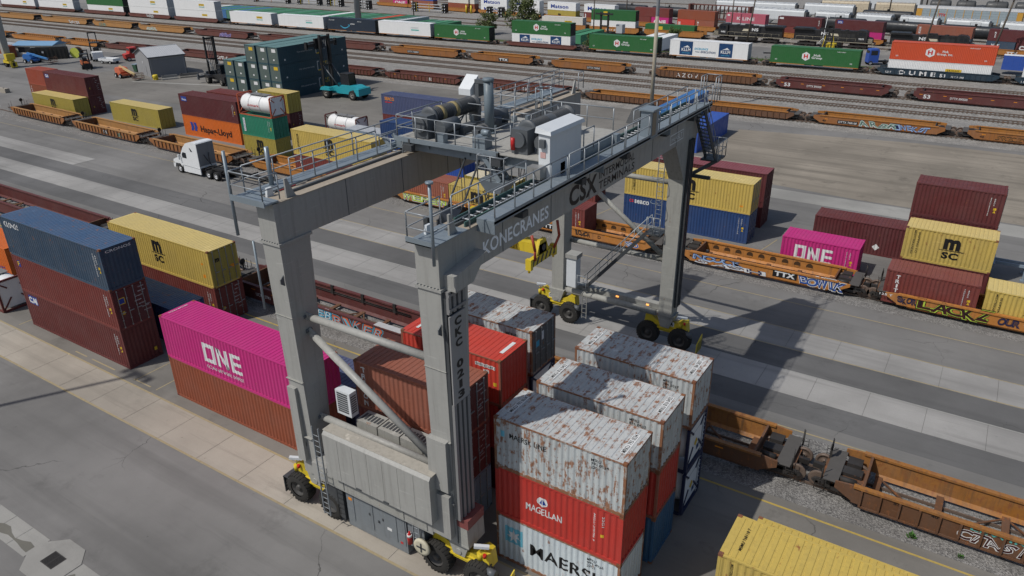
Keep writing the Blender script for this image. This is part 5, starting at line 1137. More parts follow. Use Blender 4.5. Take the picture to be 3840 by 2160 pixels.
# bogies -------------------------------------------------------------
tprof = [(-.29, .44), (-.29, .66), (-.24, .75), (-.12, .785), (.12, .785), (.24, .75), (.29, .66), (.29, .44)]
TYRE = MB().lathe(tprof, 30, 'y', caps=False).mesh('tyre')
gt = MB()
for k in range(26):
    a = 2*math.pi*k/26
    for s in (-1, 1):
        c = a+s*.03; rr = .80
        p = lambda an, r_, y_: (math.cos(an)*r_, y_, math.sin(an)*r_)
        gt.hexa([p(c-.055, .77, s*.02), p(c+.055, .77, s*.02), p(c+.055+.06, .70, s*.28), p(c-.055+.06, .70, s*.28)], [p(c-.055, .815, s*.02), p(c+.055, .815, s*.02), p(c+.055+.06, .77, s*.285), p(c-.055+.06, .77, s*.285)])
TREAD = gt.mesh('tread_lugs')
HUB = MB().lathe([(-.20, .44), (-.245, .44), (-.25, .40), (-.12, .36), (-.10, .17), (-.22, .15), (-.24, .12), (-.24, .001)], 24, 'y', caps=False).mesh('hub')
def rtg_bogie(root, xc, yc, cam_side, letter=None, fm=True):
    g = MB()
    arch = [(-1.55, 1.02), (-1.45, 1.62), (-1.15, 1.72), (-.75, 1.42), (-.35, 1.28), (.35, 1.28), (.75, 1.42), (1.15, 1.72), (1.45, 1.62), (1.55, 1.02), (.95, .98), (.4, .84), (-.4, .84), (-.95, .98)]
    arch = [(p[0], p[1]*1.12+(.22 if p[1] > 1.2 else .10)) for p in arch]; g.prism(arch, 'y', .0, .62)
    b = obj('bogie_beam', MB_shift(g, xc, yc, root), k_yel, root)
    P('bogie_rib', shift(MB().prism([(-1.5, 1.24), (1.5, 1.24), (1.5, 1.30), (-1.5, 1.30)], 'y', -.10, .0).prism([(-1.2, 1.46), (1.2, 1.46), (1.2, 1.50), (-1.2, 1.50)], 'y', -.06, .0), xc, yc), k_yel, b)
    P('pivot_block', shift(MB().prism([(-.62, 2.35), (.62, 2.35), (.30, 1.4), (-.30, 1.4)], 'y', -.12, .74).cyl((0, -.16, 1.62), (0, .78, 1.62), .16, 12), xc, yc), k_grey2, root)
    P('drive_motor', shift(MB().cyl((1.5, -.15, 1.3), (1.95, -.15, 1.3), .2, 12).box(1.5, 1.8, -.4, .2, 1.05, 1.15).cyl((-1.5, .1, 1.15), (-1.75, .1, 1.15), .16, 10), xc, yc), k_mach, b)
    for xx in (-1.15, 1.15):
        wv = obj('wheel', TYRE, k_tyre, root, (xc+xx-root.location.x, yc-root.location.y-.12, .80))
        obj('tread_lugs', TREAD, k_tyre, wv); obj('hub', HUB, k_hub, wv); obj('hub', HUB, k_hub, wv, (0, 0, 0), math.pi)
        P('fork', shift(MB().box(xx-.14, xx+.14, .0, .5, 1.1, 1.35).box(xx-.16, xx+.16, .24, .5, .55, 1.2).box(xx-.1, xx+.1, .15, .3, .72, .88), xc, yc), k_dark, b)
    # mast with camera, beacon
    xm = 1.25*cam_side
    P('sensor_mast', shift(MB().cyl((xm, .1, 1.6), (xm, .1, 2.35), .04, 6).cyl((xm, .1, 2.0), (xm+.3*cam_side, .1, 2.1), .03, 6).cyl((xm-.2, 0, 1.6), (xm-.2, 0, 1.95), .12, 10), xc, yc), k_yel, b)
    P('camera_housing', shift(MB().beam((xm-.35, -.2, 2.45), (xm+.2, .15, 2.38), .17, .13), xc, yc), k_white, b)
    P('beacon', shift(MB().cyl((xm+.12, -.1, 1.95), (xm+.12, -.1, 2.12), .08, 10), xc, yc), flat('beacon_red', (.5, .03, .02), .3), b)
    if letter:
        write(root, letter, 'F', xc-root.location.x-.62 if letter == 'D' else xc-root.location.x+.35, 1.60, .22, .24, i_k, yc-root.location.y-.012, None, .04)
        shape(root, rect(xc-root.location.x+(-.68 if letter == 'D' else .29), xc-root.location.x+(-.34 if letter == 'D' else .63), 1.55, 1.89), 'F', i_w, yc-root.location.y-.008, None, 'letter_plate')
    if fm:
        e = -1 if cam_side < 0 else 1
        P('mud_guard', shift(MB().box(e*2.05-.02, e*2.05+.02, -.42, .42, .25, 1.25).box(min(e*1.6, e*2.05), max(e*1.6, e*2.05), -.42, .42, 1.23, 1.27), xc, yc), k_dark, b)
    return b
def shift(mb, x, y): mb.v = [(p[0]+x, p[1]+y, p[2]) for p in mb.v]; return mb
def MB_shift(mb, x, y, root): return shift(mb, x, y).mesh('part', root.location)
rtg_bogie(cr_, -24.15, 19.3, -1); rtg_bogie(cr_, -15.4, 19.3, 1, fm=False)
rtg_bogie(cr_, -24.0, 43.05, -1, 'D'); rtg_bogie(cr_, -15.7, 43.35, 1, 'A', False)
def chevron(x, y):
    c_ = P('bumper_board', MB().hexa([(x, y-.5, .25), (x+.05, y-.5, .25), (x+.05, y+.5, .25), (x, y+.5, .25)], [(x, y-.5, .95), (x+.05, y-.5, .95), (x+.05, y+.5, 1.35), (x, y+.5, 1.35)]), k_yel)
    for k in range(4): P('stripe', MB().beam((x+.056, y-.42+k*.25, .28), (x+.056, y-.2+k*.25, 1.0), .012, .09), k_dark, c_)
chevron(-12.95, 19.3); chevron(-13.25, 43.3)
# braces between the near legs -----------------------------------------
def pipe(name, p, q, r=.17, m=k_grey):
    o = P(name, MB().cyl(p, q, r, 16), m)
    for e, s in ((p, 1), (q, -1)):
        d_ = (Vector(q)-Vector(p)).normalized()*s; c = Vector(e)-d_*.25
        P('lug', MB().beam(c, Vector(e)+d_*.12, .10, .34), m, o); P('pin', MB().cyl((c.x, c.y-.16, c.z), (c.x, c.y+.16, c.z), .09, 12), flat('pin_red', (.28, .05, .04), .6) if s < 0 else k_mach, o)
    return o
pipe('tie_pipe', (-23.3, 19.6, 10.8), (-16.6, 19.6, 10.8)); pipe('diagonal_brace', (-23.3, 19.6, 9.95), (-16.75, 19.6, 5.75), .17); pipe('tie_pipe', (-23.3, 19.6, 5.48), (-16.6, 19.6, 5.48))
pipe('tie_pipe', (-23.3, 44.2, 11.3), (-16.5, 44.2, 11.3), .17, k_grey2); pipe('diagonal_brace', (-23.2, 44.2, 11.0), (-16.6, 44.2, 6.2), .17, k_grey2); pipe('tie_pipe', (-23.3, 44.2, 5.9), (-16.5, 44.2, 5.9), .17, k_grey2); pipe('sill_pipe', (-23.3, 43.3, 2.35), (-16.4, 43.3, 2.35), .22, k_grey2)
P('sill_beam', MB().box(-23.4, -16.3, 43.7, 44.2, 2.3, 2.75), k_grey2)
P('marker_lamp', MB().box(-19.6, -19.4, 43.66, 43.7, 2.55, 2.65), flat('lamp_amber', (.9, .35, .08), .4, 0, 2.0)); P('marker_lamp', MB().box(-17.3, -17.12, 43.66, 43.7, 2.5, 2.6), flat('lamp_amber', (.9, .35, .08), .4, 0, 2.0))
# sill with fuel box and engine house -----------------------------------
P('sill_beam', MB().box(-23.5, -16.3, 18.62, 20.1, 2.55, 3.45), k_grey)
for xa, xb in ((-22.9, -21.5), (-21.35, -17.9), (-17.75, -16.6)): P('sill_panel', MB().box(xa, xb, 18.585, 18.62, 2.66, 3.22), k_grey2)
hs = P('switchgear_house', MB().prism([(18.2, 3.6), (18.9, 3.6), (18.9, 5.95), (18.84, 6.05), (18.34, 6.05), (18.2, 5.9)], 'x', -22.0, -15.95), k_grey)
wd_ = (22.0-15.95)/7
for k in range(1, 7): P('panel_seam', MB().box(-22.0+k*wd_-.012, -22.0+k*wd_+.012, 18.19, 18.2, 3.65, 5.85), k_grey2, hs)
P('roof_cap', MB().box(-22.06, -15.9, 18.32, 18.88, 6.052, 6.07), paint('engine_roof_dust', (.36, .335, .285), .8, .8, .3), hs)
for x in (-20.2, -18.6): P('latch', MB().box(x, x+.28, 18.15, 18.2, 3.64, 3.70), k_dark, hs)
en = P('engine_enclosure', MB().box(-21.9, -18.2, 19.0, 20.7, .12, 2.5), k_gen)
for a, b in ((-21.85, -21.42), (-21.36, -20.22), (-19.75, -18.78), (-18.72, -18.28)): P('access_door', MB().box(a, b, 18.975, 19.0, .55, 2.35), k_gen, en)
for x, z in ((-20.45, 1.4), (-19.9, 1.2), (-19.62, 1.45)): P('door_latch', MB().box(x, x+.07, 18.95, 18.978, z, z+.13), k_dark, en)
P('sticker', MB().box(-19.35, -19.08, 18.966, 18.974, 1.05, 1.2), i_w, en); P('sticker', MB().box(-21.72, -21.5, 18.966, 18.974, 1.75, 1.9), i_o, en); P('sticker', MB().box(-18.6, -18.45, 18.966, 18.974, .6, .72), i_r, en)
P('cable_hatch', MB().hexa([(-23.2, 18.9, .95), (-22.0, 18.9, .3), (-22.0, 20.4, .3), (-23.2, 20.4, .95)], [(-23.2, 18.9, 2.4), (-22.0, 18.9, 2.4), (-22.0, 20.4, 2.4), (-23.2, 20.4, 2.4)]), k_dark)
P('service_cabinet', MB().box(-18.15, -17.2, 19.05, 20.4, .7, 2.5), k_gen)
fe = P('fire_extinguisher', MB().lathe([(.75, .10), (.75, .12), (1.25, .12), (1.33, .05), (1.42, .05)], 12, 'z', (-17.95, 18.9, .25)), flat('extinguisher_red', (.45, .02, .02), .35)); P('extinguisher_label', MB().lathe([(1.15, .122), (1.28, .122)], 12, 'z', (-17.95, 18.9, .25)), i_w, fe)
P('hose_reel', MB().lathe([(18.55, .30), (18.55, .42), (18.62, .44), (18.69, .42), (18.69, .30)], 22, 'y', (-17.0, 0, 1.5)).cyl((-17.0, 18.56, 1.5), (-17.0, 18.7, 1.5), .30, 16), flat('hose_cream', (.5, .47, .36), .6)); P('reel_spokes', MB().box(-17.25, -16.75, 18.53, 18.55, 1.46, 1.54).box(-17.04, -16.96, 18.53, 18.55, 1.25, 1.75), k_dark)
def ladder(name, x0, x1, y, z0, z1, m=k_galv, st=.3):
    g = MB().box(x0-.02, x0+.02, y-.03, y+.03, z0, z1).box(x1-.02, x1+.02, y-.03, y+.03, z0, z1)
    n = int((z1-z0)/st)
    for k in range(n): g.cyl((x0, y, z0+.1+k*st), (x1, y, z0+.1+k*st), .016, 5)
    return P(name, g, m)
ladder('ladder', -22.72, -22.32, 18.3, .95, 6.0, k_rail); ladder('ladder', -17.55, -17.2, 18.75, 1.3, 2.6, k_rail); ladder('ladder', -21.9, -21.55, 43.0, .55, 2.3, k_grey2, .35)
ac = P('air_conditioner', MB().box(-22.75, -21.85, 19.95, 20.4, 5.75, 7.05), k_white)
gr_ = MB()
for k in range(9): gr_.box(-22.66, -22.0, 19.945, 19.95, 5.9+k*.12, 5.985+k*.12)
P('fan_grille', gr_, k_dark, ac)
gr_ = MB()
for k in range(8): gr_.box(-21.85, -21.845, 20.0, 20.35, 5.95+k*.12, 6.02+k*.12)
P('side_grille', gr_, k_dark, ac)
for k in range(4):
    d_ = P('resistor_box', MB().box(-21.8+k*1.32, -20.55+k*1.32, 20.15, 21.0, 5.0, 5.6), k_grey2)
    s_ = MB()
    for q in range(6): s_.box(-21.7+k*1.32+q*.19, -21.58+k*1.32+q*.19, 20.35, 20.8, 5.602, 5.612)
    P('vent_slots', s_, k_dark, d_)
for z0, z1 in ((5.45, 8.1), (2.75, 5.35)): P('junction_panel', MB().box(-16.28, -15.32, 18.62, 18.9, z0-.2 if z0 > 5 else z0, z1-.35), k_grey)
P('junction_panel', MB().box(-24.5, -24.0, 18.7, 18.93, 3.2, 7.3), k_grey)
# cable ducts and the number board on the right leg -------------------------------------
k_slot = paint('duct_strip_grey', (.20, .20, .20), .5, .2, .1)
P('duct_back', MB().box(-15.2, -15.05, 18.84, 19.86, 3.8, 14.4), k_dark)
for y in (18.84, 19.13, 19.42, 19.71):
    for z0, z1 in ((3.8, 9.55), (13.5, 14.4)): P('cable_duct', MB().box(-15.06, -14.93, y, y+.16, z0, z1), k_slot)
for z in (13.6, 14.2): P('duct_clamp', MB().box(-14.93, -14.90, 18.84, 19.87, z, z+.1), k_slot)
P('number_board', MB().box(-14.96, -14.90, 18.8, 19.78, 9.6, 13.42), paint('number_board_grey', (.25, .25, .25), .5, .15, .1))
rx = -14.892-cr_.location.x
for k, ch in enumerate('CKC 0213'):
    if ch != ' ': write(cr_, ch, 'R', 19.08-cr_.location.y+(.1 if ch == '1' else 0), 12.93-k*.455, .42 if ch != '1' else .2, .36, i_k, rx, None, .05)
P('cable_shroud', MB().hexa([(-15.2, 18.98, 14.4), (-14.7, 18.98, 14.4), (-14.7, 20.1, 14.4), (-15.2, 20.1, 14.4)], [(-15.2, 18.98, 15.0), (-14.7, 18.98, 15.0), (-14.7, 21.0, 15.3), (-15.2, 21.0, 15.3)]), k_grey)
P('cable_chute', MB().hexa([(-15.2, 19.0, 2.2), (-14.7, 19.0, 2.2), (-14.7, 20.2, 2.2), (-15.2, 20.2, 2.2)], [(-15.2, 19.0, 3.3), (-14.75, 19.0, 3.3), (-14.75, 20.2, 3.3), (-15.2, 20.2, 3.3)]), k_grey2)
P('red_band', MB().box(-15.22, -14.66, 18.97, 20.13, 3.32, 3.8), paint('dull_red', (.20, .06, .055), .6, .3))
# lettering on the right girder ---------------------------------------------------------
gx_ = XR[1]+.006-cr_.location.x; oy = cr_.location.y
write(cr_, 'KONECRANES', 'R', 21.45-oy, 14.80, 4.95, .58, ink('bright_white', (.85, .88, .92)), gx_, None, .02)
write(cr_, 'CSX', 'R', 28.25-oy, 14.64, 2.75, .95, i_k, gx_, None, .035); write(cr_, 'INTERMODAL', 'R', 31.2-oy, 15.20, 4.1, .38, i_k, gx_, None, .012); write(cr_, 'TERMINALS', 'R', 31.2-oy, 14.68, 4.1, .40, i_k, gx_, None, .012)
fr = rect(40.2-oy, 42.3-oy, 14.74, 15.32); decal(cr_, fr+rect(40.26-oy, 42.24-oy, 14.80, 15.26), [(0, 1, 5, 4), (1, 2, 6, 5), (2, 3, 7, 6), (3, 0, 4, 7)], 'R', k_white, gx_, None, 'sign_border')
write(cr_, 'SWL', 'R', 40.4-oy, 14.9, .55, .2, k_white, gx_, None, .01); write(cr_, '45LT', 'R', 41.05-oy, 14.87, 1.05, .32, k_white, gx_, None, .02)
# walkways -----------------------------------------------------------------------------
def railing(name, pts, h=1.1, mid=True, r=.028, step=1.5, m=k_rail):
    g = MB()
    for a, b in zip(pts, pts[1:]):
        a, b = Vector(a), Vector(b); L_ = (b-a).length; n = max(1, round(L_/step)); up = Vector((0, 0, h))
        g.cyl(a+up, b+up, r, 6)
        if mid: g.cyl(a+up*.5, b+up*.5, r*.85, 6)
        for k in range(n+1):
            p = a+(b-a)*(k/n); g.cyl(p, p+up, r, 6)
    return P(name, g, m)
wk = P('walkway', MB().box(XR[1], -14.38, 21.1, 44.6, 16.36, 16.46).box(-14.42, -14.38, 21.1, 44.6, 16.30, 16.58), k_galv)
P('walkway_bracket', MB().box(-15.2, -14.4, 21.1, 21.14, 15.95, 16.36).box(-15.2, -14.4, 30, 30.05, 15.95, 16.36).box(-15.2, -14.4, 38, 38.05, 15.95, 16.36), k_galv)
tr = MB()
for k in range(58): tr.box(XR[1]+.04, -14.44, 21.2+k*.4, 21.215+k*.4, 16.461, 16.468)
P('tread_bar', tr, k_rail, wk)
for a, b in ((21.15, 26.6), (26.75, 32.2), (32.35, 37.8), (37.95, 44.5)): railing('handrail', [(-14.42, a, 16.46), (-14.42, b, 16.46)], 1.15, True, .03, 1.4)
for a, b in ((20.6, 25.8), (36.6, 44.4)): railing('handrail', [(-15.95, a, 16.25), (-15.95, b, 16.25)], 1.1, True, .03, 1.6)
P('cable_tray', MB().box(-15.9, -15.82, 20.6, 44, 16.24, 16.5).box(-15.42, -15.36, 20.6, 44, 16.24, 16.42), paint('tray_green', (.05, .11, .10), .6, .3))
tr = MB()
for k in range(52): tr.box(-15.82, -15.42, 21+k*.44, 21.04+k*.44, 16.36, 16.39)
P('tray_rung', tr, k_white)
pf = P('end_platform', MB().box(XR[0]-.05, XR[1]+.1, 18.35, 20.4, ZT+.03, ZT+.07).box(XR[0]-.05, XR[1]+.1, 18.35, 18.39, ZT+.03, ZT+.25), k_galv)
railing('handrail', [(XR[0], 20.3, ZT+.05), (XR[0], 18.4, ZT+.05), (XR[1]+.05, 18.4, ZT+.05), (XR[1]+.05, 20.6, ZT+.05)], 1.1)
P('antenna_mast', MB().cyl((XR[1]+.12, 18.35, ZT-.6), (XR[1]+.12, 18.35, ZT+2.35), .06, 8).cyl((XR[1]+.12, 18.35, ZT+2.35), (XR[1]+.12, 18.35, ZT+2.42), .14, 12), k_galv)
wl = P('walkway', MB().box(-25.5, XL[0]-.02, 19.0, 44.8, 16.28, 16.36), k_galv)
railing('handrail', [(-25.45, 19.0, 16.36), (-25.45, 44.8, 16.36)], 1.1, True, .03, 1.6); railing('handrail', [(-24.62, 20.8, 16.36), (-24.62, 26.2, 16.36)], 1.1, True, .03, 1.3); railing('handrail', [(-24.62, 35.5, 16.36), (-24.62, 44.6, 16.36)], 1.1, True, .03, 1.5)
P('end_platform', MB().box(-25.5, XL[1]+.05, 18.3, 19.0, 16.26, 16.33).box(-25.5, XL[1]+.05, 18.26, 18.3, 16.2, 16.45), k_galv); railing('handrail', [(-25.45, 19.0, 16.3), (-25.45, 18.35, 16.3), (-23.6, 18.35, 16.3), (-23.6, 19.2, 16.3)], 1.1)
P('antenna_mast', MB().cyl((-25.6, 18.4, 14.6), (-25.6, 18.4, 18.2), .07, 8), k_galv); P('antenna_mast', MB().cyl((-25.2, 20.2, 16.3), (-25.2, 20.2, 18.0), .10, 8), k_galv); P('antenna_mast', MB().cyl((-24.95, 18.6, 11.2), (-24.95, 18.6, 14.4), .05, 8), k_galv)
railing('handrail', [(-25.45, 44.8, 16.36), (-25.45, 45.5, 16.36), (-23.6, 45.5, 16.36), (-23.6, 44.8, 16.36)], 1.1)
for y in (23.6, 28.6, 33.3, 38.4, 42.6): fl = P('floodlight', MB().box(-15.15, -14.75, y, y+.42, 15.72, 15.98).box(-14.95, -14.85, y+.15, y+.25, 15.98, 16.36), k_dark)
cb = P('control_cabinet', MB().box(-14.95, -14.35, 35.2, 36.1, 16.4, 17.75).box(-15.05, -14.25, 35.1, 36.2, 17.75, 17.82), k_galv); P('cabinet_door', MB().box(-14.35, -14.33, 35.3, 35.75, 16.5, 17.65), paint('cabinet_tan', (.25, .2, .14), .6), cb)
P('hatch_cover', MB().hexa([(-17.1, 38.2, 16.25), (-16.3, 38.2, 16.25), (-16.3, 40.6, 16.25), (-17.1, 40.6, 16.25)], [(-16.9, 38.5, 17.0), (-16.4, 38.5, 17.0), (-16.4, 40.4, 17.0), (-16.9, 40.4, 17.0)]), k_dark)
# stairs and platforms at the far end
def stair(p, q, wd, n, m, rail=True):
    p, q = Vector(p), Vector(q); g = MB(); d_ = (q-p); s = Vector((d_.y, -d_.x, 0)).normalized()*wd/2
    for e in (-1, 1): g.beam(p+s*e, q+s*e, .05, .22)
    st = P('stair', g, m); g = MB()
    for k in range(1, n): c = p+d_*(k/n); g.beam(c-s, c+s, .22, .03)
    P('stair_tread', g, m, st)
    if rail:
        for e in (-1, 1):
            g = MB(); u = Vector((0, 0, 1.0)); g.cyl(p+s*e+u, q+s*e+u, .025, 6).cyl(p+s*e+u*.5, q+s*e+u*.5, .02, 6)
            for k in range(6): c = p+s*e+d_*(k/5); g.cyl(c, c+u, .02, 5)
            P('stair_rail', g, k_rail, st)
    return st
stair((-21.85, 43.3, 2.85), (-17.3, 43.3, 8.15), .65, 18, k_dark)
stair((-14.85, 43.6, 16.4), (-14.35, 45.2, 12.9), .75, 14, k_dark); P('landing', MB().box(-14.9, -13.8, 44.9, 46.4, 12.8, 12.9), k_dark); railing('handrail', [(-13.8, 44.9, 12.9), (-13.8, 46.4, 12.9), (-14.9, 46.4, 12.9)], 1.1, True, .03, .6)
P('landing_bracket', MB().beam((-15.2, 44.4, 12.0), (-14.0, 45.6, 12.75), .12, .2).box(-15.3, -14.0, 44.3, 44.5, 11.8, 12.0), k_dark); P('landing', MB().box(-17.35, -16.3, 42.7, 43.9, 8.05, 8.15), k_dark); railing('handrail', [(-17.3, 42.75, 8.15), (-16.4, 42.75, 8.15)], 1.1, True, .03, .5)
railing('handrail', [(-15.2, 44.6, 16.46), (-15.2, 45.6, 16.46), (-14.3, 45.6, 16.46), (-14.3, 44.6, 16.46)], 1.5, True, .03, .6)
lad = ladder('ladder', -16.85, -16.45, 42.95, 8.2, 14.4, k_rail)
for z in (8.8, 10.4, 12.0, 13.4):
    g = MB(); pts = [(-16.75+.38*math.cos(R(a)), 42.92-.7*abs(math.sin(R(a))), z) for a in range(0, 181, 30)]; g.tube(pts, .02, 5); P('safety_hoop', g, k_galv, lad)
P('far_cabinet', MB().box(-23.05, -22.3, 42.65, 43.35, 3.0, 5.2), k_white); P('cabinet_hood', MB().box(-23.1, -22.2, 42.55, 43.4, 5.2, 5.5), k_grey)
railing('handrail', [(-22.2, 42.7, 2.9), (-21.5, 42.7, 2.9)], 1.1, True, .03, .7)
for y in (43.15, 43.4, 43.65): P('cable_duct', MB().box(-15.2, -15.0, y+.2, y+.3, 3.0, 14.4), k_dark)
# trolley -------------------------------------------------------------------------------
tz = 16.9
tr_ = P('trolley_frame', MB().box(-24.6, -15.3, 27.6, 28.0, 16.35, tz).box(-24.6, -15.3, 33.2, 33.6, 16.35, tz).box(-24.5, -23.6, 28, 33.2, 16.4, tz-.05).box(-16.3, -15.5, 28, 33.2, 16.4, tz-.05), k_galv)
P('trolley_deck', MB().box(-24.4, -15.6, 27.3, 33.9, tz, tz+.04), k_deck, tr_)
P('deck_edge', MB().box(-24.4, -18.3, 27.22, 27.3, tz-.08, tz+.14), k_galv, tr_)
railing('handrail', [(-24.3, 31.0, tz+.04), (-24.3, 27.4, tz+.04), (-21.9, 27.35, tz+.04), (-18.5, 27.35, tz+.04), (-18.5, 28.6, tz+.04)], 1.1, True, .03, 1.3)
railing('handrail', [(-24.3, 33.8, tz+.04), (-20.2, 33.8, tz+.04), (-15.8, 33.8, tz+.04)], 1.1, True, .03, 1.4); railing('handrail', [(-22.9, 31.2, tz+.04), (-20.2, 31.2, tz+.04)], 1.1, True, .03, 1.3)
railing('handrail', [(-19.6, 30.6, tz+.04), (-18.6, 30.6, tz+.04), (-18.6, 33.2, tz+.04)], 1.1, True, .03, 1.3)
for yc, nm in ((28.9, 0), (28.9, 1)):
    xx = -23.1 if nm == 0 else -17.5
    d_ = P('hoist_drum', MB().lathe([(28.4, .32), (28.4, .5), (28.5, .5), (28.5, .38), (32.0, .38), (32.0, .5), (32.1, .5), (32.1, .32)], 22, 'y', (xx, 0, tz+.95)), k_mach, tr_)
    rp = MB()
    for k in range(10): rp.lathe([(28.7+k*.13, .39), (28.76+k*.13, .41), (28.82+k*.13, .39)], 20, 'y', (xx, 0, tz+.95)).lathe([(30.6+k*.13, .39), (30.66+k*.13, .41), (30.72+k*.13, .39)], 20, 'y', (xx, 0, tz+.95))
    P('wire_rope', rp, k_dark, d_)['kind'] = 'stuff'
    if nm == 0:
        for y in (29.1, 30.2): P('drum_band', MB().lathe([(y, .412), (y, .42), (y+.26, .42), (y+.26, .412)], 20, 'y', (xx, 0, tz+.95)), paint('drum_brass', (.30, .24, .11), .5), d_)
    P('gearbox', MB().box(xx-.42, xx+.42, 27.75, 28.38, tz+.04, tz+1.15).cyl((xx, 27.6, tz+.7), (xx, 27.75, tz+.7), .34, 16), k_mach, tr_)
    P('hoist_motor', MB().cyl((xx+.95, 28.0, tz+.6), (xx+.95, 29.3, tz+.6), .34, 14).box(xx+.7, xx+1.2, 28.1, 29.2, tz+.04, tz+.3), k_mach, tr_)
    P('bearing_stand', MB().box(xx-.3, xx+.3, 32.12, 32.4, tz+.04, tz+1.2), k_mach, tr_)
P('trolley_motor', MB().cyl((-21.6, 31.6, tz+.55), (-21.0, 32.2, tz+.55), .34, 14).cyl((-21.3, 31.2, tz+.35), (-20.9, 31.5, tz+.35), .28, 12).box(-21.6, -20.9, 31.3, 32.1, tz+.04, tz+.25), k_mach, tr_)
ms = P('light_mast', MB().cyl((-20.84, 30.3, tz+.04), (-20.84, 30.3, 19.5), .24, 18).lathe([(tz+.04, .36), (tz+.12, .36), (tz+.14, .25)], 16, 'z', (-20.84, 30.3, 0)).lathe([(19.45, .24), (19.45, .28), (19.6, .28), (19.6, .05)], 16, 'z', (-20.84, 30.3, 0)), paint('mast_blue_grey', (.13, .165, .19), .45, .2, .1))
P('mast_arm', MB().box(-21.6, -20.9, 30.2, 30.5, 19.32, 19.5).box(-21.5, -21.3, 30.1, 30.6, 18.7, 19.3), k_mach, ms)
P('radar_box', MB().hexa([(-22.35, 29.9, 18.75), (-21.65, 29.9, 18.75), (-21.65, 30.5, 18.75), (-22.35, 30.5, 18.75)], [(-22.35, 29.9, 19.05), (-21.65, 29.9, 19.05), (-21.6, 30.55, 19.65), (-22.3, 30.55, 19.65)]), k_white, ms)
eh = P('electrical_house', MB().box(-15.85, -15.3, 26.65, 29.45, tz-.7, 18.35), k_white, tr_); P('house_roof', MB().hexa([(-15.98, 26.55, 18.36), (-15.2, 26.55, 18.30), (-15.2, 29.6, 18.30), (-15.98, 29.6, 18.36)], [(-15.95, 26.6, 18.6), (-15.25, 26.6, 18.46), (-15.25, 29.55, 18.46), (-15.95, 29.55, 18.6)]), k_white, eh)
P('junction_box', MB().box(-15.75, -15.5, 26.5, 26.65, 17.75, 18.1), k_mach, eh); P('label_plate', MB().box(-15.75, -15.5, 26.63, 26.648, 17.3, 17.55), flat('label_red_white', (.55, .35, .33), .5), eh); P('steel_box', MB().box(-16.1, -15.45, 26.1, 26.6, 16.5, 17.0), paint('stainless', (.35, .35, .34), .35, .1, .0, 0, .5), tr_)
railing('handrail', [(-15.25, 29.6, tz), (-15.25, 30.6, tz)], 1.0, False, .03, 1.0)
P('red_extinguisher', MB().cyl((-17.75, 27.6, tz+.25), (-17.75, 27.6, tz+.8), .1, 10), flat('extinguisher_red', (.45, .02, .02), .35), tr_); P('motor_box', MB().box(-19.9, -19.2, 27.5, 28.1, tz+.04, tz+.6).cyl((-19.6, 27.9, tz+.75), (-19.2, 27.9, tz+.75), .14, 10), k_galv, tr_)
P('motor_box', MB().box(-21.9, -21.5, 27.4, 27.75, tz+.04, tz+.5), k_galv, tr_); P('gear_case', MB().box(-22.3, -21.7, 29.3, 30.4, tz+.04, tz+.4), k_mach, tr_)
rc = random.Random(5)
for k in range(16):
    x = rc.uniform(-23.6, -16.6); y = rc.uniform(27.7, 33.3); a = rc.uniform(.12, .35); b = rc.uniform(.12, .4); h_ = rc.uniform(.15, .6)
    P('equipment_box', MB().box(x, x+a, y, y+b, tz+.04, tz+.04+h_), rc.choice((k_mach, k_galv, k_dark, k_deck)), tr_)
for k in range(7):
    x = rc.uniform(-23.4, -17); y = rc.uniform(27.6, 30); P('conduit', MB().tube([(x, y, tz+.08), (x+rc.uniform(-.6, .6), y+rc.uniform(.6, 2.5), tz+.08), (x+rc.uniform(-.8, .8), y+rc.uniform(2.5, 3.4), tz+rc.uniform(.1, .8))], .035, 6), rc.choice((k_rail, k_dark)), tr_)
for x in (-22.6, -20.2, -18.2): P('deck_frame', MB().box(x, x+.12, 27.5, 33.7, tz-.35, tz), k_galv, tr_)
P('sheave_guard', MB().lathe([(28.9, .3), (28.9, .36), (29.0, .36), (29.0, .3)], 16, 'y', (-20.4, 0, tz+.4)).lathe([(29.2, .3), (29.2, .36), (29.3, .36), (29.3, .3)], 16, 'y', (-20.4, 0, tz+.4)), k_dark, tr_)
hp = MB()
for zz in (17.4, 17.95): hp.tube([(-20.0+.45*math.cos(R(a)), 34.2+.45*math.sin(R(a)), zz+.6) for a in range(0, 361, 30)], .03, 5)
for a in range(0, 360, 72): hp.cyl((-20.0+.45*math.cos(R(a)), 34.2+.45*math.sin(R(a)), tz), (-20.0+.45*math.cos(R(a)), 34.2+.45*math.sin(R(a)), 18.6), .03, 5)
P('ladder_cage', hp, k_galv, tr_)
# suspended access baskets with stairs
for xa, xb, y0 in ((-19.3, -17.85, 27.35), (-25.4, -23.9, 27.6)):
    bs = P('access_basket', MB().hexa([(xa+.35, y0-.2, 15.1), (xb-.35, y0-.2, 15.1), (xb-.35, y0+.6, 15.1), (xa+.35, y0+.6, 15.1)], [(xa, y0-.35, 15.7), (xb, y0-.35, 15.7), (xb, y0+.9, 15.7), (xa, y0+.9, 15.7)]), k_galv, tr_)
    railing('handrail', [(xa, y0+.9, 15.7), (xa, y0-.35, 15.7), (xb, y0-.35, 15.7), (xb, y0+.9, 15.7)], 1.15, True, .03, .8)
    stair((xa+.2, y0+.1, 16.85), (xb-.3, y0+.1, 15.72), .7, 6, k_galv, False)
for x in (-23.7, -18.6): P('floodlight', MB().box(x, x+.55, 27.0, 27.3, 16.45, 16.75).box(x+.2, x+.3, 27.2, 27.35, 16.75, 17.0), k_dark, tr_)
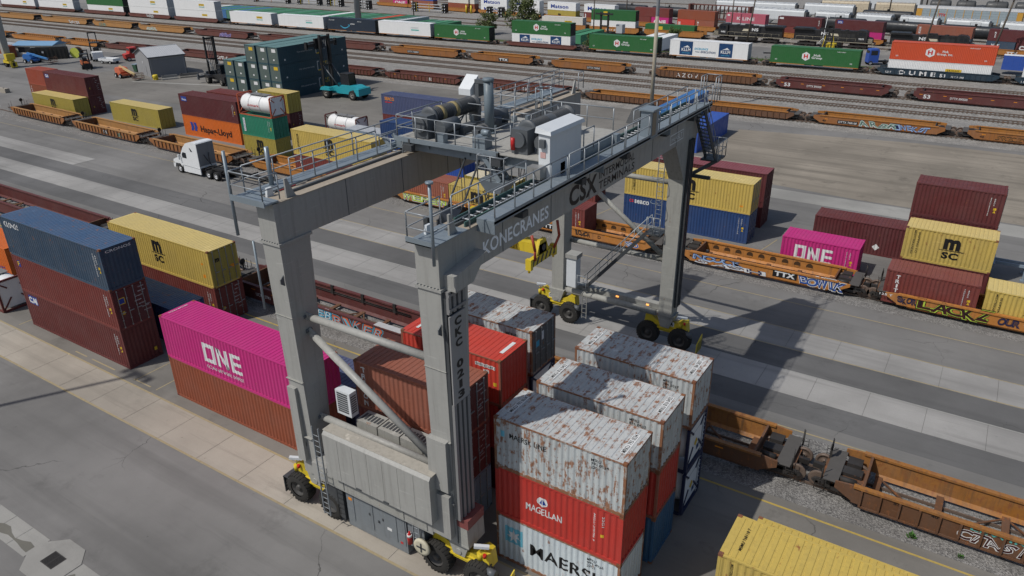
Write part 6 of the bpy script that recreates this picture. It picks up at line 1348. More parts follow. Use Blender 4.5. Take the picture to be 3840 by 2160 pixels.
# operator cabin, cable basket, ropes and spreader
cbn = P('operator_cabin', MB().prism([(25.45, 12.3), (26.75, 12.3), (26.9, 13.2), (26.9, 13.9), (26.7, 14.3), (26.35, 14.5), (25.95, 14.5), (25.6, 14.3), (25.4, 13.9), (25.35, 13.2)], 'x', -20.5, -19.5), glass('cabin_black_glass'), tr_)
P('cabin_frame', MB().box(-20.6, -19.4, 25.3, 26.95, 12.2, 12.3).box(-20.58, -20.5, 25.4, 26.8, 12.3, 14.0).cyl((-20.4, 26.0, 14.4), (-20.4, 27.6, 16.4), .05, 6).cyl((-19.6, 26.0, 14.4), (-19.6, 27.6, 16.4), .05, 6), k_dark, cbn)
P('cabin_panel', MB().box(-20.15, -19.8, 25.15, 25.3, 11.6, 12.6), k_yel, cbn); P('cabin_panel', MB().box(-20.5, -20.2, 25.15, 25.3, 11.6, 12.6), flat('panel_red', (.35, .03, .03), .5), cbn)
P('black_guard', MB().box(-20.95, -20.7, 24.9, 25.2, 12.3, 14.2), k_dark, cbn)
g = MB(); bx_, by_ = -18.9, 27.9
for z, r_ in ((14.9, .62), (14.55, .5), (14.2, .36), (13.85, .3), (13.5, .36), (13.1, .46), (12.7, .55)):
    g.tube([(bx_+r_*math.cos(R(a)), by_+r_*math.sin(R(a)), z) for a in range(0, 361, 30)], .022, 4)
rr_ = [(14.9, .62), (14.2, .36), (13.85, .3), (13.1, .46), (12.7, .55)]
for a in range(0, 360, 60): g.tube([(bx_+r_*math.cos(R(a)), by_+r_*math.sin(R(a)), z) for z, r_ in rr_], .022, 4)
g.cyl((bx_, by_, 12.7), (bx_, by_, 16.6), .05, 6); P('cable_basket', g, k_dark, tr_)
sx, sy, szz = -19.9, 28.85, 12.25
for dx in (-1.1, 1.1):
    for dy in (-.9, .9):
        for q in (-.09, .09): P('hoist_rope', MB().cyl((sx+dx+q, sy+.4+dy*1.3, 16.4), (sx+dx*.8+q, sy+dy, szz+.7), .02, 5), k_dark, tr_)
sp_ = P('spreader', MB().box(sx-3.0, sx+3.0, sy-.35, sy+.35, szz-.35, szz+.15), k_yel)
P('head_block', MB().box(sx-1.5, sx+1.5, sy-.95, sy+.95, szz+.2, szz+.55).prism([(sy-.6, szz+.55), (sy+.6, szz+.55), (sy+.25, szz+1.2), (sy-.25, szz+1.2)], 'x', sx-1.3, sx-1.1).prism([(sy-.6, szz+.55), (sy+.6, szz+.55), (sy+.25, szz+1.2), (sy-.25, szz+1.2)], 'x', sx+1.1, sx+1.3), k_yel, sp_)
for x in (sx-3.05, sx+2.8):
    e = P('end_beam', MB().box(x, x+.25, sy-1.2, sy+1.2, szz-.75, szz-.35).prism([(sy-.6, szz-.35), (sy+.6, szz-.35), (sy+.25, szz+.35), (sy-.25, szz+.35)], 'x', x+.02, x+.2), k_yel, sp_)
    for k in range(6): P('stripe', MB().beam((x+.256, sy-1.05+k*.4, szz-.74), (x+.256, sy-.85+k*.4, szz-.36), .012, .12), k_dark, e)
    for y in (sy-1.25, sy+1.05): P('twistlock_box', MB().box(x-.03, x+.28, y, y+.2, szz-.85, szz-.3).cyl((x+.12, y+.1, szz-1.0), (x+.12, y+.1, szz-.85), .06, 8), k_yel, e)
    P('lightening_hole', MB().cyl((x+.255, sy, szz-.05), (x+.262, sy, szz-.05), .17, 16), k_dark, e)
g = MB().box(sx-.8, sx-.2, sy-.8, sy+.8, szz+.56, szz+1.0).box(sx+.3, sx+.8, sy-.5, sy+.7, szz+.56, szz+.9); P('hydraulic_pack', g, k_dark, sp_)
for s in (-1, 1): P('flipper_arm', MB().tube([(sx+3.1, sy+s*.9, szz-.4), (sx+3.25, sy+s*1.15, szz+.2), (sx+3.1, sy+s*1.2, szz+.95)], .07, 8), paint('flipper_red', (.33, .06, .035), .5), sp_)
MATS['side_yellow'] = k_yel
shape(sp_, rect(sx-cr_.location.x+.6, sx-cr_.location.x+2.6, szz-.3, szz+.1), 'F', k_yel, sy-.352-cr_.location.y, None, 'name_plate'); write(sp_, 'SWL: 45 T\nTW: 8.2 T', 'F', sx-cr_.location.x+.9, szz-.28, .9, .34, i_k, sy-.36-cr_.location.y, None, .02)
# ================================================================== yard vehicles and equipment
v_white = paint('truck_white', (0.68, 0.70, 0.71), .3, .05, .06, 0, 0, .5)
v_trim = paint('truck_grey', (0.20, 0.215, 0.225), .5, .25, .3)
v_tyre = flat('road_tyre', (0.02, 0.02, 0.02), .85); v_rim = paint('alloy_rim', (.55, .56, .57), .35, .1, .1, 0, .4)
WT = MB().lathe([(-.14, .30), (-.14, .46), (-.11, .51), (.11, .51), (.14, .46), (.14, .30)], 20, 'y', caps=False).mesh('tyre')
WR = MB().lathe([(-.12, .30), (-.135, .28), (-.05, .2), (-.05, .1), (-.15, .09), (-.15, .001)], 18, 'y', caps=False).mesh('rim')
def wheel(t, x, y, r=.51, wide=.28, rim=None, far=False, tyre=None):
    o = obj('wheel', WT, tyre or v_tyre, t, (x, y, r), math.pi if far else 0); o.scale = (r/.51, wide/.28, r/.51)
    obj('rim', WR, rim or v_rim, o); return o
# white semi tractor, facing -x
t = thing('semi_truck', 'white sleeper cab semi truck on the lane left of the crane', 'truck', (-79.0, 53.2, 0))
MB().prism([(-.75, 1.05), (-1.55, 1.1), (-1.62, 2.2), (-1.35, 2.62), (-.9, 3.25), (-.2, 3.85), (.9, 4.08), (1.65, 4.05), (1.75, 3.95), (1.75, 1.05)], 'y', -1.16, 1.16).build('cab', v_white, t)
MB().prism([(-3.35, .55), (-3.42, 1.0), (-3.25, 1.55), (-2.6, 1.8), (-1.6, 2.05), (-1.55, 1.1), (-1.75, .75), (-2.0, 1.15), (-2.9, 1.15), (-3.1, .6)], 'y', -1.08, 1.08).build('hood', v_white, t)
MB().box(1.752, 1.80, -1.12, 1.12, 1.3, 3.95).build('cab_back', v_trim, t)
for s in (-1, 1):
    MB().prism([(-1.25, 2.0), (-.45, 2.0), (-.45, 2.65), (-1.0, 2.7), (-1.28, 2.4)], 'y', s*1.165-.006, s*1.165+.006).build('side_window', glass(), t)
    MB().prism([(.55, 2.95), (.9, 2.95), (.45, 3.4), (.35, 3.35)], 'y', s*1.165-.006, s*1.165+.006).build('sleeper_window', glass(), t)
    MB().box(-1.35, 1.8, s*1.12-.06, s*1.12+.06, .32, 1.05).build('side_skirt', v_white, t)
    MB().box(-1.75, -1.6, s*1.35-.1, s*1.35+.1, 1.75, 2.35).cyl((-1.6, s*1.15, 2.2), (-1.68, s*1.35, 2.2), .03, 5).build('mirror', v_white, t)
    wheel(t, -2.15, s*1.02, .52, .28, None, s > 0)
    for x in (3.15, 4.5): wheel(t, x, s*.95, .52, .5, None, s > 0)
    MB().prism([(-3.38, 1.0), (-3.05, 1.05), (-3.1, 1.3), (-3.33, 1.25)], 'y', s*1.0-.09, s*1.0+.09).build('headlight', flat('headlight', (.5, .5, .48), .2), t)
    MB().prism([(-1.2, 1.08), (1.75, .98), (1.75, 1.02), (-1.2, 1.12)], 'y', s*1.19-.004, s*1.19+.004).build('trim_line', v_trim, t)
MB().prism([(-1.36, 2.63), (-.92, 3.2), (-.9, 3.18), (-1.34, 2.60)], 'y', -1.0, 1.0).build('windscreen', glass(), t)
MB().box(-3.3, 5.2, -.45, -.3, .72, .98).box(-3.3, 5.2, .3, .45, .72, .98).box(2.2, 4.9, -.55, .55, .98, 1.08).build('chassis_frame', c_black, t)
MB().tube([(1.85, -.4, 2.6), (1.95, -.1, 1.9), (2.3, .1, 1.3)], .04).tube([(1.85, .3, 2.7), (2.0, .1, 1.9), (2.4, 0, 1.3)], .04).build('air_line', c_black, t)
def chassis(label, x, y, L, rz=0.0, wh=2, z=0.0, group='container chassis', col=None):
    t = thing('container_chassis', label, 'trailer', (x, y, z), rz, group); m = col or c_black
    MB().box(0, L, -.42, -.30, .95, 1.18).box(0, L, .30, .42, .95, 1.18).build('main_rail', m, t)
    for xx in (0, L*.25, L*.5, L*.75, L-.12): MB().box(xx, xx+.12, -1.2, 1.2, 1.05, 1.2).build('bolster', m, t)
    for s in (-1, 1):
        MB().box(2.2, 2.34, s*.9-.07, s*.9+.07, .15, 1.05).box(2.1, 2.44, s*.9-.12, s*.9+.12, .02, .15).build('landing_leg', m, t)
        for k in range(wh): wheel(t, L-1.0-k*1.3, s*.95, .5, .5, v_rim, s > 0)
    MB().box(L-.05, L+.02, -1.2, 1.2, .55, .68).build('rear_bumper', i_r, t)
    return t
chassis('black container chassis hitched behind the white semi truck', -76.2, 53.2, 12.4)
chassis('blue container chassis parked behind the tall maroon stack at right', 2.6, 68.6, 12.2, 0, 2, 0, 'container chassis', c_gblue)
chassis('black chassis parked on the grass bank behind the green train container', -52.5, 199, 12.0, .3, 2, TERR)
# empty-container lifters
def lifter(label, x, y, rz, body, h, spread=True, dark=False, z=0.0):
    t = thing('container_lifter', label, 'forklift', (x, y, z), rz, 'container lifters')
    MB().prism([(-3.6, .75), (-3.6, 1.75), (-2.6, 2.0), (-.6, 2.0), (.2, 1.7), (2.4, 1.5), (2.9, 1.2), (2.9, .7)], 'y', -.95, .95).build('chassis', body, t)
    MB().box(-3.9, -3.0, -1.3, 1.3, .7, 1.7).build('counterweight', body, t)
    for s in (-1, 1):
        MB().prism([(1.0, 1.25), (1.3, 1.65), (2.9, 1.65), (3.2, 1.2)], 'y', s*1.75-.4, s*1.75+.4).build('fender', body, t)
        wheel(t, 2.1, s*1.75, .78, .75, flat('rim_dull', (.2, .19, .17), .7), s > 0); wheel(t, -2.6, s*1.2, .72, .5, flat('rim_dull', (.2, .19, .17), .7), s > 0)
    MB().prism([(-1.6, 2.0), (.1, 2.0), (.0, 3.5), (-1.4, 3.55)], 'y', -.7, .7).build('cab', glass(), t)
    g = MB()
    for xx, zz in ((-1.62, 0), (.06, 0)):
        for yy in (-.72, .68): g.beam((xx, yy, 2.0), (xx*.88-.02, yy, 3.55), .08, .08)
    g.box(-1.5, .1, -.75, .75, 3.55, 3.65); g.build('cab_frame', c_black, t)
    mast = MB().box(3.2, 3.55, -1.05, -.75, .4, h).box(3.2, 3.55, .75, 1.05, .4, h).box(3.25, 3.5, -.75, .75, h-.5, h-.2).box(3.25, 3.5, -.75, .75, h*.5, h*.5+.2).box(3.6, 3.8, -.85, -.65, .6, h*.96).box(3.6, 3.8, .65, .85, .6, h*.96).build('mast', c_black, t)
    for q in (-.3, 0, .3): MB().cyl((3.4, q, .6), (3.4, q, h-.3), .06, 6).build('hydraulic_ram', k_mach, mast)
    for s in (-1, 1): MB().cyl((.6, s*.75, 1.75), (3.25, s*.9, h*.52), .09, 8).build('tilt_cylinder', k_mach, t)
    if spread:
        hz = .9 if dark else h-1.6
        sp = MB().box(3.9, 4.3, -3.0, 3.0, hz, hz+.45).box(3.85, 4.2, -1.4, 1.4, hz-.4, hz+1.1).box(3.9, 4.35, -3.1, -2.8, hz-.3, hz+.75).box(3.9, 4.35, 2.8, 3.1, hz-.3, hz+.75).build('spreader', c_black if not dark else k_mach, t)
        MB().cyl((4.1, -2.4, hz+.7), (4.1, 2.4, hz+.7), .1, 8).build('spreader_ram', k_mach, sp)
    return t
v_turq = paint('lifter_turquoise', (.02, .30, .36), .4, .12, .1)
lifter('turquoise empty container lifter with a tall black mast at the dark blue block', -95.6, 95.3, math.pi, v_turq, 8.9).scale = (1.15, 1.15, 1.15)
lifter('black container lifter with its spreader lowered left of the dark blue block', -126.0, 93.4, math.pi-.25, c_black, 8.4, True, True)
def small_forklift(label, x, y, rz, body, h=3.2, s=1.0):
    t = thing('forklift', label, 'forklift', (x, y, 0), rz, 'forklifts by the shed'); t.scale = (s, s, s)
    MB().prism([(-1.3, .35), (-1.35, 1.1), (-.9, 1.25), (.9, 1.0), (1.1, .4)], 'y', -.6, .6).build('body', body, t); MB().box(-1.5, -1.1, -.62, .62, .3, 1.15).build('counterweight', body, t)
    for yy in (-.55, .55):
        MB().beam((-.9, yy, 1.2), (-.75, yy, 2.2), .07, .07).beam((.75, yy, 1.0), (.55, yy, 2.2), .07, .07).build('roof_post', c_black, t)
        wheel(t, .8, yy*1.15, .38, .3, c_grey, yy > 0); wheel(t, -.95, yy, .32, .25, c_grey, yy > 0)
    MB().box(-.85, .65, -.6, .6, 2.2, 2.28).build('roof_guard', c_black, t); MB().box(-.5, .1, -.3, .3, 1.1, 1.6).build('seat', c_black, t)
    MB().box(1.15, 1.28, -.5, -.38, .1, h).box(1.15, 1.28, .38, .5, .1, h).box(1.15, 1.28, -.38, .38, h-.15, h).box(1.3, 1.4, -.55, .55, .2, .9).build('mast', c_black, t)
    for yy in (-.3, .3): MB().box(1.4, 2.5, yy-.07, yy+.07, .12, .18).build('fork', c_black, t)
    return t
small_forklift('orange forklift standing open beside the boom lift', -167.6, 90.6, -.4, paint('forklift_orange', (.38, .10, .03), .5, .3, .2), 3.0, 1.35)
small_forklift('large white forklift with raised mast behind the orange one', -176.8, 98.6, 2.7, v_white, 3.4, 1.75)
def boom_lift(label, x, y, rz, body, boom):
    t = thing('boom_lift', label, 'boom lift', (x, y, 0), rz, 'boom lifts')
    MB().box(-1.3, 1.3, -.9, .9, .45, .85).build('base', body, t)
    for xx in (-.95, .95):
        for yy in (-1.05, 1.05): wheel(t, xx, yy, .46, .35, None, yy > 0)
    MB().prism([(-1.6, .9), (-1.75, 1.5), (-1.2, 2.0), (.3, 1.9), (.8, 1.2), (.7, .9)], 'y', -.85, .85).build('turntable', body, t)
    MB().beam((-1.0, 0, 2.1), (4.6, .2, .95), .34, .36).build('boom', boom, t); MB().beam((-.2, 0, 1.6), (2.4, .1, 1.35), .16, .16).build('lift_cylinder', c_black, t)
    MB().beam((4.5, .2, 1.0), (5.3, .2, .6), .14, .14).build('jib', c_black, t)
    b = MB().box(5.2, 6.2, -.8, 1.2, .3, .38).build('basket', paint('basket_brown', (.12, .07, .05), .6), t)
    g = MB()
    for z in (.8, 1.3): g.tube([(5.2, -.8, z), (6.2, -.8, z), (6.2, 1.2, z), (5.2, 1.2, z), (5.2, -.8, z)], .03)
    for p in ((5.2, -.8), (6.2, -.8), (6.2, 1.2), (5.2, 1.2), (5.7, -.8), (5.7, 1.2)): g.cyl((p[0], p[1], .38), (p[0], p[1], 1.3), .03, 5)
    g.build('basket_rail', w_dirt, b); return t
boom_lift('coral orange boom lift with a cream boom lowered in front of the shed', -149.8, 88.0, -.12, paint('lift_coral', (.55, .13, .06), .45, .2, .15), paint('boom_cream', (.52, .40, .2), .5))
boom_lift('bright blue boom lift in front of the dark skip', -186.6, 89.0, .25, paint('lift_blue', (.03, .14, .42), .45, .2, .15), paint('boom_blue', (.06, .22, .5), .5))
# shed
s_gal = paint('shed_siding', (.26, .265, .275), .55, .2, .15); s_dk = paint('shed_siding_dark', (.20, .205, .215), .6, .2, .1); s_roof = paint('shed_roof', (.50, .51, .52), .5, .2, .15, 0, .2); s_tr = paint('shed_trim', (.08, .085, .095), .5)
t = thing('shed', 'small grey metal shed with a pale corrugated gable roof', 'shed', (-143.8, 90.3, 0), R(-16))
MB().prism([(-8.6, 0), (0, 0), (0, 4.0), (-4.3, 5.35), (-8.6, 4.0)], 'y', 0, 7.0).build('wall', s_gal, t)
for sgn in (0, 1):
    rib = MB(); n = 18
    for k in range(n):
        y0 = -.25+k*7.5/n; y1 = y0+7.5/n*.92
        if sgn == 0: rib.hexa([(-4.3, y0, 5.38), (.25, y0, 3.95), (.25, y1, 3.95), (-4.3, y1, 5.38)], [(-4.3, y0, 5.44), (.25, y0, 4.01), (.25, y1, 4.01), (-4.3, y1, 5.44)])
        else: rib.hexa([(-8.85, y0, 3.95), (-4.3, y0, 5.38), (-4.3, y1, 5.38), (-8.85, y1, 3.95)], [(-8.85, y0, 4.01), (-4.3, y0, 5.44), (-4.3, y1, 5.44), (-8.85, y1, 4.01)])
    rf = rib.build('roof', s_roof, t)
MB().box(-4.42, -4.18, -.28, 7.28, 5.40, 5.47).build('ridge_cap', s_roof, t); MB().box(.2, .3, -.28, 7.28, 3.78, 3.97).box(-.02, .05, -.08, .02, 0, 3.95).box(-.02, .05, 6.95, 7.06, 0, 3.95).build('trim', s_tr, t)
MB().beam((.25, -.27, 3.92), (-4.3, -.27, 5.36), .06, .18).beam((-8.85, -.27, 3.92), (-4.3, -.27, 5.36), .06, .18).build('trim', s_tr, t)
MB().box(.005, .03, .35, 6.6, .05, 3.4).build('roller_door', s_dk, t); d_ = MB().box(-3.6, -2.6, -.04, -.005, 0, 2.15).build('door', s_gal, t); MB().box(-2.75, -2.68, -.08, -.04, 1.0, 1.1).build('handle', c_black, d_); MB().box(-4.4, -4.1, -.05, -.005, 2.4, 2.8).build('vent', i_w, t)
# odds and ends round the shed
def barrier(label, x, y, rz, L, m):
    t = thing('concrete_barrier', label, 'barrier', (x, y, 0), rz, 'barriers by the shed')
    MB().prism([(-.32, 0), (.32, 0), (.28, .25), (.1, .4), (.08, .85), (-.08, .85), (-.1, .4), (-.28, .25)], 'x', 0, L).build('barrier_body', m, t); MB().box(.2, .5, -.06, .06, .85, .93).build('lifting_eye', c_black, t)
barrier('pale concrete barrier with a yellow end in front of the shed', -139.9, 89.8, 1.15, 3.0, conc_pale); barrier('grey concrete barrier right of the yellow ended one by the shed', -138.6, 93.0, 1.1, 3.6, asph_old)
t = thing('yellow_mixer', 'small yellow machine at the shed corner', 'machine', (-141.3, 89.4, 0)); MB().lathe([(.2, .35), (.35, .5), (.8, .55), (1.0, .4)], 14, 'z').build('drum', k_yel, t); MB().box(-.5, .5, -.3, .3, .05, .25).build('skid', k_yel, t)
t = thing('utility_cart', 'white low utility trailer beside the large forklift', 'trailer', (-169.9, 97.3, 0), .2); MB().box(-2.2, 2.2, -1, 1, .55, .62).build('bed', v_white, t)
for s in (-1, 1): MB().box(-2.2, 2.2, s*1.0-.03, s*1.0+.03, .62, 1.15).build('side_board', v_white, t); wheel(t, -1.2, s*.95, .35, .25, None, s > 0); wheel(t, 1.2, s*.95, .35, .25, None, s > 0)
for x in (-2.2, 2.2): MB().box(x-.03, x+.03, -1, 1, .62, 1.15).build('end_board', v_white, t)
t = thing('yard_truck', 'dark red tractor cab behind the shed', 'truck', (-168.9, 102.2, 0), 1.3); MB().prism([(-1.6, .6), (-1.7, 1.5), (-.7, 1.7), (-.5, 2.9), (1.0, 2.95), (1.0, .6)], 'y', -1.1, 1.1).build('cab', c_red, t); MB().box(1.0, 4.2, -.45, .45, .6, .9).build('chassis_frame', c_black, t)
MB().box(-.62, -.55, -.9, .9, 1.8, 2.7).box(-.4, .6, -1.115, -1.105, 1.8, 2.6).box(-.4, .6, 1.105, 1.115, 1.8, 2.6).build('window', glass(), t)
for x in (-1.0, 3.2):
    for s in (-1, 1): wheel(t, x, s*.95, .5, .35, None, s > 0)
t = thing('waste_skip', 'long dark open waste skip near the left edge', 'skip', (-190.5, 90.6, 0), .86); m_ = paint('skip_dark', (.03, .028, .024), .7, .3, .3, .3)
MB().box(0, 7.6, 0, .1, 0, 2.5).box(0, 7.6, 2.4, 2.5, 0, 2.5).box(0, .1, .1, 2.4, 0, 2.5).box(7.5, 7.6, .1, 2.4, 0, 2.5).box(.1, 7.5, .1, 2.4, 0, .1).build('body', m_, t)
for k in range(9): MB().box(.4+k*.85, .5+k*.85, -.08, 0, .1, 2.5).build('side_rib', m_, t)
MB().box(2.6, 3.0, -.09, -.085, 1.5, 1.9).build('sign', i_w, t)
t = thing('cable_spool', 'large dark cable spool with a lime flange beside the skip', 'spool', (-185.3, 98.7, 0), .5); MB().cyl((0, -.7, 1.15), (0, .7, 1.15), .95, 20).build('drum', c_black, t)
for y, m_ in ((-.8, ink('lime_flange', (.55, .6, .1))), (.8, w_dirt)): MB().cyl((0, y-.06, 1.15), (0, y+.06, 1.15), 1.15, 22).build('flange', m_, t)
t = thing('waste_bin', 'green and pale blue bin against the shed wall', 'bin', (-153.6, 93.4, 0)); MB().hexa([(-.5, -.4, .1), (.5, -.4, .1), (.5, .4, .1), (-.5, .4, .1)], [(-.65, -.55, 1.5), (.65, -.55, 1.5), (.65, .55, 1.5), (-.65, .55, 1.5)]).build('bin_body', paint('bin_green', (.02, .08, .04), .5), t); MB().box(-.7, .7, -.6, .6, 1.5, 1.62).build('lid', c_gblue, t)
for x in (-.4, .4): wheel(t, x, -.3, .1, .08, c_black)
t = thing('service_shelter', 'low building with a pale blue roof at the left behind the skip', 'building', (-201.0, 92.5, 0), .45); MB().box(0, 10, 0, 5, 0, 2.5).build('wall', c_offw, t); MB().hexa([(-.3, -.3, 2.5), (10.3, -.3, 2.5), (10.3, 5.3, 2.5), (-.3, 5.3, 2.5)], [(-.3, 2.2, 3.2), (10.3, 2.2, 3.2), (10.3, 2.8, 3.2), (-.3, 2.8, 3.2)]).build('roof', paint('pale_blue_roof', (.16, .30, .46), .5, .2, .1), t)
for k in (1.0, 5.5): MB().box(k, k+3.2, -.03, 0, .9, 2.1).build('window', glass('navy_glass'), t)
container('orange red container at the left picture edge beside the second crane', -205.5, 89.6, 0, L20, 2.6, c_brown, group='containers by the shed'); container('grey container behind the orange red one at the left picture edge', -208, 92.5, 0, L20, 2.6, c_grey, group='containers by the shed')
t = thing('concrete_block', 'long tan concrete block lying at the left picture edge', 'block', (-159.5, 66.9, 0), .05); MB().prism([(0, 0), (.9, 0), (.85, .75), (.05, .75)], 'x', 0, 5.6).build('block_body', conc_tan, t); MB().box(1, 1.15, .35, .55, .75, .82).box(4.4, 4.55, .35, .55, .75, .82).build('lifting_loop', c_black, t)
# second crane: one leg, its sill and a bogie reach into the left edge
r2 = thing('gantry_crane', 'leg and yellow bogie of a second gantry crane cut by the left edge', 'crane', (-184.5, 83.0, 0))
MB().hexa([(-.6, -.6, 2.2), (.5, -.6, 2.2), (.5, .6, 2.2), (-.6, .6, 2.2)], [(-.6, -.9, 14.4), (.5, -.9, 14.4), (.5, .9, 14.4), (-.6, .9, 14.4)]).build('leg', k_grey2, r2)
MB().box(-.6, .5, -2, 24.5, 14.4, 16.2).build('girder', k_grey2, r2); MB().box(-8.8, 1.0, -.5, .5, 2.0, 2.6).build('sill_beam', k_grey2, r2); MB().hexa([(-8.8, -.6, 2.2), (-7.7, -.6, 2.2), (-7.7, .6, 2.2), (-8.8, .6, 2.2)], [(-8.8, -.9, 14.4), (-7.7, -.9, 14.4), (-7.7, .9, 14.4), (-8.8, .9, 14.4)]).build('leg', k_grey2, r2)
rtg_b2 = MB().prism([(-1.55, .95), (-1.45, 1.6), (-.9, 1.7), (-.3, 1.25), (.9, 1.25), (1.5, 1.7), (1.9, 1.6), (2.0, .95)], 'y', -.4, .4).build('bogie_beam', k_yel, r2)
for x in (-1.1, 1.5):
    wv = obj('wheel', TYRE, k_tyre, r2, (x, 0, .79)); obj('hub', HUB, k_hub, wv)
MB().box(2.05, 2.15, -.7, .7, .2, 1.3).build('bumper_board', k_yel, r2); MB().box(.6, 1.6, -.9, .9, 1.7, 3.0).build('motor_cover', k_yel, r2)
# light masts and poles
p_gal = paint('pole_galvanised', (.27, .285, .30), .45, .15, .1, .0, .3); p_rust = paint('pole_weathered', (.32, .29, .225), .6, .35, .3, .45); p_wood = paint('pole_wood', (.085, .07, .055), .85, .4, .3)
def pole(label, x, y, z, h, r, mat, lamp=0, lean=(0, 0), base=None, grp='poles in the rail yard'):
    t = thing('light_pole' if lamp else 'utility_pole', label, 'pole', (x, y, z), 0, grp)
    tp = (lean[0], lean[1], h)
    MB().cyl((0, 0, 0), tp, r, 12, r*.7).build('shaft', mat, t)
    if base: MB().cyl((0, 0, 0), (tp[0]*.42, tp[1]*.42, h*.42), r*1.01, 12, r*.9).build('weathered_base', base, t)
    MB().cyl((0, 0, 0), (0, 0, .25), r*2.2, 12).build('footing', conc_pale, t)
    if lamp:
        b = MB().box(tp[0]-1.2, tp[0]+1.2, tp[1]-.08, tp[1]+.08, h-.1, h+.06).build('cross_arm', mat, t)
        for k in (-1.1, -.4, .4, 1.1): MB().box(tp[0]+k-.22, tp[0]+k+.22, tp[1]-.4, tp[1]+.1, h-.4, h-.08).build('lamp_head', flat('lamp_head', (.1, .1, .11), .4), b)
    else: MB().box(tp[0]-.9, tp[0]+.9, tp[1]-.06, tp[1]+.06, h-.7, h-.55).build('cross_arm', mat, t)
pole('light mast beyond the left picture edge that throws the thin shadow across the road', -55.1, 2.7, 0, 30, .22, p_gal, 1)
pole('tall slim light mast with a rusty lower half standing behind the crane', -44.6, 108.8, 0, 34, .30, p_gal, 1, (0, 0), p_rust)
pole('thick pale grey mast standing behind the dark navy train container', -179.0, 187.5, TERR, 40, 1.05, p_gal, 1)
pole('thin dark pole behind the row of green roofs', -185, 222.5, TERR, 13, .22, p_wood); pole('thin pole with yellow bollards left of the blue named containers', -184.8, 256.5, TERR, 15, .2, p_wood); pole('thin dark pole behind the green and refrigerated pair', -108, 214, TERR, 14, .2, p_wood); pole('thin dark pole in front of the blue named container hidden by green', -112, 246, TERR, 15, .2, p_wood)
pole('leaning dark pole in front of the first locomotive', -63.4, 221.2, TERR, 14.5, .24, p_wood, 1, (1.6, -1.0)); pole('dark pole in front of the faded pink container', -72.5, 235, TERR, 13, .2, p_wood); pole('leaning dark pole in front of the brick red container', -18.9, 221, TERR, 14.5, .24, p_wood, 1, (1.7, -1.0)); pole('leaning dark pole at the upper right edge', -3.9, 221, TERR, 14, .28, p_wood, 1, (2.0, -1.0)); pole('dark pole before the rusty beige cars', -37, 290, TERR, 15, .25, p_wood)
t = thing('signal_mast', 'slender white signal mast with side arms before the second locomotive', 'mast', (-42.5, 217, TERR)); MB().cyl((0, 0, 0), (.6, 0, 9.5), .09, 8, .06).build('shaft', v_white, t)
for s in (-1, 1): MB().cyl((.2, 0, 3.2), (.2+s*1.4, 0, 1.4), .06, 5).build('stay', v_white, t); MB().box(.55+s*.35-.1, .55+s*.35+.1, -.1, .1, 8.3, 8.9).build('lamp', v_white, t)
for x in (-185.9, -183.6): MB(); t = thing('bollard', 'yellow bollard %s the thin pole by the blue named containers' % ('left of' if x < -185 else 'right of'), 'bollard', (x, 256.2, TERR), 0, 'yellow bollards'); MB().cyl((0, 0, 0), (0, 0, 3.0), .35, 10).build('post', k_yel, t); MB().cyl((0, 0, 3.0), (0, 0, 3.12), .37, 10).build('cap', k_yel, t)
# second lifter masts in the lower yard
t = thing('container_lifter', 'lift mast with yellow side braces before the second locomotive', 'forklift', (-40.3, 214.5, TERR), 0, 'container lifters')
MB().box(-.9, -.6, -.15, .15, .3, 7.0).box(.6, .9, -.15, .15, .3, 7.0).box(-.6, .6, -.1, .1, 6.6, 6.9).box(-.6, .6, -.1, .1, 3.4, 3.6).build('mast', c_black, t)
for s in (-1, 1): MB().beam((s*1.6, .4, .6), (s*.75, 0, 5.0), .16, .16).build('brace', k_yel, t); wheel(t, s*1.6, 1.5, .8, .7, None, s > 0)
MB().prism([(1.0, .6), (5.5, .6), (5.5, 1.8), (1.0, 1.8)], 'x', -1.1, 1.1).build('chassis', k_yel, t); MB().box(-2.6, 2.6, -.45, -.15, 5.6, 6.0).build('spreader', c_black, t)
t = thing('container_lifter', 'black lift mast behind the green train container', 'forklift', (-101.5, 208, TERR), 0, 'container lifters')
MB().box(-1.4, -.9, -.2, .2, .3, 8.0).box(.9, 1.4, -.2, .2, .3, 8.0).box(-.9, .9, -.15, .15, 7.2, 7.7).box(-.9, .9, -.15, .15, 4.0, 4.4).build('mast', c_black, t); MB().box(-2.8, 2.8, -.5, -.2, 7.3, 7.8).build('spreader', c_black, t); MB().box(-1.2, 1.2, .8, 5, .6, 2.2).build('chassis', c_black, t); MB().box(3.0, 5.0, 1.5, 3.5, 2.2, 4.6).build('cab', c_grey, t)
for s in (-1, 1): wheel(t, s*1.6, 1.2, .8, .7, None, s > 0)
t = thing('yard_truck', 'blue yard tractor behind the gap in the container train', 'truck', (-27.2, 199.5, TERR), .5); MB().prism([(-1.2, .6), (-1.2, 2.6), (-.9, 3.6), (.9, 3.7), (1.1, 3.2), (1.1, .6)], 'y', -1.1, 1.1).build('cab', c_blue3, t); MB().box(1.1, 4.5, -.45, .45, .6, .95).build('chassis_frame', c_black, t); MB().box(-.8, .7, -1.115, -1.105, 2.3, 3.3).box(-1.19, -1.1, -.9, .9, 2.5, 3.3).build('window', glass(), t)
for x in (-.6, 3.4):
    for s in (-1, 1): wheel(t, x, s*.95, .5, .4, None, s > 0)
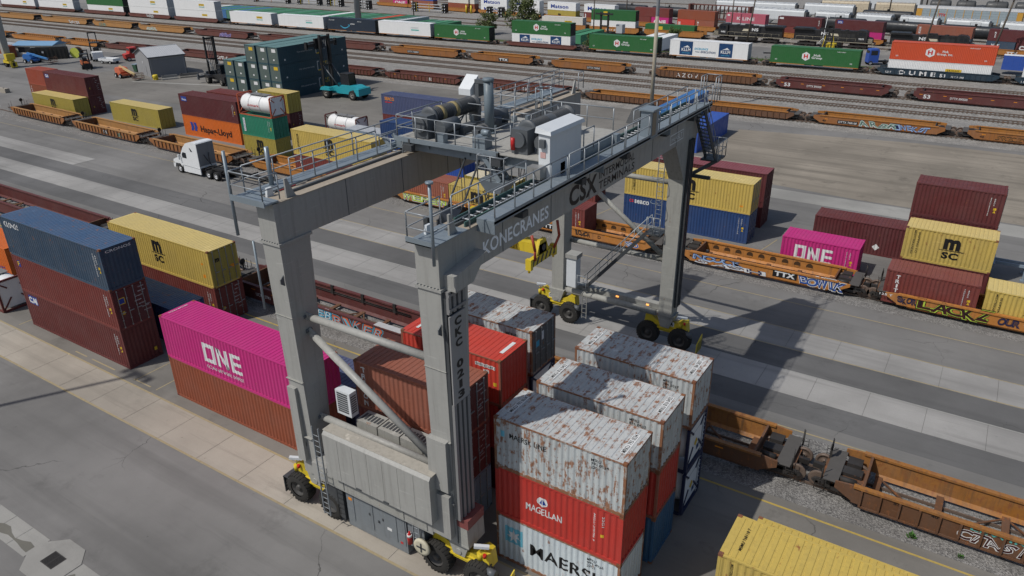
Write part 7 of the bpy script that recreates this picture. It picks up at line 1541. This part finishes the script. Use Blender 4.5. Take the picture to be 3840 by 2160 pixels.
# boxes parked side by side below the bank
GP = 'containers parked side by side below the bank'
cg = [paint('box_green_a', (.05, .22, .11), .6, .3, .2), paint('box_green_b', (.03, .15, .07), .6, .3, .2), paint('box_green_c', (.08, .20, .14), .6, .3, .2)]
seq = 'wgbgbggbggggggggggggwggggggoggsgggg'
words = ['first', 'second', 'third', 'fourth', 'fifth', 'sixth', 'seventh', 'eighth', 'ninth', 'tenth', 'eleventh', 'twelfth', 'thirteenth', 'fourteenth', 'fifteenth', 'sixteenth', 'seventeenth', 'eighteenth', 'nineteenth', 'twentieth', 'twenty first', 'twenty second', 'twenty third', 'twenty fourth', 'twenty fifth', 'twenty sixth', 'twenty seventh', 'twenty eighth', 'twenty ninth', 'thirtieth', 'thirty first', 'thirty second', 'thirty third', 'thirty fourth', 'thirty fifth']
for i, ch in enumerate(seq):
    m = {'w': c_cwhite, 'b': paint('box_blue', (.05, .15, .33), .6, .3, .2), 'o': c_hubo, 's': c_grey, 'g': cg[i % 3]}[ch]
    cn = {'w': 'white', 'b': 'blue', 'o': 'orange', 's': 'grey', 'g': 'green'}[ch]
    lo = .9 if i > 30 else 0
    container('%s roofed container, %s from the left in the row below the bank' % (cn, words[i]), -264+i*3.28, 192.5+(.4*math.sin(i*2.3)), TERR+1.2-lo, 14.6, 3.0, m, rz=math.pi/2, flatside=True, group=GP, doors=None, W=2.6)
for x, cn, m in ((-103.2, 'left', cg[1]), (-100.0, 'right', cg[0])): container('green container, %s of the pair behind the hexagon and panel stack' % cn, x, 190.5, TERR+.6, 14.6, 3.0, m, rz=math.pi/2, flatside=True, group='green pair below the bank', doors=None, W=2.6)
for x, cn in ((-79.4, 'left'), (-76.0, 'right')): container('white trailer box, %s of the pair between green and refrigerated containers' % cn, x, 186.0, TERR+1.2, 14.6, 3.0, c_cwhite, rz=math.pi/2, flatside=True, group='white pair below the bank', doors=None, W=2.6, endmat=c_grey)
container('deep blue container with a white roof behind the right end of the train', -1.0, 199, TERR+1.0, 13.5, 3.0, c_blue3, flatside=True, roof=c_cwhite, group='boxes below the bank', doors=None)
# racks of stacked chassis wheels
def rack(label, x, y, L, col):
    t = thing('chassis_rack', label, 'rack', (x, y, TERR), -.05, 'racks of stacked chassis')
    for e in (0, 1):
        xe = .6 if e == 0 else L-1.9
        for r_ in range(3):
            for c_ in (0, 1.25): wheel(t, xe+c_, -.9, .5, .5, v_rim).location.z = .55+r_*1.15; 
        MB().box(xe-.3, xe+1.6, -.7, .9, .3, 3.6).build('axle_stack', c_black, t)
    for z in (.9, 1.9, 2.9): MB().box(1.5, L-1.5, -.5, -.38, z, z+.2).box(1.5, L-1.5, .4, .52, z, z+.2).build('frame_rail', c_grey, t)
    for k in range(3): MB().box(2.4+k*(L-4.8)/2, 2.55+k*(L-4.8)/2, -.65, -.5, .3, 3.6).build('rack_post', col, t)
rack('chassis rack with yellow posts in the middle of the lower yard', -211, 253.5, 18.5, k_yel); rack('chassis rack left of the thick pale mast', -241, 252, 9, w_blk); rack('chassis rack just left of the tree', -171.6, 250, 8, w_blk); rack('chassis rack just right of the tree', -157, 249, 7, w_blk)
rack('orange chassis rack at the top left of the lower yard', -313, 258, 26, w_org2); rack('chassis rack with yellow ladder posts at the top left', -282, 257, 16, k_yel); rack('chassis rack farthest left at the top', -341, 260, 12, w_org2); rack('chassis rack with yellow posts left of the thick mast', -262, 256, 10, k_yel)
# trees, shrubs and weeds
leafm = [flat('leaf_mid', (.055, .085, .022), .7), flat('leaf_olive', (.085, .105, .032), .7), flat('leaf_dark', (.03, .052, .016), .7)]
barkm = paint('bark', (.07, .055, .04), .9, .4)
def tree(label, x, y, z, h, rx, lm, n=1500, trunk=.3, kind='tree', seed=1, leaf=.30):
    rnd = random.Random(seed); t = thing('broadleaf_tree' if kind == 'tree' else 'shrub', label, kind, (x, y, z), 0, 'trees and shrubs')
    g = MB().cyl((0, 0, 0), (.1, 0, h*.45), trunk*.5, 8, trunk*.3); tips = []
    for k in range(9):
        a = rnd.uniform(0, 6.28); zz = h*rnd.uniform(.25, .5); e = (math.cos(a)*rx*.65, math.sin(a)*rx*.65, zz+h*rnd.uniform(.15, .35)); g.cyl((.05, 0, zz), e, trunk*.2, 5, trunk*.06); tips.append(e)
    g.build('trunk', barkm, t)
    cl = []
    for k in range(26):
        a = rnd.uniform(0, 6.28); rr = rx*math.sqrt(rnd.random())*.85; zz = h*(.28+.66*rnd.random()); f_ = 1-abs(zz/h-.55)*1.1
        cl.append((math.cos(a)*rr*f_, math.sin(a)*rr*f_, zz, rx*rnd.uniform(.16, .34)))
    g = MB()
    for k in range(n):
        c = rnd.choice(cl); d = Vector((rnd.gauss(0, 1), rnd.gauss(0, 1), rnd.gauss(0, 1))).normalized()*c[3]*(rnd.random()**.4)
        p = Vector(c[:3])+d; u = Vector((rnd.gauss(0, 1), rnd.gauss(0, 1), rnd.gauss(0, .6))).normalized()*leaf*rnd.uniform(.6, 1.3); v = u.orthogonal().normalized()*leaf*rnd.uniform(.4, .8)
        g.add([p-u, p-v*.7, p+u, p+v*.7], [(0, 1, 2, 3)])
    g.build('crown', lm, t); return t
tree('tall olive green tree beyond the green train containers', -126.5, 203, TERR, 11.2, 6.2, leafm[1], 3200, .5, 'tree', 3, .36)
tree('low olive shrub left of the tall tree', -140.5, 205, TERR, 6.2, 4.4, leafm[1], 1800, .25, 'shrub', 4, .32); tree('dense green shrub standing between the two train sections', -107.5, 172.5, -1.5, 6.2, 3.6, leafm[0], 2400, .25, 'shrub', 5, .26)
tree('second green shrub right behind the gap in the train', -104.5, 170.2, -1.0, 4.0, 2.2, leafm[0], 1200, .2, 'shrub', 6, .24); tree('small bright shrub left of the first locomotive', -82.0, 213, TERR, 4.2, 2.6, leafm[0], 1200, .2, 'shrub', 7, .28); tree('small shrub at the refrigerated container end', -64.0, 170.5, -1.2, 3.0, 1.6, leafm[0], 800, .15, 'shrub', 8, .2); tree('shrub behind the green and white stack gap', -88.5, 174, -2, 4.2, 2.6, leafm[0], 1300, .2, 'shrub', 9, .26)
for i, (x, y, h) in enumerate(((-32, 352, 17), (-21, 356, 19), (-9, 350, 16.5), (3, 355, 19), (14, 352, 18), (-46, 360, 17))):
    tree('dark tree, %s from the left along the skyline at the upper right' % words[(i+1) % 6 if i != 5 else 0], x, y, TERR, h, 7.5, leafm[2], 1600, .6, 'tree', 20+i, .62)
for i, (x, y, s_, lb) in enumerate(((1.15, 32.35, .45, 'green weed growing in the ballast by the near orange railcar'), (3.2, 32.2, .28, 'small weed right of the first one in the near ballast'), (5.4, 56.2, .25, 'tiny bright weed beside the second track at right'))):
    rnd = random.Random(40+i); t = thing('weed', lb, 'weed', (x, y, .006), 0, 'weeds in the ballast'); g = MB(); g2 = MB()
    for k in range(60):
        a = rnd.uniform(0, 6.28); e = Vector((math.cos(a)*rnd.uniform(.1, .6)*s_, math.sin(a)*rnd.uniform(.1, .6)*s_, rnd.uniform(.1, .7)*s_)); n_ = Vector((-math.sin(a), math.cos(a), 0))*.09*s_
        g.add([e*.5, e*.8+n_, e, e*.8-n_], [(0, 1, 2, 3)])
        if k < 8: g2.cyl((0, 0, 0), e*.8, .008, 4)
    g2.build('stem', leafm[0], t); g.build('leaves', flat('weed_leaf', (.06, .16, .03), .7), t)
